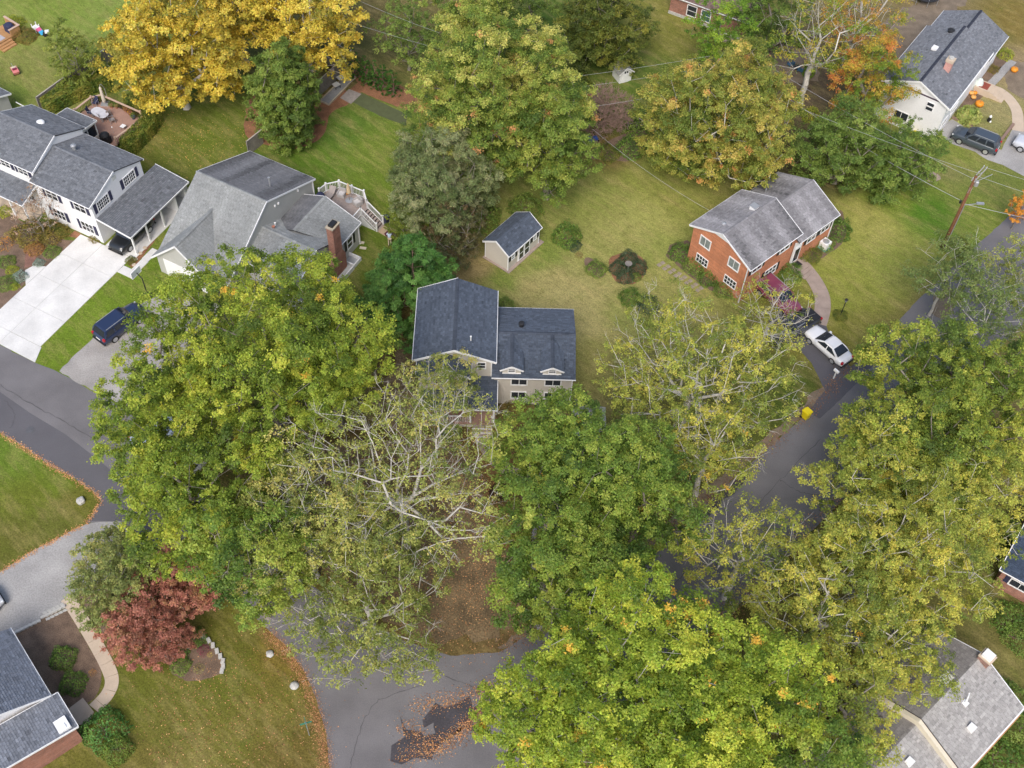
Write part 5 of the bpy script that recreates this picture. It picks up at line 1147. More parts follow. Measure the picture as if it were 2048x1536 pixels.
o = empty('lawn_ornament', g0(1977, 243), 0, 'black and white ornament standing on the upper right lawn', 'ornament'); MB().lathe([(.16, 0), (.22, .2), (.15, .55), (.05, .6)], 10).build('body', BLACKM, o); MB().lathe([(.12, .55), (.16, .68), (.04, .85)], 10).build('head', WHITE, o); MB().lathe([(.1, 0), (.14, .1), (.05, .25)], 8, (.12, -.14, 0)).build('foot', WHITE, o)
o = empty('timber_edging', g0(2010, 270), 0, 'brown timber edging at the end of the upper right lawn', 'edging')
q0, q1 = at(2001, 283) - o.location, at(2026, 250) - o.location; MB().beam((q0.x, q0.y, .12), (q1.x, q1.y, .12), .3, .24).build('sleeper', mat('sleeper_wood', (.25, .17, .13), .9), o); q2 = at(1904, 236) - o.location; q3 = at(1945, 254) - o.location; MB().beam((q2.x, q2.y, .1), (q3.x, q3.y, .1), .2, .2).build('sleeper', MATS['sleeper_wood'], o)
o = empty('yellow_toy', g0(1822, 272), .4, 'yellow plastic ride-on toy beside the white gable wall', 'toy'); MB().box(-.5, .5, -.22, .22, .15, .5).build('body', YB, o); MB().box(-.5, -.2, -.22, .22, .5, .8).build('seat_back', YB, o)
for sx in (-.32, .32):
    for sy in (-.22, .22): MB().lathe([(.13, -.05), (.15, 0), (.13, .05)], 10, (sx, sy, .15), 'y').build('wheel', TYRE, o)
o = empty('white_ball', g0(1800, 270), 0, 'white round planter beside the yellow toy', 'planter'); MB().lathe([(.15, 0), (.28, .15), (.28, .3), (.2, .42), (.14, .4)], 12).build('bowl', WHITE, o, smooth=True)
# trampoline at top edge
o = empty('trampoline', g0(1848, -2), 0, 'round black trampoline with net posts at the top edge', 'trampoline')
NET = mat('trampoline_mat', (.02, .022, .028), .8); MB().lathe([(1.55, .85), (1.55, .88)], 28).build('mat', NET, o); mb = MB(); mb.tube([(1.75 * math.cos(t), 1.75 * math.sin(t), .86) for t in np.linspace(0, 2 * math.pi, 33)], .12, 6); mb.build('pad', NET, o)
for k in range(8):
    t = k * math.pi / 4; MB().tube([(1.8 * math.cos(t), 1.8 * math.sin(t), 0), (1.8 * math.cos(t), 1.8 * math.sin(t), 2.3)], .03, 6).build('post', GALV, o)
for k in range(26):
    t = k * 2 * math.pi / 26; MB().beam((1.56 * math.cos(t), 1.56 * math.sin(t), .87), (1.7 * math.cos(t), 1.7 * math.sin(t), .87), .03, .03).build('spring', GALV, o)
# garden chairs on the bare soil, blue bins
BLU = mat('blue_plastic', (.06, .16, .28), .5)
chair('adirondack_chair', 'blue garden chair on the bare soil yard, left one', g0(1580, 133), R(200), BLU, BLU, True); chair('adirondack_chair', 'blue garden chair on the bare soil yard, right one', g0(1600, 145), R(150), BLU, BLU, True)
o = empty('fire_bowl', g0(1592, 139), 0, 'dark fire bowl between the two blue chairs', 'fire bowl'); MB().lathe([(.2, .1), (.42, .3), (.45, .38), (.38, .34), (.1, .2)], 14).build('bowl', BLACKM, o)
for k in range(3): MB().tube([(.2 * math.cos(k * 2.1), .2 * math.sin(k * 2.1), .2), (.36 * math.cos(k * 2.1), .36 * math.sin(k * 2.1), 0)], .025, 6).build('leg', BLACKM, o)
o = empty('blue_barrow', g0(1184, 286), .3, 'blue plastic wheelbarrow by the large maple', 'wheelbarrow'); mb = MB(); loft(mb, [[(-.4, -.25, .3), (.3, -.2, .3), (.3, .2, .3), (-.4, .25, .3)], [(-.55, -.38, .65), (.55, -.32, .65), (.55, .32, .65), (-.55, .38, .65)]]); mb.build('tray', mat('deep_blue', (.03, .09, .35), .5), o)
MB().lathe([(.17, -.04), (.2, 0), (.17, .04)], 12, (.6, 0, .2), 'y').build('wheel', TYRE, o)
for s in (-.25, .25): MB().tube([(.6, s * .2, .2), (-.3, s, .35), (-1.1, s * 1.2, .6)], .025, 6).build('handle', GALV, o); MB().tube([(-.35, s, .35), (-.4, s, 0)], .025, 6).build('leg', GALV, o)
# white playhouse
o = empty('playhouse', g0(1243, 156), R(28), 'small white playhouse with grey roof on the back lawn', 'playhouse')
MB().prism([(-.75, -.8, 0), (.75, -.8, 0), (.75, -.8, 1.25), (0, -.8, 1.85), (-.75, -.8, 1.25)], (0, 1.6, 0)).build('wall', WHITE, o)
for s in (-1, 1): MB().prism([(0, -.95, 1.93), (s * .95, -.95, 1.17), (s * .95, .95, 1.17), (0, .95, 1.93)], (0, 0, .06)).build('roof', mat('grey_play_roof', (.3, .3, .28), .8), o)
for s in (-1, 1): MB().beam((0, -.97, 1.97), (s * .97, -.97, 1.2), .05, .1).build('rake_board', WHITE, o)
win(o, '+x', .75, 0, .8, .55, .5, 2, 1); win(o, '-y', -.8, 0, 1.35, .5, .35, 2, 1, fr=.05); door(o, '-y', -.8, 0, .02, .55, .95, WHITE)
# meter box / heat pump beside brick house
o = empty('heat_pump', g0(1648, 495), R(43.8), 'white square heat pump beside the brick house wall', 'heat pump'); MB().box(-.42, .42, -.42, .42, .08, .85).build('cabinet', WHITE, o); MB().lathe([(.34, .85), (.34, .88), (.05, .89)], 16).build('fan_grille', GALV, o); MB().box(-.5, .5, -.5, .5, 0, .08).build('pad', mat('teal_pad', (.1, .3, .3), .7), o)
o = empty('heat_pump', g0(652, 600), R(-26), 'grey heat pump at the foot of the chimney', 'heat pump'); MB().box(-.45, .45, -.45, .45, 0, .8).build('cabinet', GALV, o); MB().lathe([(.38, .8), (.38, .83), (.05, .84)], 16).build('fan_grille', BLACKM, o)
# bird bath
o = empty('bird_bath', g0(1255, 541), 0, 'stone bird bath in the round dark bed', 'bird bath'); MB().lathe([(.2, 0), (.09, .15), (.08, .75), (.32, .9), (.36, .98), (.28, .95), (.05, .9)], 14).build('basin', mat('weathered_stone', (.22, .2, .18), .9, .2), o)
# flagpole in the patio fence, flags of cloth
o = empty('garden_flag', g0(664, 168), R(45), 'small red and white cloth flag hanging by the grey fence', 'flag'); MB().tube([(0, 0, 0), (0, 0, 2.0)], .02, 6).build('staff', GALV, o); MB().box(.02, .5, -.01, .01, 1.2, 1.9).build('cloth', mat('faded_flag', (.5, .42, .45), .9, .3, 6), o)
# toys on upper left lawn
o = empty('play_slide', g0(80, 66), R(-38), 'white and blue toy slide set on the upper left lawn', 'toy')
MB().box(-.9, -.2, -.3, .3, .3, .55).build('platform', WHITE, o); MB().prism([(-.2, -.28, .5), (.25, -.28, .35), (.25, .28, .35), (-.2, .28, .5)], (0, 0, .06)).build('slide', mat('pink_plastic', (.6, .12, .25), .5), o); MB().prism([(.25, -.26, .35), (.75, -.26, .15), (.75, .26, .15), (.25, .26, .35)], (0, 0, .06)).build('slide', mat('sky_plastic', (.05, .35, .6), .5), o)
for sy in (-.28, .28):
    for sx in (-.85, -.25): MB().box(sx - .04, sx + .04, sy - .04, sy + .04, 0, .9).build('post', WHITE, o)
o2 = empty('ride_on_toy', g0(95, 71), .3, 'black and white toy car at the end of the slide', 'toy'); MB().box(-.4, .4, -.25, .25, .12, .38).build('body', BLACKM, o2); MB().box(-.15, .3, -.2, .2, .38, .6).build('cab', WHITE, o2)
for sx in (-.26, .26):
    for sy in (-.25, .25): MB().lathe([(.1, -.04), (.12, 0), (.1, .04)], 10, (sx, sy, .12), 'y').build('wheel', TYRE, o2)
o = empty('toy_wagon', g0(32, 146), R(-55), 'pink toy wagon on the upper left lawn', 'toy'); mb = MB(); loft(mb, [[(-.55, -.28, .15), (.5, -.28, .15), (.5, .28, .15), (-.55, .28, .15)], [(-.62, -.34, .45), (.6, -.34, .45), (.6, .34, .45), (-.62, .34, .45)]]); mb.build('tub', mat('salmon_plastic', (.65, .22, .2), .5), o); MB().box(-.1, .12, -.22, .22, .45, .6).build('seat', mat('dark_red_seat', (.2, .03, .06), .6), o); MB().box(-.55, -.25, -.26, .26, .45, .5).build('deck', mat('cream_plastic', (.6, .5, .35), .5), o)
for sx in (-.4, .4):
    for sy in (-.3, .3): MB().lathe([(.12, -.04), (.15, 0), (.12, .04)], 10, (sx, sy, .15), 'y').build('wheel', TYRE, o)
MB().tube([(-.6, 0, .3), (-1.2, 0, .5)], .02, 6).build('handle', GALV, o)
# cedar deck, upper left edge
cdk = empty('cedar_deck', g0(20, 95), R(-35), 'orange cedar deck with step at the upper left edge', 'deck')
for k in range(16): MB().box(-3.2 + .155 * k, -3.06 + .155 * k, -1.0, 2.2, .5, .54).build('board', CEDAR, cdk)
part('frame', CEDAR, cdk, (-3.2, -.75, -1.0, 2.2, .1, .49))
for a in ((-3.2, -.72, 2.15, 2.3, .5, 1.35), (-.8, -.65, 1.0, 2.2, .5, 1.35)): part('rail_panel', CEDAR, cdk, a); 
part('rail_cap', RAIL_P, cdk, (-3.25, -.6, 2.1, 2.36, 1.35, 1.4)); part('rail_cap', RAIL_P, cdk, (-.86, -.6, .9, 2.1, 1.351, 1.401))
for k in range(3): part('tread', CEDAR, cdk, (-.7 + .32 * k, -.38 + .32 * k, -1.0, .8, .0, .42 - .14 * k))
part('doormat', mat('grey_mat', (.4, .38, .4), .9), cdk, (-2.6, -1.0, -.6, .4, .541, .555))
o = empty('covered_grill', cdk.matrix_basis @ Vector((-1.5, 1.5, .54)), R(-35), 'dark covered grill on the cedar deck', 'grill'); MB().box(-.55, .55, -.35, .35, 0, .85).build('cover', CB, o); MB().lathe([(.5, .85), (.42, 1.0), (.1, 1.05)], 12).build('hood', CB, o)
# stone kerb around island bed, brick edging beside garden walk
o = empty('stone_edging', g0(432, 1305), 0, 'curved grey stone edging of the island bed', 'edging')
for i, t in enumerate(np.linspace(0, 1, 9)):
    q_ = smooth_line([at(*c) - o.location for c in ((402, 1270), (420, 1284), (436, 1306), (447, 1326), (444, 1344))], 8)[int(t * 31)]
    s_ = MB().box(-.2, .2, -.14, .14, 0, .2 + random.uniform(-.03, .04)).build('stone', STONE, o); s_.location = (q_.x, q_.y, 0); s_.rotation_euler = (0, 0, R(-55) - t * .6 + random.uniform(-.2, .2))
o = empty('stone_edging', g0(60, 1247), 0, 'row of pale stones edging the lower left driveway', 'edging')
for i in range(16):
    q_ = at(4 + i * 8.2, 1280 - i * 4.1 - (i > 9) * 4) - o.location; s_ = MB().box(-.16, .16, -.1, .1, 0, .16 + random.uniform(-.03, .03)).build('stone', STONE, o); s_.location = (q_.x, q_.y, 0); s_.rotation_euler = (0, 0, R(30) + random.uniform(-.25, .25))
o = empty('brick_apron', g0(108, 1228), 0, 'small paved apron between driveway and garden walk', 'paving')
for i in range(5):
    for j in range(3):
        q_ = at(90 + i * 8.5 + j * 3, 1226 - i * 4.2 + j * 6) - o.location; s_ = MB().box(-.15, .15, -.1, .1, 0, .05).build('paver', STONE, o); s_.location = (q_.x, q_.y, 0); s_.rotation_euler = (0, 0, R(28))
o = empty('manhole_cover', g0(60, 860), 0, 'round manhole cover in the left street', 'manhole'); MB().lathe([(.36, 0), (.36, .010), (.3, .018), (.28, .015), (.02, .010)], 20).build('lid', mat('cast_iron', (.10, .10, .11), .7), o)
for i, (px, py) in enumerate(((268, 530), (272, 519), (281, 507), (290, 496))):
    o = empty('stepping_disc', g0(px, py), 0, 'round pale stepping stone in the carport bed, number %s from the lawn' % ['one', 'two', 'three', 'four'][i], 'stepping stone', 'round stepping stones'); MB().lathe([(.2, 0), (.2, .05), (.17, .06)], 14).build('disc', CONC_T, o)

# ------------------------------------------------------------------ trees: limbs grown towards leaf clumps, leaves as single small faces
def unit(v): return v / (np.linalg.norm(v, axis=-1, keepdims=True) + 1e-9)

def frustums(name, A, B, r0, r1, m, n=5):
    A, B = np.asarray(A), np.asarray(B); r0, r1 = np.asarray(r0), np.asarray(r1); M_ = len(A)
    d = unit(B - A); ref = np.where(np.abs(d[:, 2:3]) < 0.9, np.array([[0, 0, 1.0]]), np.array([[1.0, 0, 0]]))
    u = unit(np.cross(d, ref)); v = np.cross(u, d)
    t = 2 * np.pi * np.arange(n) / n
    ring = u[:, None] * np.cos(t)[None, :, None] + v[:, None] * np.sin(t)[None, :, None]
    V = np.concatenate([A[:, None] + ring * r0[:, None, None], B[:, None] + ring * r1[:, None, None]], 1)
    k = np.arange(n); q = np.stack([k, (k + 1) % n, n + (k + 1) % n, n + k], 1)
    F_ = (np.arange(M_)[:, None, None] * 2 * n + q[None]).reshape(-1)
    me = bpy.data.meshes.new(name); me.vertices.add(M_ * 2 * n); me.vertices.foreach_set('co', V.astype(np.float32).ravel())
    me.loops.add(len(F_)); me.loops.foreach_set('vertex_index', F_.astype(np.int32))
    me.polygons.add(M_ * n); me.polygons.foreach_set('loop_start', np.arange(0, len(F_), 4, dtype=np.int32)); me.polygons.foreach_set('use_smooth', np.ones(M_ * n, dtype=bool))
    me.update(calc_edges=True); me.materials.append(m)
    return me

def leaf_mesh(name, C0, nrm_out, L, W, colr, g, updroop=0.75, needle=False, rand=0.45):
    """one small pointed leaf at each point"""
    N = len(C0)
    n = unit(np.array([0, 0, updroop]) + nrm_out * 0.6 + g.normal(0, rand, (N, 3)))
    a = unit(np.cross(n, g.normal(0, 1, (N, 3)))); b = np.cross(n, a)
    s = g.uniform(0.7, 1.3, (N, 1)); l = a * L * s; w_ = b * W * s
    V = np.stack([C0 - l * 0.4 + w_ * 0.5, C0 - l * 0.3 - w_ * 0.55, C0 + l * 0.6], 1).reshape(-1, 3)
    return fast_mesh(name, V, 3, np.repeat(colr, 3, axis=0), LEAF)

def palette_cols(pal, mixv, g, jit=0.16):
    P = np.array([rgb(*p, 1.22) for p in pal]); P = P * .94 + P.mean(1, keepdims=True) * .06; k = len(P) - 1
    x = np.clip(mixv, 0, 0.9999) * k; i = x.astype(int); f = (x - i)[:, None]
    c = P[i] * (1 - f) + P[np.minimum(i + 1, k)] * f
    return np.clip(c * (1 + g.normal(0, jit, (len(c), 1))) * (1 + g.normal(0, 0.05, (len(c), 3))), 0.004, 0.85)

def tree(name, label, px, py, zc, a, c, pal, seed, dens=1.0, clump=1.08, gapd=1.5, leaf=(0.17, 0.12), bark=None, bare=0.0, accent=None, acc=0.0,
         shape='round', trunk=0.35, low=-0.75, group=None, cat='tree', lean=(0, 0), twig=0.0, base=None, shell=0.42, ntwig=3, twr=.012):
    g = np.random.default_rng(seed); bark = bark or BARK
    cen = np.array(at(px, py, zc)) if base is None else np.array([base[0], base[1], zc])
    bx, by = cen[0] - lean[0], cen[1] - lean[1]
    root = empty(name, (bx, by, 0), 0, label, cat, group)
    o = np.array([bx, by, 0.0])
    # clump centres: inside a lobed ellipsoid (or cone), biased to the outside
    M_ = 5000; th = g.uniform(0, 2 * np.pi, M_); cz = g.uniform(-1, 1, M_)
    ph = g.uniform(0, 6.28, 4)
    lob = 1 + 0.13 * np.sin(3 * th + ph[0]) + 0.10 * np.sin(5 * th + ph[1] + 2 * cz) + 0.08 * np.sin(2 * th + ph[2])
    if shape == 'cone':
        t = g.uniform(0, 1, M_) ** 0.8; zz = -c + 2 * c * t; rr = a * (1 - t) ** 0.75 * (0.45 + 0.55 * g.uniform(0, 1, M_) ** shell) * (1 + 0.12 * np.sin(14 * t + ph[3])) + 0.15
        Q = np.stack([rr * np.cos(th), rr * np.sin(th), zz], 1)
    else:
        rad = g.uniform(0, 1, M_) ** shell * lob; s = np.sqrt(1 - cz ** 2)
        Q = np.stack([a * rad * s * np.cos(th), a * rad * s * np.sin(th), c * rad * cz], 1)
        Q = Q[Q[:, 2] > low * c]
        if shape == 'vase': Q[:, 2] += 0.25 * c * (np.hypot(Q[:, 0], Q[:, 1]) / a) - .1 * c
    keep = []; dmin = clump * gapd
    cell = {}
    for i, q in enumerate(Q):
        key = tuple((q // dmin).astype(int)); ok = True
        for dx in (-1, 0, 1):
            for dy in (-1, 0, 1):
                for dz in (-1, 0, 1):
                    for j in cell.get((key[0] + dx, key[1] + dy, key[2] + dz), ()):
                        if ((Q[j] - q) ** 2).sum() < dmin * dmin: ok = False; break
                    if not ok: break
                if not ok: break
            if not ok: break
        if ok: cell.setdefault(key, []).append(i); keep.append(i)
    K = cen + Q[keep] - o                     # local to the tree's base
    nc = len(K); rc = clump * g.uniform(0.7, 1.25, nc)
    fork = np.array([lean[0] * .3, lean[1] * .3, max(0.8, zc - c * 0.75)])
    topz = zc + (0.35 * c if shape != 'cone' else 0.9 * c)
    nodes = [np.zeros(3)]; par = [-1]; path = [0.0]
    for i in range(1, 5):
        nodes.append(fork * i / 4 + np.array([*g.normal(0, .06, 2), 0])); par.append(len(nodes) - 2); path.append(np.linalg.norm(fork) * i / 4)
    lead = np.array([cen[0] - o[0], cen[1] - o[1], topz]) - fork
    for i in range(1, 4 if shape != 'cone' else 9):
        k = 3 if shape != 'cone' else 8
        nodes.append(fork + lead * i / k * (0.8 if shape != 'cone' else 1) + g.normal(0, .25 if shape != 'cone' else .05, 3)); par.append(len(nodes) - 2); path.append(path[-1] + np.linalg.norm(lead) / k)
    order = np.argsort(np.linalg.norm(K - fork, axis=1)); tips = {}
    arr = np.zeros((nc * 14 + 40, 3)); parr = np.zeros(len(arr)); nn = len(nodes); arr[:nn] = nodes; parr[:nn] = path; par = list(par)
    for i in order:
        d = arr[3:nn] - K[i]; dist = np.linalg.norm(d, axis=1); cost = dist + 0.3 * parr[3:nn] + 1.2 * np.maximum(0, d[:, 2])
        j = int(np.argmin(cost)) + 3; n = max(1, int(dist[j - 3] / 1.4)); p0 = arr[j].copy(); last = j
        for s in range(1, n + 1):
            t = s / n; p = p0 * (1 - t) + K[i] * t + (g.normal(0, 0.17 + .03 * n, 3) if s < n else 0)
            p[2] += 0.12 * n * math.sin(math.pi * t) * 0.5
            if nn >= len(arr) - 1: break
            arr[nn] = p; parr[nn] = parr[last] + np.linalg.norm(p - arr[last]); par.append(last); last = nn; nn += 1
        tips[i] = last
    r_ = np.full(nn, 0.0); kids = [[] for _ in range(nn)]
    for i in range(1, nn): kids[par[i]].append(i)
    ex = 2.35; acc_r = np.zeros(nn)
    for i in range(nn - 1, -1, -1):
        if not kids[i]: acc_r[i] = 0.017 ** ex
        else: acc_r[i] = sum(acc_r[k] for k in kids[i])
        r_[i] = acc_r[i] ** (1 / ex)
    k = (trunk - 0.017) / max(1e-3, r_[0] - 0.017); r_ = 0.017 + (r_ - 0.017) * k; r_[0] *= 1.25
    A = [arr[par[i]] for i in range(1, nn)]; B = [arr[i] for i in range(1, nn)]; ra = [r_[par[i]] if par[i] < 4 else min(r_[par[i]], r_[i] * 1.25) for i in range(1, nn)]; rb = list(r_[1:nn])
    # bare twigs
    isbare = g.uniform(0, 1, nc) < bare
    for i in range(nc):
        cnt = ntwig if isbare[i] else (int(ntwig * .5) if g.uniform() < twig else 0)
        if not cnt: continue
        p0 = K[i]; outd = unit(K[i] - fork + np.array([0, 0, .5]))
        for _ in range(cnt):
            d = unit(outd * 0.9 + g.normal(0, .55, 3)); L = g.uniform(.7, 1.5) * clump; q = p0; rr = twr
            for s in range(3):
                q2 = q + d * L / 3; A.append(q); B.append(q2); ra.append(rr); rb.append(rr * .72); rr *= .72
                if s < 2:
                    d2 = unit(d + g.normal(0, .6, 3)); A.append(q2); B.append(q2 + d2 * L * .4); ra.append(rr * .8); rb.append(rr * .4)
                d = unit(d + g.normal(0, .25, 3)); q = q2
    t_ = link('trunk', frustums('trunk', A, B, ra, rb, bark), root)
    # leaves
    cols, pts, outs = [], [], []
    mixc = np.clip(0.5 + 0.22 * g.normal(0, 1, nc) + 0.18 * np.sin(K[:, 0] * .7 + ph[0]) * np.sin(K[:, 1] * .6 + ph[1]), 0, 1)
    for i in range(nc):
        dn = dens * (0.10 if isbare[i] else 1.0)
        n = int(250 * rc[i] ** 2 * dn * (0.05 / (leaf[0] * leaf[1])) ** 0.5)
        if n < 2: continue
        ns = max(3, int(9 * rc[i]))
        sub = unit(g.normal(0, 1, (ns, 3))) * (g.uniform(.25, 1, (ns, 1)) ** .5) * rc[i] * np.array([1, 1, .62])
        sub[:, 2] = np.abs(sub[:, 2]) * .8 + sub[:, 2] * .2
        w_ = g.integers(0, ns, n); q = sub[w_] + g.normal(0, .155 * rc[i], (n, 3)) * np.array([1, 1, .7])
        pts.append(K[i] + q); outs.append(unit(q + np.array([0, 0, .2])))
        mv = np.clip(mixc[i] + g.normal(0, .12, ns)[w_] + g.normal(0, .08, n), 0, 1)
        cc = palette_cols(pal, mv, g)
        if accent is not None:
            ac = g.uniform(0, 1, ns) < acc * (2.2 if g.uniform() < .25 else .15); mk = ac[w_]
            if mk.any(): cc[mk] = palette_cols([accent, accent], np.zeros(mk.sum()), g, .2)
        cols.append(cc)
    if pts:
        link('crown', leaf_mesh('crown', np.concatenate(pts), np.concatenate(outs), leaf[0], leaf[1], np.concatenate(cols), g), root)
    return root

OAK = [(82, 102, 36), (116, 136, 42), (150, 164, 50), (184, 186, 62)]
OAKG = [(72, 96, 38), (102, 128, 46), (134, 152, 54), (166, 174, 70)]
OAKB = [(90, 114, 34), (128, 148, 42), (162, 176, 52), (194, 196, 64)]
OAKR = [(80, 100, 40), (112, 132, 46), (148, 158, 56), (178, 178, 68)]
SPR = [(98, 112, 52), (132, 142, 64), (164, 166, 80), (188, 178, 94)]
SPY = [(98, 114, 46), (136, 146, 56), (172, 172, 68), (198, 188, 76)]
YEL = [(136, 132, 48), (184, 166, 54), (212, 186, 60), (222, 200, 84)]
MAP = [(80, 104, 42), (116, 136, 50), (160, 166, 70), (198, 192, 100)]
ORM = [(94, 112, 44), (130, 140, 54), (166, 160, 68), (200, 174, 86)]
DRK = [(76, 98, 40), (102, 124, 48), (132, 148, 60)]
OLV = [(74, 88, 36), (100, 112, 42), (134, 132, 48)]
GRY = [(92, 108, 60), (126, 136, 84), (152, 152, 108)]
PIN = [(58, 94, 42), (84, 126, 54), (114, 152, 70)]
BRG = [(82, 116, 36), (116, 148, 40), (148, 172, 50)]
RED = [(124, 84, 66), (154, 100, 82), (178, 118, 98), (162, 124, 84)]
MIX = [(100, 128, 40), (140, 150, 46), (182, 152, 50), (196, 120, 60)]
GRN = [(82, 106, 44), (110, 132, 54), (140, 156, 70)]
ARB = [(50, 84, 28), (66, 104, 34), (84, 122, 42)]
ORG = (232, 178, 60)

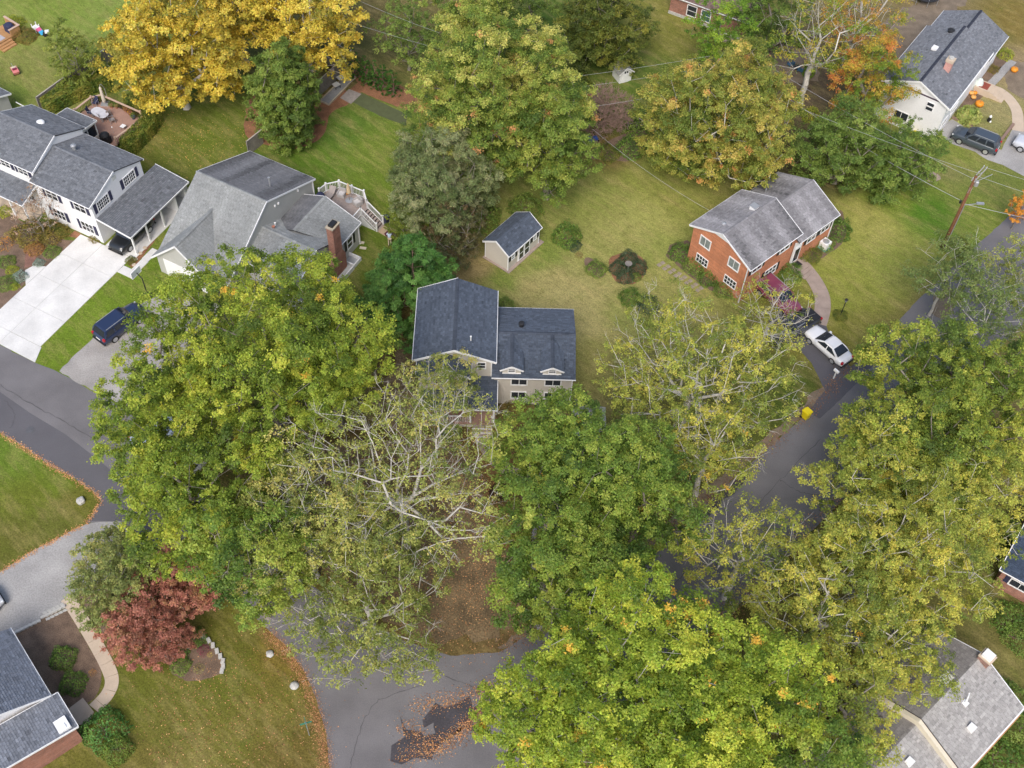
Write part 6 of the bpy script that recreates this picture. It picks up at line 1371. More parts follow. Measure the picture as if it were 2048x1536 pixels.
TREES = [
 # big oak group left of centre
 ('oak_tree', 'largest yellow-green oak, in front of grey house, left of centre', 516, 690, 12, 8.8, 6.0, OAK, 11, dict(accent=ORG, acc=.012, trunk=.5)),
 ('oak_tree', 'yellow-green oak crown hanging over the left street and gravel drive', 315, 850, 10, 5.2, 4.6, OAK, 12, dict()),
 ('oak_tree', 'oak crown over left street just above the dark fresh asphalt', 385, 985, 10, 5.6, 4.6, OAK, 13, dict()),
 ('oak_tree', 'yellow-green oak crown between grey house and tan central house', 655, 700, 11, 5.2, 4.6, OAK, 14, dict()),
 ('oak_tree', 'small green oak crown at left street below the largest oak', 500, 1120, 9, 4.4, 4.0, OAKG, 15, dict()),
 # thinning tree with pale bare limbs
 ('thinning_oak', 'half-bare tree with pale spreading limbs in front of central house', 800, 945, 11, 8.4, 5.6, SPR, 21, dict(clump=.95, dens=0.23, bare=.4, bark=BARK_P, twig=.6, trunk=.36, leaf=(.16, .105), gapd=1.5)),
 ('thinning_oak', 'sparse grey-green tree beside left street, left of the half-bare tree', 610, 1050, 8, 6.4, 4.6, SPR, 22, dict(clump=.95, trunk=.26, dens=0.48, bare=.2, bark=BARK_P, twig=.5, leaf=(.16, .105))),
 ('thinning_oak', 'sparse green tree reaching over the street junction', 740, 1205, 5.5, 6.6, 3.4, SPR[:3], 23, dict(clump=.95, trunk=.26, dens=0.51, bare=.2, bark=BARK_P, twig=.5, leaf=(.16, .105))),
 ('thinning_oak', 'slender leafy tree against the front of the central house', 885, 775, 6.5, 3.4, 2.6, SPR, 25, dict(clump=.8, trunk=.12, leaf=(.15, .1), dens=.5, bare=.15, twig=.4, bark=BARK_P)),
 # green oaks right of centre
 ('oak_tree', 'dense green oak just right of the central house front', 1115, 905, 11, 4.6, 4.4, OAKG, 31, dict()),
 ('oak_tree', 'dense green oak over the central driveway', 1215, 960, 11, 5.4, 4.8, OAKG, 32, dict(accent=ORG, acc=.01)),
 ('oak_tree', 'dense green oak beside brown lawn, left of the driveway', 1095, 1065, 11, 4.6, 4.4, OAKG, 33, dict()),
 ('oak_tree', 'dense green oak at the right street edge, below the driveway', 1280, 1015, 10, 4.2, 4.0, OAKG, 34, dict()),
 ('oak_tree', 'green oak next to right street, above the bright oak', 1150, 1190, 10, 5.0, 4.4, OAKG, 35, dict()),
 # sparse tree in front of the brick house
 ('thinning_oak', 'sparse yellow-green tree with white limbs in front of brick house', 1392, 745, 11, 7.8, 5.2, SPY, 41, dict(clump=.95, dens=0.46, bare=.4, bark=BARK_P, twig=.6, trunk=.36, leaf=(.16, .105))),
 ('thinning_oak', 'sparse yellow-green tree above right street near the yellow bin', 1420, 890, 9, 4.2, 3.6, SPY, 42, dict(clump=.95, trunk=.26, leaf=(.16, .105), dens=0.46, bare=.22, bark=BARK_P, twig=.5, accent=ORG, acc=.03)),
 ('bare_tree', 'bare-limbed tree in front of the red car at brick house corner', 1545, 625, 6.5, 3.6, 2.8, SPY, 43, dict(clump=.8, trunk=.14, leaf=(.15, .1), dens=.4, bare=.55, twig=.5, bark=BARK_P)),
 # right hand wood
 ('oak_tree', 'yellow-green oak over right street, below the lamp post', 1845, 748, 11, 4.9, 4.6, OAKR, 51, dict()),
 ('oak_tree', 'yellow-green oak at right edge over the street', 1985, 800, 11, 5.2, 4.6, OAKR, 52, dict()),
 ('oak_tree', 'yellow-green oak in the middle of the right-hand trees', 1850, 890, 11, 5.8, 4.8, OAKR, 53, dict()),
 ('thinning_oak', 'loose yellow-green tree over right street, below the yellow bin', 1748, 955, 10, 5.0, 4.4, SPY, 54, dict(clump=.95, trunk=.26, leaf=(.16, .105), dens=0.71, bare=.1, twig=.3, bark=BARK_P)),
 ('thinning_oak', 'sparse tree over the asphalt of right street', 1485, 1105, 9, 4.6, 3.4, SPY, 55, dict(clump=.95, trunk=.26, leaf=(.16, .105), dens=0.41, bare=.16, twig=.4, bark=BARK_P)),
 ('thinning_oak', 'loose yellow tree above the lower right house', 1830, 1100, 11, 6.2, 4.8, SPY, 56, dict(clump=.95, trunk=.26, leaf=(.16, .105), dens=0.78, bare=.1, twig=.3, bark=BARK_P)),
 ('thinning_oak', 'loose yellow tree beside navy-roofed edge house', 1935, 990, 10, 4.8, 4.4, SPY, 57, dict(clump=.95, trunk=.26, leaf=(.16, .105), dens=0.69, bare=.12, twig=.3, bark=BARK_P)),
 ('thinning_oak', 'loose yellow-green tree left of the lower right house', 1660, 1200, 10, 5.4, 4.4, SPY, 58, dict(clump=.95, trunk=.26, leaf=(.16, .105), dens=0.63, bare=.14, twig=.3, bark=BARK_P)),
 ('thinning_oak', 'yellow tree hanging over the speckled grey roof', 1775, 1285, 9, 4.4, 3.4, SPY, 59, dict(clump=.95, trunk=.26, leaf=(.16, .105), dens=0.76, bare=.06, twig=.2, accent=ORG, acc=.02, bark=BARK_P)),
 ('thinning_oak', 'small yellow tree over the lower roof ridge', 1700, 1420, 8, 3.4, 3.0, SPY, 60, dict(clump=.95, trunk=.26, leaf=(.16, .105), dens=0.69, bare=.1, twig=.2, accent=ORG, acc=.03)),
 # bright oak, bottom
 ('oak_tree', 'bright yellow-green oak with orange sprigs at bottom centre', 1270, 1370, 12, 7.6, 5.6, OAKB, 61, dict(accent=ORG, acc=.02, trunk=.45, bark=BARK_P)),
 ('oak_tree', 'bright oak beside the junction, left of the bottom centre oak', 1090, 1440, 11, 4.3, 4.2, OAKB, 62, dict(accent=ORG, acc=.02)),
 ('oak_tree', 'bright oak right of the bottom centre oak', 1490, 1400, 11, 5.0, 4.6, OAKB, 63, dict(accent=ORG, acc=.01)),
 ('oak_tree', 'bright oak cut by bottom edge', 1380, 1530, 11, 5.4, 4.6, OAKB, 64, dict(accent=ORG, acc=.02)),
 ('oak_tree', 'dark green oak by the lower roof at the bottom edge', 1600, 1520, 9, 4.0, 4.0, OAKG, 65, dict()),
 # upper left sycamores
 ('sycamore_tree', 'golden yellow sycamore above the deck hedge', 345, 100, 7.5, 6.4, 6.4, YEL, 71, dict(bark=BARK_P, clump=1.2, gapd=1.4, leaf=(.24, .19), trunk=.4)),
 ('sycamore_tree', 'golden yellow sycamore beside the grey fence enclosure', 610, 28, 7.5, 6.4, 5.4, YEL, 72, dict(bark=BARK_P, clump=1.2, gapd=1.4, leaf=(.24, .19), dens=.85, twig=.3)),
 ('sycamore_tree', 'golden yellow sycamore at the top edge between its two neighbours', 470, 10, 7.5, 4.8, 4.8, YEL, 73, dict(bark=BARK_P, clump=1.2, gapd=1.4, leaf=(.24, .19))),
 ('hornbeam_tree', 'dense dark green tree standing in the red mulch', 568, 200, 5.4, 3.6, 5.6, DRK, 74, dict(low=-.95, clump=1.0, gapd=1.15, dens=1.3, leaf=(.19, .12))),
 ('young_tree', 'small green tree on the lawn behind the back fence', 148, 115, 3.4, 2.8, 3.0, [(96, 112, 44), (122, 134, 52), (150, 156, 66)], 75, dict(low=-.8, clump=.8, leaf=(.2, .13), trunk=.14, dens=.75)),
 ('young_tree', 'soft green tree beside the row of arborvitae', 815, 72, 4.5, 3.2, 3.4, GRN, 76, dict(clump=.9, dens=.7, trunk=.2)),
 # big maples at the back
 ('maple_tree', 'large rounded maple with peach tinged top, behind the shed', 985, 195, 8.5, 8.6, 7.6, MAP, 81, dict(gapd=1.3, clump=1.15, accent=(205, 150, 92), acc=.04, trunk=.5, low=-.75)),
 ('maple_tree', 'maple cut by the top edge behind the large rounded maple', 960, 15, 11, 4.4, 4.4, MAP, 82, dict(gapd=1.3, clump=1.15, )),
 ('maple_tree', 'maple crown reaching right of the large rounded maple', 1100, 290, 7, 4.4, 5.0, MAP[:3], 83, dict(gapd=1.3, clump=1.15, low=-.8)),
 ('cedar_tree', 'grey-green feathery cedar overhanging the garden shed', 880, 370, 6.0, 5.0, 5.0, GRY, 84, dict(low=-.9, clump=1.0, gapd=1.25, leaf=(.26, .08), dens=1.2, twig=.3)),
 ('pine_tree', 'blue-green conifer left of the slate blue roof', 828, 556, 4.6, 5.0, 5.0, PIN, 85, dict(shape='cone', gapd=1.15, clump=.9, leaf=(.3, .08), dens=2.0, trunk=.22, bark=BARK_B)),
 ('yew_tree', 'yellow-green slender saplings beside the conifer', 815, 450, 2.8, 1.9, 2.6, [(96, 112, 36), (130, 140, 44)], 86, dict(low=-.9, clump=.6, leaf=(.16, .08), dens=.6, trunk=.08)),
 ('dogwood_tree', 'dark tangled dogwood between the conifer and shed', 915, 470, 3.4, 2.6, 3.2, [(70, 78, 44), (96, 92, 56), (118, 96, 66)], 87, dict(low=-.9, clump=.7, leaf=(.16, .1), dens=.7, twig=.6, trunk=.12)),
 ('bush_tree', 'olive green multi-stemmed tree on the far back lawn', 1205, 52, 4.6, 5.2, 4.4, OLV, 88, dict(low=-.95, clump=1.1, gapd=1.25)),
 ('bush_tree', 'small dark tree at the top edge beside the far back lawn', 1060, 20, 5, 2.6, 3.4, DRK, 89, dict(low=-.8)),
 ('orange_maple', 'broad orange-tinged maple behind the brick house', 1445, 240, 7.2, 7.8, 6.6, ORM, 91, dict(gapd=1.32, clump=1.15, low=-.8, accent=(206, 152, 84), acc=.025, bark=BARK_P)),
 ('green_maple', 'bright green small tree above the orange-tinged maple', 1440, 70, 6, 3.0, 4.0, BRG, 92, dict(low=-.8)),
 ('dark_tree', 'dark green tree at top edge right of the bright green one', 1545, 35, 6, 3.6, 4.4, DRK, 93, dict(low=-.8)),
 ('mixed_maple', 'orange and green maple beside the upper right white house', 1740, 160, 6.2, 4.4, 4.6, MIX, 94, dict(low=-.6, dens=.8)),
 ('mixed_maple', 'russet maple at top edge, left of the trampoline', 1720, 30, 7, 4.6, 4.6, MIX[1:], 95, dict(low=-.6, dens=.45, bare=.2, twig=.5, bark=BARK_P)),
 ('bare_tree', 'ivy-footed tree with long pale bare limbs', 1640, 70, 9, 4.6, 5.0, MIX[:3], 96, dict(low=-.6, dens=.3, bare=.5, twig=.6, bark=BARK_P, trunk=.34)),
 ('wild_cherry', 'bushy green tree right of the brick house roof', 1690, 300, 4.4, 4.6, 4.4, GRN, 97, dict(low=-.9, dens=.95, gapd=1.3, clump=1.1)),
 ('wild_cherry', 'bushy green tree below the upper right white house', 1800, 320, 3.8, 4.0, 3.8, GRN, 98, dict(low=-.9, dens=.9, gapd=1.3, clump=1.0, leaf=(.2, .12))),
 # along the right street
 ('street_tree', 'thin green street tree below the utility pole', 1900, 545, 6, 3.2, 3.2, [(104, 122, 62), (128, 140, 76)], 99, dict(dens=.5, bare=.1, twig=.2, bark=BARK_P, trunk=.14)),
 ('street_tree', 'thin leafy branches over right street at right edge', 1970, 630, 7, 4.6, 3.6, [(100, 120, 62), (124, 136, 70)], 100, dict(dens=.4, bare=.1, twig=.15, bark=BARK_P, trunk=.16)),
 ('street_tree', 'pale half-bare tree at right edge, over the upper street', 2040, 560, 7, 3.4, 3.4, SPR, 101, dict(dens=.5, bare=.15, twig=.2, bark=BARK_P, trunk=.16)),
 ('orange_sapling', 'small orange-leaved tree cut by right edge', 2045, 415, 3, 1.3, 1.8, [(200, 140, 44), (220, 150, 50)], 102, dict(low=-.9, clump=.5, leaf=(.16, .1), trunk=.07)),
 # lower left garden
 ('crabapple_tree', 'loose olive green tree beside the lower left driveway', 235, 1155, 3.6, 3.6, 3.0, [(104, 116, 60), (136, 144, 78), (160, 158, 86)], 103, dict(gapd=1.15, low=-.8, clump=.8, dens=.7, leaf=(.17, .1), trunk=.16)),
 ('japanese_maple', 'red Japanese maple in the lower left garden', 300, 1245, 2.6, 3.4, 2.4, RED, 104, dict(gapd=1.15, low=-.8, clump=.75, dens=1.0, leaf=(.16, .09), trunk=.14)),
 ('japanese_maple', 'red maple by the left street, right of the olive tree', 375, 1165, 3.0, 2.8, 2.5, RED, 105, dict(gapd=1.15, low=-.8, clump=.75, dens=.95, leaf=(.16, .09), trunk=.14)),
 ('serviceberry', 'small bare-topped flowering tree at white house front', 72, 425, 3.2, 2.4, 2.2, [(120, 92, 66), (160, 130, 104), (200, 180, 160)], 106, dict(low=-.7, clump=.7, dens=.22, leaf=(.13, .09), bare=.3, twig=.8, trunk=.1)),
]
for nm, lb, px, py, zc, a, c, pal, sd_, kw in TREES: tree(nm, lb, px, py, zc * (.82 if 31 <= sd_ <= 60 else 1), a * .94, c, pal, sd_, **kw)

# brown twiggy bare shrub and arborvitae row
tree('bare_shrub', 'brown leafless twiggy shrub right of the large maple', 1210, 225, 2.2, 2.7, 2.4, [(110, 100, 60), (130, 110, 70)], 201, dens=.06, bare=.95, bark=mat('reddish_twig', (.30, .20, .16), .9), twig=1, clump=.6, gapd=1.0, low=-.9, trunk=.1, cat='shrub', ntwig=9, twr=.02)
for i, (px, py) in enumerate(((708, 143), (731, 158), (748, 166), (766, 173), (786, 181))):
    tree('arborvitae', ['arborvitae nearest the grey fence, first of five in a row', 'second arborvitae of the row of five from the fence', 'middle arborvitae of the row of five', 'fourth arborvitae of the row of five from the fence', 'arborvitae farthest from the fence, last of five'][i],
         px, py - 17, 1.65, .62, 1.65, ARB, 210 + i, shape='cone', clump=.32, leaf=(.14, .06), dens=2.2, trunk=.06, group='arborvitae in a row by the fence', cat='shrub', bark=BARK_B)

# ------------------------------------------------------------------ shrubs: cached unit foliage, copied and scaled
SHR = {}
def shrub(name, label, px, py, r_, h_, pal, key, n=1500, sq=None, leaf=0.1, group=None, rz=0.0, z0=0.0, cat='shrub'):
    if key not in SHR:
        g = np.random.default_rng(len(SHR) + 500)
        th = g.uniform(0, 2 * np.pi, n); cz = g.uniform(-.15, 1, n); rad = g.uniform(.55, 1, n) ** .5 * (1 + .1 * np.sin(4 * th + 1) + .07 * np.sin(7 * th + 5 * cz)); s = np.sqrt(np.clip(1 - cz ** 2, 0, 1))
        if sq == 'box':
            q = g.uniform(-1, 1, (n, 3)); ax = g.integers(0, 3, n); q[np.arange(n), ax] = np.where(ax == 2, 1, np.sign(q[np.arange(n), ax])) * g.uniform(.86, 1.04, n); q[:, 2] = q[:, 2] * .5 + .5
            p = q; no = unit(np.where(np.arange(3)[None] == ax[:, None], np.sign(q) * 1.0, 0) + 1e-3)
        elif sq == 'grass':
            d = g.uniform(0, 1, n) ** .6; p = np.stack([d * np.cos(th), d * np.sin(th), g.uniform(.1, 1, n) * (1 - .55 * d ** 2)], 1); no = unit(np.stack([np.cos(th), np.sin(th), np.full(n, .1)], 1))
        else:
            p = np.stack([rad * s * np.cos(th), rad * s * np.sin(th), np.maximum(rad * cz, .03)], 1); no = unit(p)
        cl = 0.5 + .35 * np.sin(p[:, 0] * 5 + 1) * np.sin(p[:, 1] * 4.4) + g.normal(0, .16, n)
        me = leaf_mesh('foliage', p, no, leaf, leaf * .6, palette_cols(pal, np.clip(cl, 0, 1), g, .18), g, updroop=.35)
        tw = [(np.array([0, 0, 0.0]), unit(g.normal(0, 1, 3) * np.array([1, 1, .3]) + np.array([0, 0, .6])) * .7) for _ in range(6)]
        st = frustums('stem', [t[0] for t in tw], [t[1] for t in tw], [.03] * 6, [.012] * 6, BARK_B, 4)
        SHR[key] = (me, st)
    p = at(px, py); o = empty(name, (p.x, p.y, z0), R(rz), label, cat, group)
    if hasattr(r_, '__len__'): o.scale = (r_[0], r_[1], h_)
    else: o.scale = (r_, r_, h_)
    link('foliage', SHR[key][0], o); link('stem', SHR[key][1], o)
    return o
BOX = [(66, 94, 36), (94, 124, 46), (126, 150, 60)]
HOL = [(54, 74, 50), (76, 94, 64), (104, 114, 84)]
LIM = [(112, 132, 36), (150, 160, 44), (184, 180, 60)]
ORF = [(190, 120, 30), (226, 150, 40), (120, 120, 40)]
SLV = [(110, 130, 116), (140, 158, 142), (160, 172, 158)]
WIL = [(92, 92, 40), (124, 112, 48), (146, 126, 60)]
PUR = [(110, 24, 60), (150, 40, 84)]
YLF = [(210, 180, 40), (232, 206, 60)]
SH = [
 ('round_shrub', 'big round green shrub right of the shed', 1133, 478, 1.5, 2.1, BOX, 'boxA', {}), ('round_shrub', 'low dark shrub below the big round shrub', 1146, 492, .85, .7, HOL, 'holA', {}),
 ('flower_clump', 'tiny rust-coloured clump on lawn below the low dark shrub', 1158, 512, .4, .5, [(120, 84, 50), (140, 100, 60)], 'rust', dict(n=400)),
 ('garden_shrub', 'loose green shrub bed left of the round dark bed', 1192, 540, 1.1, .8, GRN, 'grnA', {}),
 ('holly_shrub', 'dark holly at left of the round bed', 1236, 540, .95, 1.2, HOL, 'holB', {}), ('holly_shrub', 'dark holly at the back of the round bed', 1256, 522, 1.0, 1.3, HOL, 'holB', dict(rz=90)), ('holly_shrub', 'dark holly at right of the round bed', 1276, 538, .95, 1.2, HOL, 'holB', dict(rz=200)), ('holly_shrub', 'dark holly at the front of the round bed', 1250, 556, .95, 1.1, HOL, 'holB', dict(rz=40)), ('garden_shrub', 'bright green tuft at front right of the round bed', 1272, 556, .55, .6, GRN, 'grnA', dict(rz=70)),
 ('round_shrub', 'green shrub below the round dark bed', 1260, 598, 1.15, 1.2, BOX, 'boxA', dict(rz=60)), ('round_shrub', 'dark shrub right of the green one below the round bed', 1296, 612, 1.2, 1.0, HOL, 'holA', dict(rz=50)),
 ('mounded_shrub', 'clipped green mound at the edge of back bed', 1262, 300, 1.7, 1.5, BOX, 'boxB', {}), ('mounded_shrub', 'olive mound left of the clipped green mound', 1215, 308, 1.5, .7, OLV, 'olvA', {}), ('mounded_shrub', 'green undergrowth right of the bare shrub', 1272, 250, 2.0, 1.8, GRN, 'grnA', dict(rz=20)), ('mounded_shrub', 'weedy undergrowth above the bare shrub', 1150, 175, 2.2, 1.6, OLV, 'olvA', dict(rz=60)),
 ('foundation_shrub', 'green shrub at the far left corner of brick house', 1362, 510, 1.3, 1.4, BOX, 'boxA', dict(rz=10)), ('foundation_shrub', 'green shrub under the lower left window of brick house', 1392, 534, 1.4, 1.3, GRN, 'grnB', {}), ('foundation_shrub', 'green shrub in the middle of brick gable wall', 1420, 556, 1.4, 1.2, BOX, 'boxA', dict(rz=130)), ('foundation_shrub', 'green shrub near the near corner of brick house', 1450, 580, 1.3, 1.1, GRN, 'grnB', dict(rz=30)),
 ('foundation_shrub', 'rounded shrub left of the brick house stoop', 1580, 548, 1.3, 1.1, BOX, 'boxB', dict(rz=30)), ('foundation_shrub', 'shrub bed right of the brick house stoop', 1620, 512, 1.2, .8, OLV, 'olvA', dict(rz=10)), ('foundation_shrub', 'shrub around the white meter box', 1648, 490, 1.1, .9, GRN, 'grnA', dict(rz=100)), ('foundation_shrub', 'tall green shrub at the right end of brick house', 1674, 464, 1.5, 1.7, BOX, 'boxA', dict(rz=200)),
 ('lamp_bed_shrub', 'low ground cover ring at the lamp post foot', 1680, 632, .8, .4, OLV, 'olvA', dict(rz=33)),
 ('garden_shrub', 'clipped shrub in lower left bed, upper of two', 128, 1318, 1.05, 1.1, BOX, 'boxB', dict(rz=33)), ('garden_shrub', 'clipped shrub in lower left bed, lower of two', 148, 1368, 1.05, 1.0, BOX, 'boxB', dict(rz=120)),
 ('garden_shrub', 'green shrub in island bed under red maple', 352, 1302, 1.1, 1.0, BOX, 'boxA', dict(rz=160)), ('garden_shrub', 'small green shrub at the lower side of island bed', 362, 1332, .8, .6, GRN, 'grnA', dict(rz=15)), ('garden_shrub', 'green plant at the top of island bed', 392, 1276, .9, .6, BOX, 'boxA', dict(rz=70)),
 ('flower_clump', 'magenta flower clump in island bed', 408, 1302, .5, .45, PUR, 'pur', dict(n=500)), ('flower_clump', 'yellow flower clump beside the magenta one', 420, 1310, .25, .3, YLF, 'ylf', dict(n=300)), ('flower_clump', 'variegated grass clump at the bottom of island bed', 398, 1338, .45, .35, SPR, 'var', dict(n=400, sq='grass')),
 ('flower_clump', 'orange flowers beside the curved garden walk', 186, 1346, .3, .4, ORF, 'orf', dict(n=350)),
 ('evergreen_shrub', 'dark evergreen shrub at the front of the corner house', 212, 1462, 1.7, 1.6, PIN, 'pinA', {}), ('evergreen_shrub', 'dark evergreen shrub on bottom left lawn edge', 235, 1500, 1.2, 1.3, DRK, 'drkA', {}),
 ('hedge_shrub', 'big green hedge shrub at bottom right corner', 1985, 1520, 2.4, 1.4, BOX, 'boxA', dict(rz=77)), ('hedge_shrub', 'green hedge along lower right house wall', 1930, 1560, 2.2, 1.3, BOX, 'boxA', dict(rz=17)), ('hedge_shrub', 'green hedge at right edge above the corner hedge', 2040, 1462, 1.6, 1.2, GRN, 'grnB', dict(rz=17)),
 ('hedge_shrub', 'green shrub under the edge house window', 2020, 1240, 1.7, 1.2, BOX, 'boxA', dict(rz=27)), ('hedge_shrub', 'green shrub at right edge below the edge house', 2040, 1280, 1.5, 1.2, GRN, 'grnB', dict(rz=80)), ('hedge_shrub', 'big round green shrub above the edge house', 2020, 1080, 1.9, 2.0, BOX, 'boxA', dict(rz=87)), ('hedge_shrub', 'green shrub right of the speckled grey roof', 2015, 1400, 1.6, 1.3, GRN, 'grnB', dict(rz=180)),
 ('ornamental_grass', 'fountain of pale green grass beside dark SUV', 1935, 238, 1.3, 1.5, [(120, 140, 60), (160, 170, 90), (186, 180, 110)], 'grs', dict(n=1600, sq='grass', leaf=.3)), ('ornamental_grass', 'pale grass tuft at the corner of the upper right house', 1868, 292, 1.0, 1.1, [(120, 140, 60), (160, 170, 90), (186, 180, 110)], 'grs', dict(rz=70, leaf=.3)),
 ('garden_shrub', 'lime green shrub at the far end of upper right house', 2010, 112, 1.0, .9, LIM, 'lim', {}), ('garden_shrub', 'grey-green shrub in the upper right house bed', 1985, 140, .8, .6, WIL, 'wilA', {}),
 ('weedy_shrub', 'tangled weeds at the street below utility pole', 1915, 500, 1.6, 1.0, OLV, 'olvA', dict(rz=155)), ('weedy_shrub', 'green weeds at the foot of the street tree', 1935, 520, 1.3, .9, GRN, 'grnA', dict(rz=155)),
 ('weedy_shrub', 'yellow-green shrub beside the brown fence panel', 1620, 235, 1.1, 1.3, LIM, 'lim', dict(rz=45)), ('ivy_clump', 'ivy climbing the foot of the pale bare tree', 1616, 150, .7, 3.2, BRG, 'brgA', {}),
 ('garden_shrub', 'autumn-coloured shrub by the cedar deck', 52, 75, 1.4, 1.1, WIL, 'wilA', dict(rz=20)), ('garden_shrub', 'yellow-tipped shrub above the cedar deck', 30, 48, 1.2, .9, LIM, 'lim', dict(rz=110)), ('garden_shrub', 'lime shrub at the back fence below the small tree', 124, 175, .8, .8, LIM, 'lim', dict(rz=10)),
 ('garden_shrub', 'brown-green shrub by white house front, left', 62, 470, 1.9, 1.3, WIL, 'wilB', {}), ('garden_shrub', 'brown-green shrub by white house front, right', 105, 468, 1.7, 1.1, WIL, 'wilB', dict(rz=90)), ('garden_shrub', 'straw-coloured plant in the middle of white house bed', 70, 500, 1.0, .6, [(150, 110, 60), (170, 130, 70)], 'straw', {}), ('garden_shrub', 'green plant at driveway edge of white house bed', 105, 505, .9, .5, GRN, 'grnA', dict(rz=31)),
 ('flower_clump', 'orange flower bush left of the brick path', 8, 490, 1.0, .8, ORF, 'orf', dict(rz=44)), ('garden_shrub', 'green perennial below the orange flower bush', 15, 525, .9, .6, GRN, 'grnA', dict(rz=51)), ('garden_shrub', 'lime perennial beside the brick path', 25, 542, .65, .5, LIM, 'lim', dict(rz=31)), ('silver_shrub', 'silvery shrub at the corner of white driveway', 42, 555, .75, .65, SLV, 'slv', {}), ('garden_shrub', 'dark green perennial left of the silvery shrub', 14, 568, 1.1, .6, GRN, 'grnB', dict(rz=61)), ('flower_clump', 'lime clump below the silvery shrub', 30, 574, .5, .4, LIM, 'lim', dict(rz=91)), ('silver_shrub', 'silvery low plant across the brick path', 78, 527, .6, .35, SLV, 'slv', dict(rz=20)), ('flower_clump', 'pale yellow flowers near the porch', 16, 470, .4, .35, YLF, 'ylf', dict(rz=9)), ('flower_clump', 'small yellow flowers at the head of brick path', 33, 470, .3, .3, YLF, 'ylf', dict(rz=50)), ('garden_shrub', 'yellow-green shrub at the porch front', 10, 425, .8, .6, LIM, 'lim', dict(rz=5)),
 ('garden_shrub', 'small shrub at the foot of the carport', 192, 478, .7, .5, WIL, 'wilA', dict(rz=5)), ('garden_shrub', 'green perennial at the end of the carport bed', 262, 522, .6, .4, OLV, 'olvA', dict(rz=5)),
 ('foundation_shrub', 'dark shrub at the left side of the central house', 775, 660, 1.0, 1.0, DRK, 'drkA', dict(rz=5)), ('foundation_shrub', 'green shrub behind the central house corner', 1010, 612, .9, .9, GRN, 'grnA', dict(rz=85)), ('foundation_shrub', 'narrow dark shrub in front of the right wing', 1056, 800, .6, 1.5, PIN, 'pinA', dict(rz=85)), ('foundation_shrub', 'dark maroon barberry by the entry path', 1000, 985, .9, .7, [(46, 34, 34), (66, 48, 44)], 'barb', {}), ('garden_shrub', 'shrub under the window of the central house', 1030, 812, 1.0, .6, WIL, 'wilA', dict(rz=61)),
 ('garden_shrub', 'dark shrub in front of the porch rail', 900, 862, 1.1, .7, DRK, 'drkA', dict(rz=61)), ('flower_clump', 'yellow mums right of the porch steps', 986, 858, .35, .5, YLF, 'ylf', dict(rz=61)), ('flower_clump', 'yellow mums left of the porch steps', 944, 862, .25, .35, YLF, 'ylf', dict(rz=16)),
 ('foundation_shrub', 'green shrub below the far corner of upper right house', 1850, 268, 1.2, 1.2, GRN, 'grnA', dict(rz=25)),
 ('understory_shrub', 'green sapling mass under the orange-tinged maple', 1350, 320, 2.0, 1.6, GRN, 'grnB', dict(rz=25)), ('understory_shrub', 'dark thicket between shed and large maple', 960, 440, 2.2, 1.8, DRK, 'drkA', dict(rz=25)), ('understory_shrub', 'dark thicket behind the shed', 1050, 420, 1.8, 1.8, DRK, 'drkA', dict(rz=75)),
]
for nm, lb, px, py, rr, hh, pal, key, kw in SH: shrub(nm, lb, px, py, rr, hh, pal, key, **{**dict(n=1700), **kw})
# clipped hedge round the reddish deck: five blocks that meet
HDG = [(66, 90, 32), (96, 114, 40), (128, 132, 50), (150, 142, 58)]
for i, (a, b_, wd, hh) in enumerate((((92, 222), (205, 168), 1.0, 1.5), ((205, 168), (212, 190), .7, 1.4), ((262, 205), (312, 232), .9, 1.3), ((312, 238), (298, 262), .9, 1.6), ((300, 262), (258, 305), .9, 1.5))):
    A, B = at(*a), at(*b_); mid = (A + B) / 2; L = (B - A).length / 2; ang = math.atan2(B.y - A.y, B.x - A.x)
    o = shrub('hedge', ['clipped hedge along the back fence, behind the reddish deck', 'short clipped hedge at the top corner of reddish deck', 'clipped hedge on the lawn side of reddish deck', 'clipped hedge at the right corner of reddish deck', 'clipped hedge on the lower right side of reddish deck'][i], 0, 0, (L, wd, ), hh, HDG, 'hdg%d' % i, n=int(4200 * L / 2), sq='box', leaf=.12, cat='hedge')
    o.location = (mid.x, mid.y, 0); o.rotation_euler = (0, 0, ang); o.scale = (L, wd, hh)
    me = SHR['hdg%d' % i][0]

for o_, r_, pl, key, hh in POTS:
    pal = (GRN, ORF + PUR, [(150, 110, 60), (170, 130, 70)])[pl]
    if key not in SHR: x_ = shrub('tmp', 'x', 0, 0, .1, .1, pal, key, n=500, leaf=.16); [bpy.data.objects.remove(c_) for c_ in list(x_.children)]; bpy.data.objects.remove(x_)
    f_ = link('foliage', SHR[key][0], o_); f_.location = (0, 0, .34); f_.scale = (r_ * 1.3, r_ * 1.3, hh)

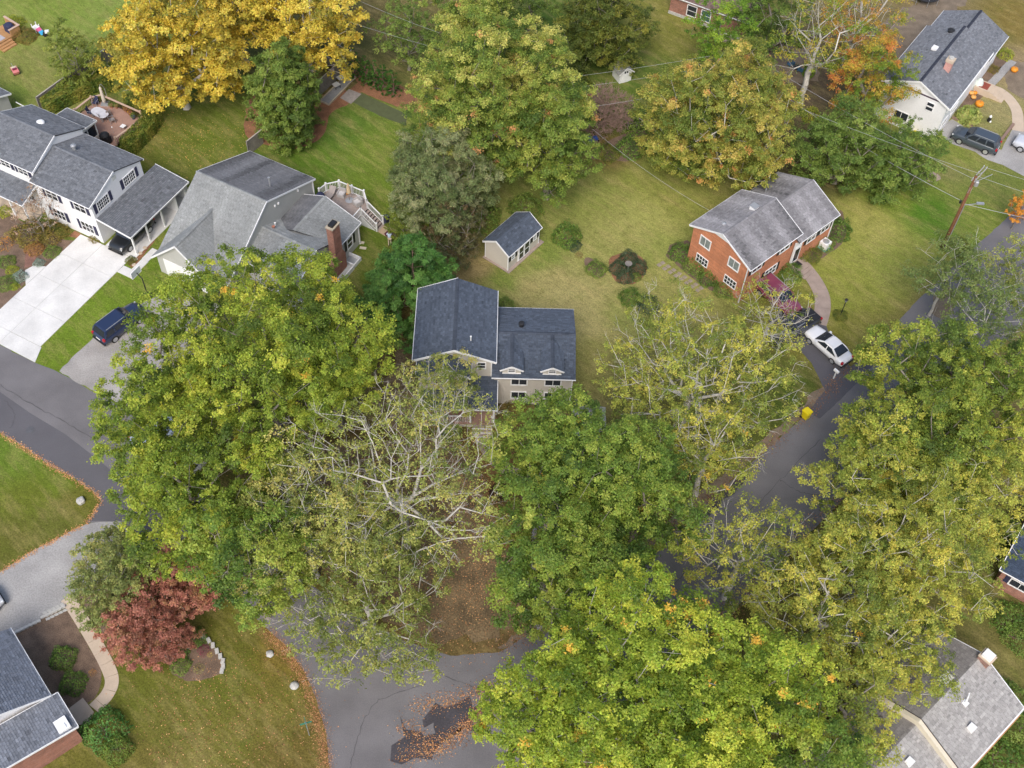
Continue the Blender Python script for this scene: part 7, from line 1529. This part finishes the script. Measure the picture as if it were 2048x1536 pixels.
# ------------------------------------------------------------------ fallen leaves: nobody could count them
def litter(name, label, lines, n, spread, pal, sz=.09, z=.03):
    g = np.random.default_rng(len(name) + n); pts = []
    segs = []
    for ln in lines:
        q = [np.array(at(*p)) for p in ln]; segs += list(zip(q, q[1:]))
    Ls = np.array([np.linalg.norm(b - a) for a, b in segs]); pick = g.choice(len(segs), n, p=Ls / Ls.sum()); t = g.uniform(0, 1, n)
    A = np.array([s[0] for s in segs])[pick]; B = np.array([s[1] for s in segs])[pick]
    drift = .55 + .45 * np.sin(t * 9 + pick * 2.3) * np.sin(t * 23 + pick); keep_ = g.uniform(0, 1, n) < drift; A, B, t, n = A[keep_], B[keep_], t[keep_], int(keep_.sum())
    p = A + (B - A) * t[:, None] + np.concatenate([g.normal(0, spread, (n, 2)), np.zeros((n, 1))], 1); p[:, 2] = g.uniform(z, z + .04, n)
    me = leaf_mesh(name, p, np.zeros((n, 3)), sz, sz * .7, palette_cols(pal, g.uniform(0, 1, n), g, .2), g, updroop=1.6)
    me.materials.clear(); me.materials.append(LITTER)
    return setp(link(name, me), label, 'leaves', kind='stuff')
ORL = [(150, 108, 70), (186, 132, 84), (206, 156, 104), (170, 118, 76)]
BRL = [(96, 66, 46), (126, 86, 58), (150, 104, 66)]
litter('fallen_leaves', 'orange leaf drift along the lower left lawn edge', [[(530,1262),(574,1304),(606,1354),(628,1412),(644,1470),(652,1540)]], 9000, .3, ORL + BRL, .06)
litter('fallen_leaves', 'thin orange leaf line along the left lawn corner', [[(0,866),(50,897),(100,931),(150,959),(190,986),(202,1003),(190,1022),(172,1047),(60,1107),(0,1145)]], 3500, .14, ORL)
litter('fallen_leaves', 'leaf drifts swept across the street junction', [[(830,1415),(900,1402),(970,1380),(985,1360)],[(800,1450),(850,1480),(880,1500),(930,1450),(985,1405)],[(800,1515),(860,1500),(920,1470),(980,1420)]], 5200, .42, ORL + BRL)
litter('fallen_leaves', 'brown leaves along the upper edge of right street', [[(1000,1300),(1100,1240),(1270,1124),(1380,1034),(1500,924),(1620,818),(1700,735)]], 6000, .45, BRL)
litter('fallen_leaves', 'brown leaves under the half-bare tree', [[(640,950),(900,950),(980,1000),(1030,1180),(900,1240),(760,1180),(640,1050)],[(880,900),(960,1050),(1000,1250)]], 14000, 2.6, BRL + ORL)
litter('fallen_leaves', 'scattered pale leaves on the back lawns', [[(240,180),(330,260),(420,290),(500,270)],[(300,280),(480,300)]], 1800, 2.4, [(170,130,70),(190,150,80)], .1)
litter('fallen_leaves', 'leaves scattered over the lower left lawn', [[(300,1420),(450,1360),(560,1400),(600,1500)],[(320,1500),(520,1500)]], 2600, 1.8, BRL + ORL)
litter('fallen_leaves', 'leaves lodged on the lower edge of right street', [[(1270,1400),(1440,1245),(1570,1120),(1720,962),(1880,805)]], 6000, .6, BRL + ORL)
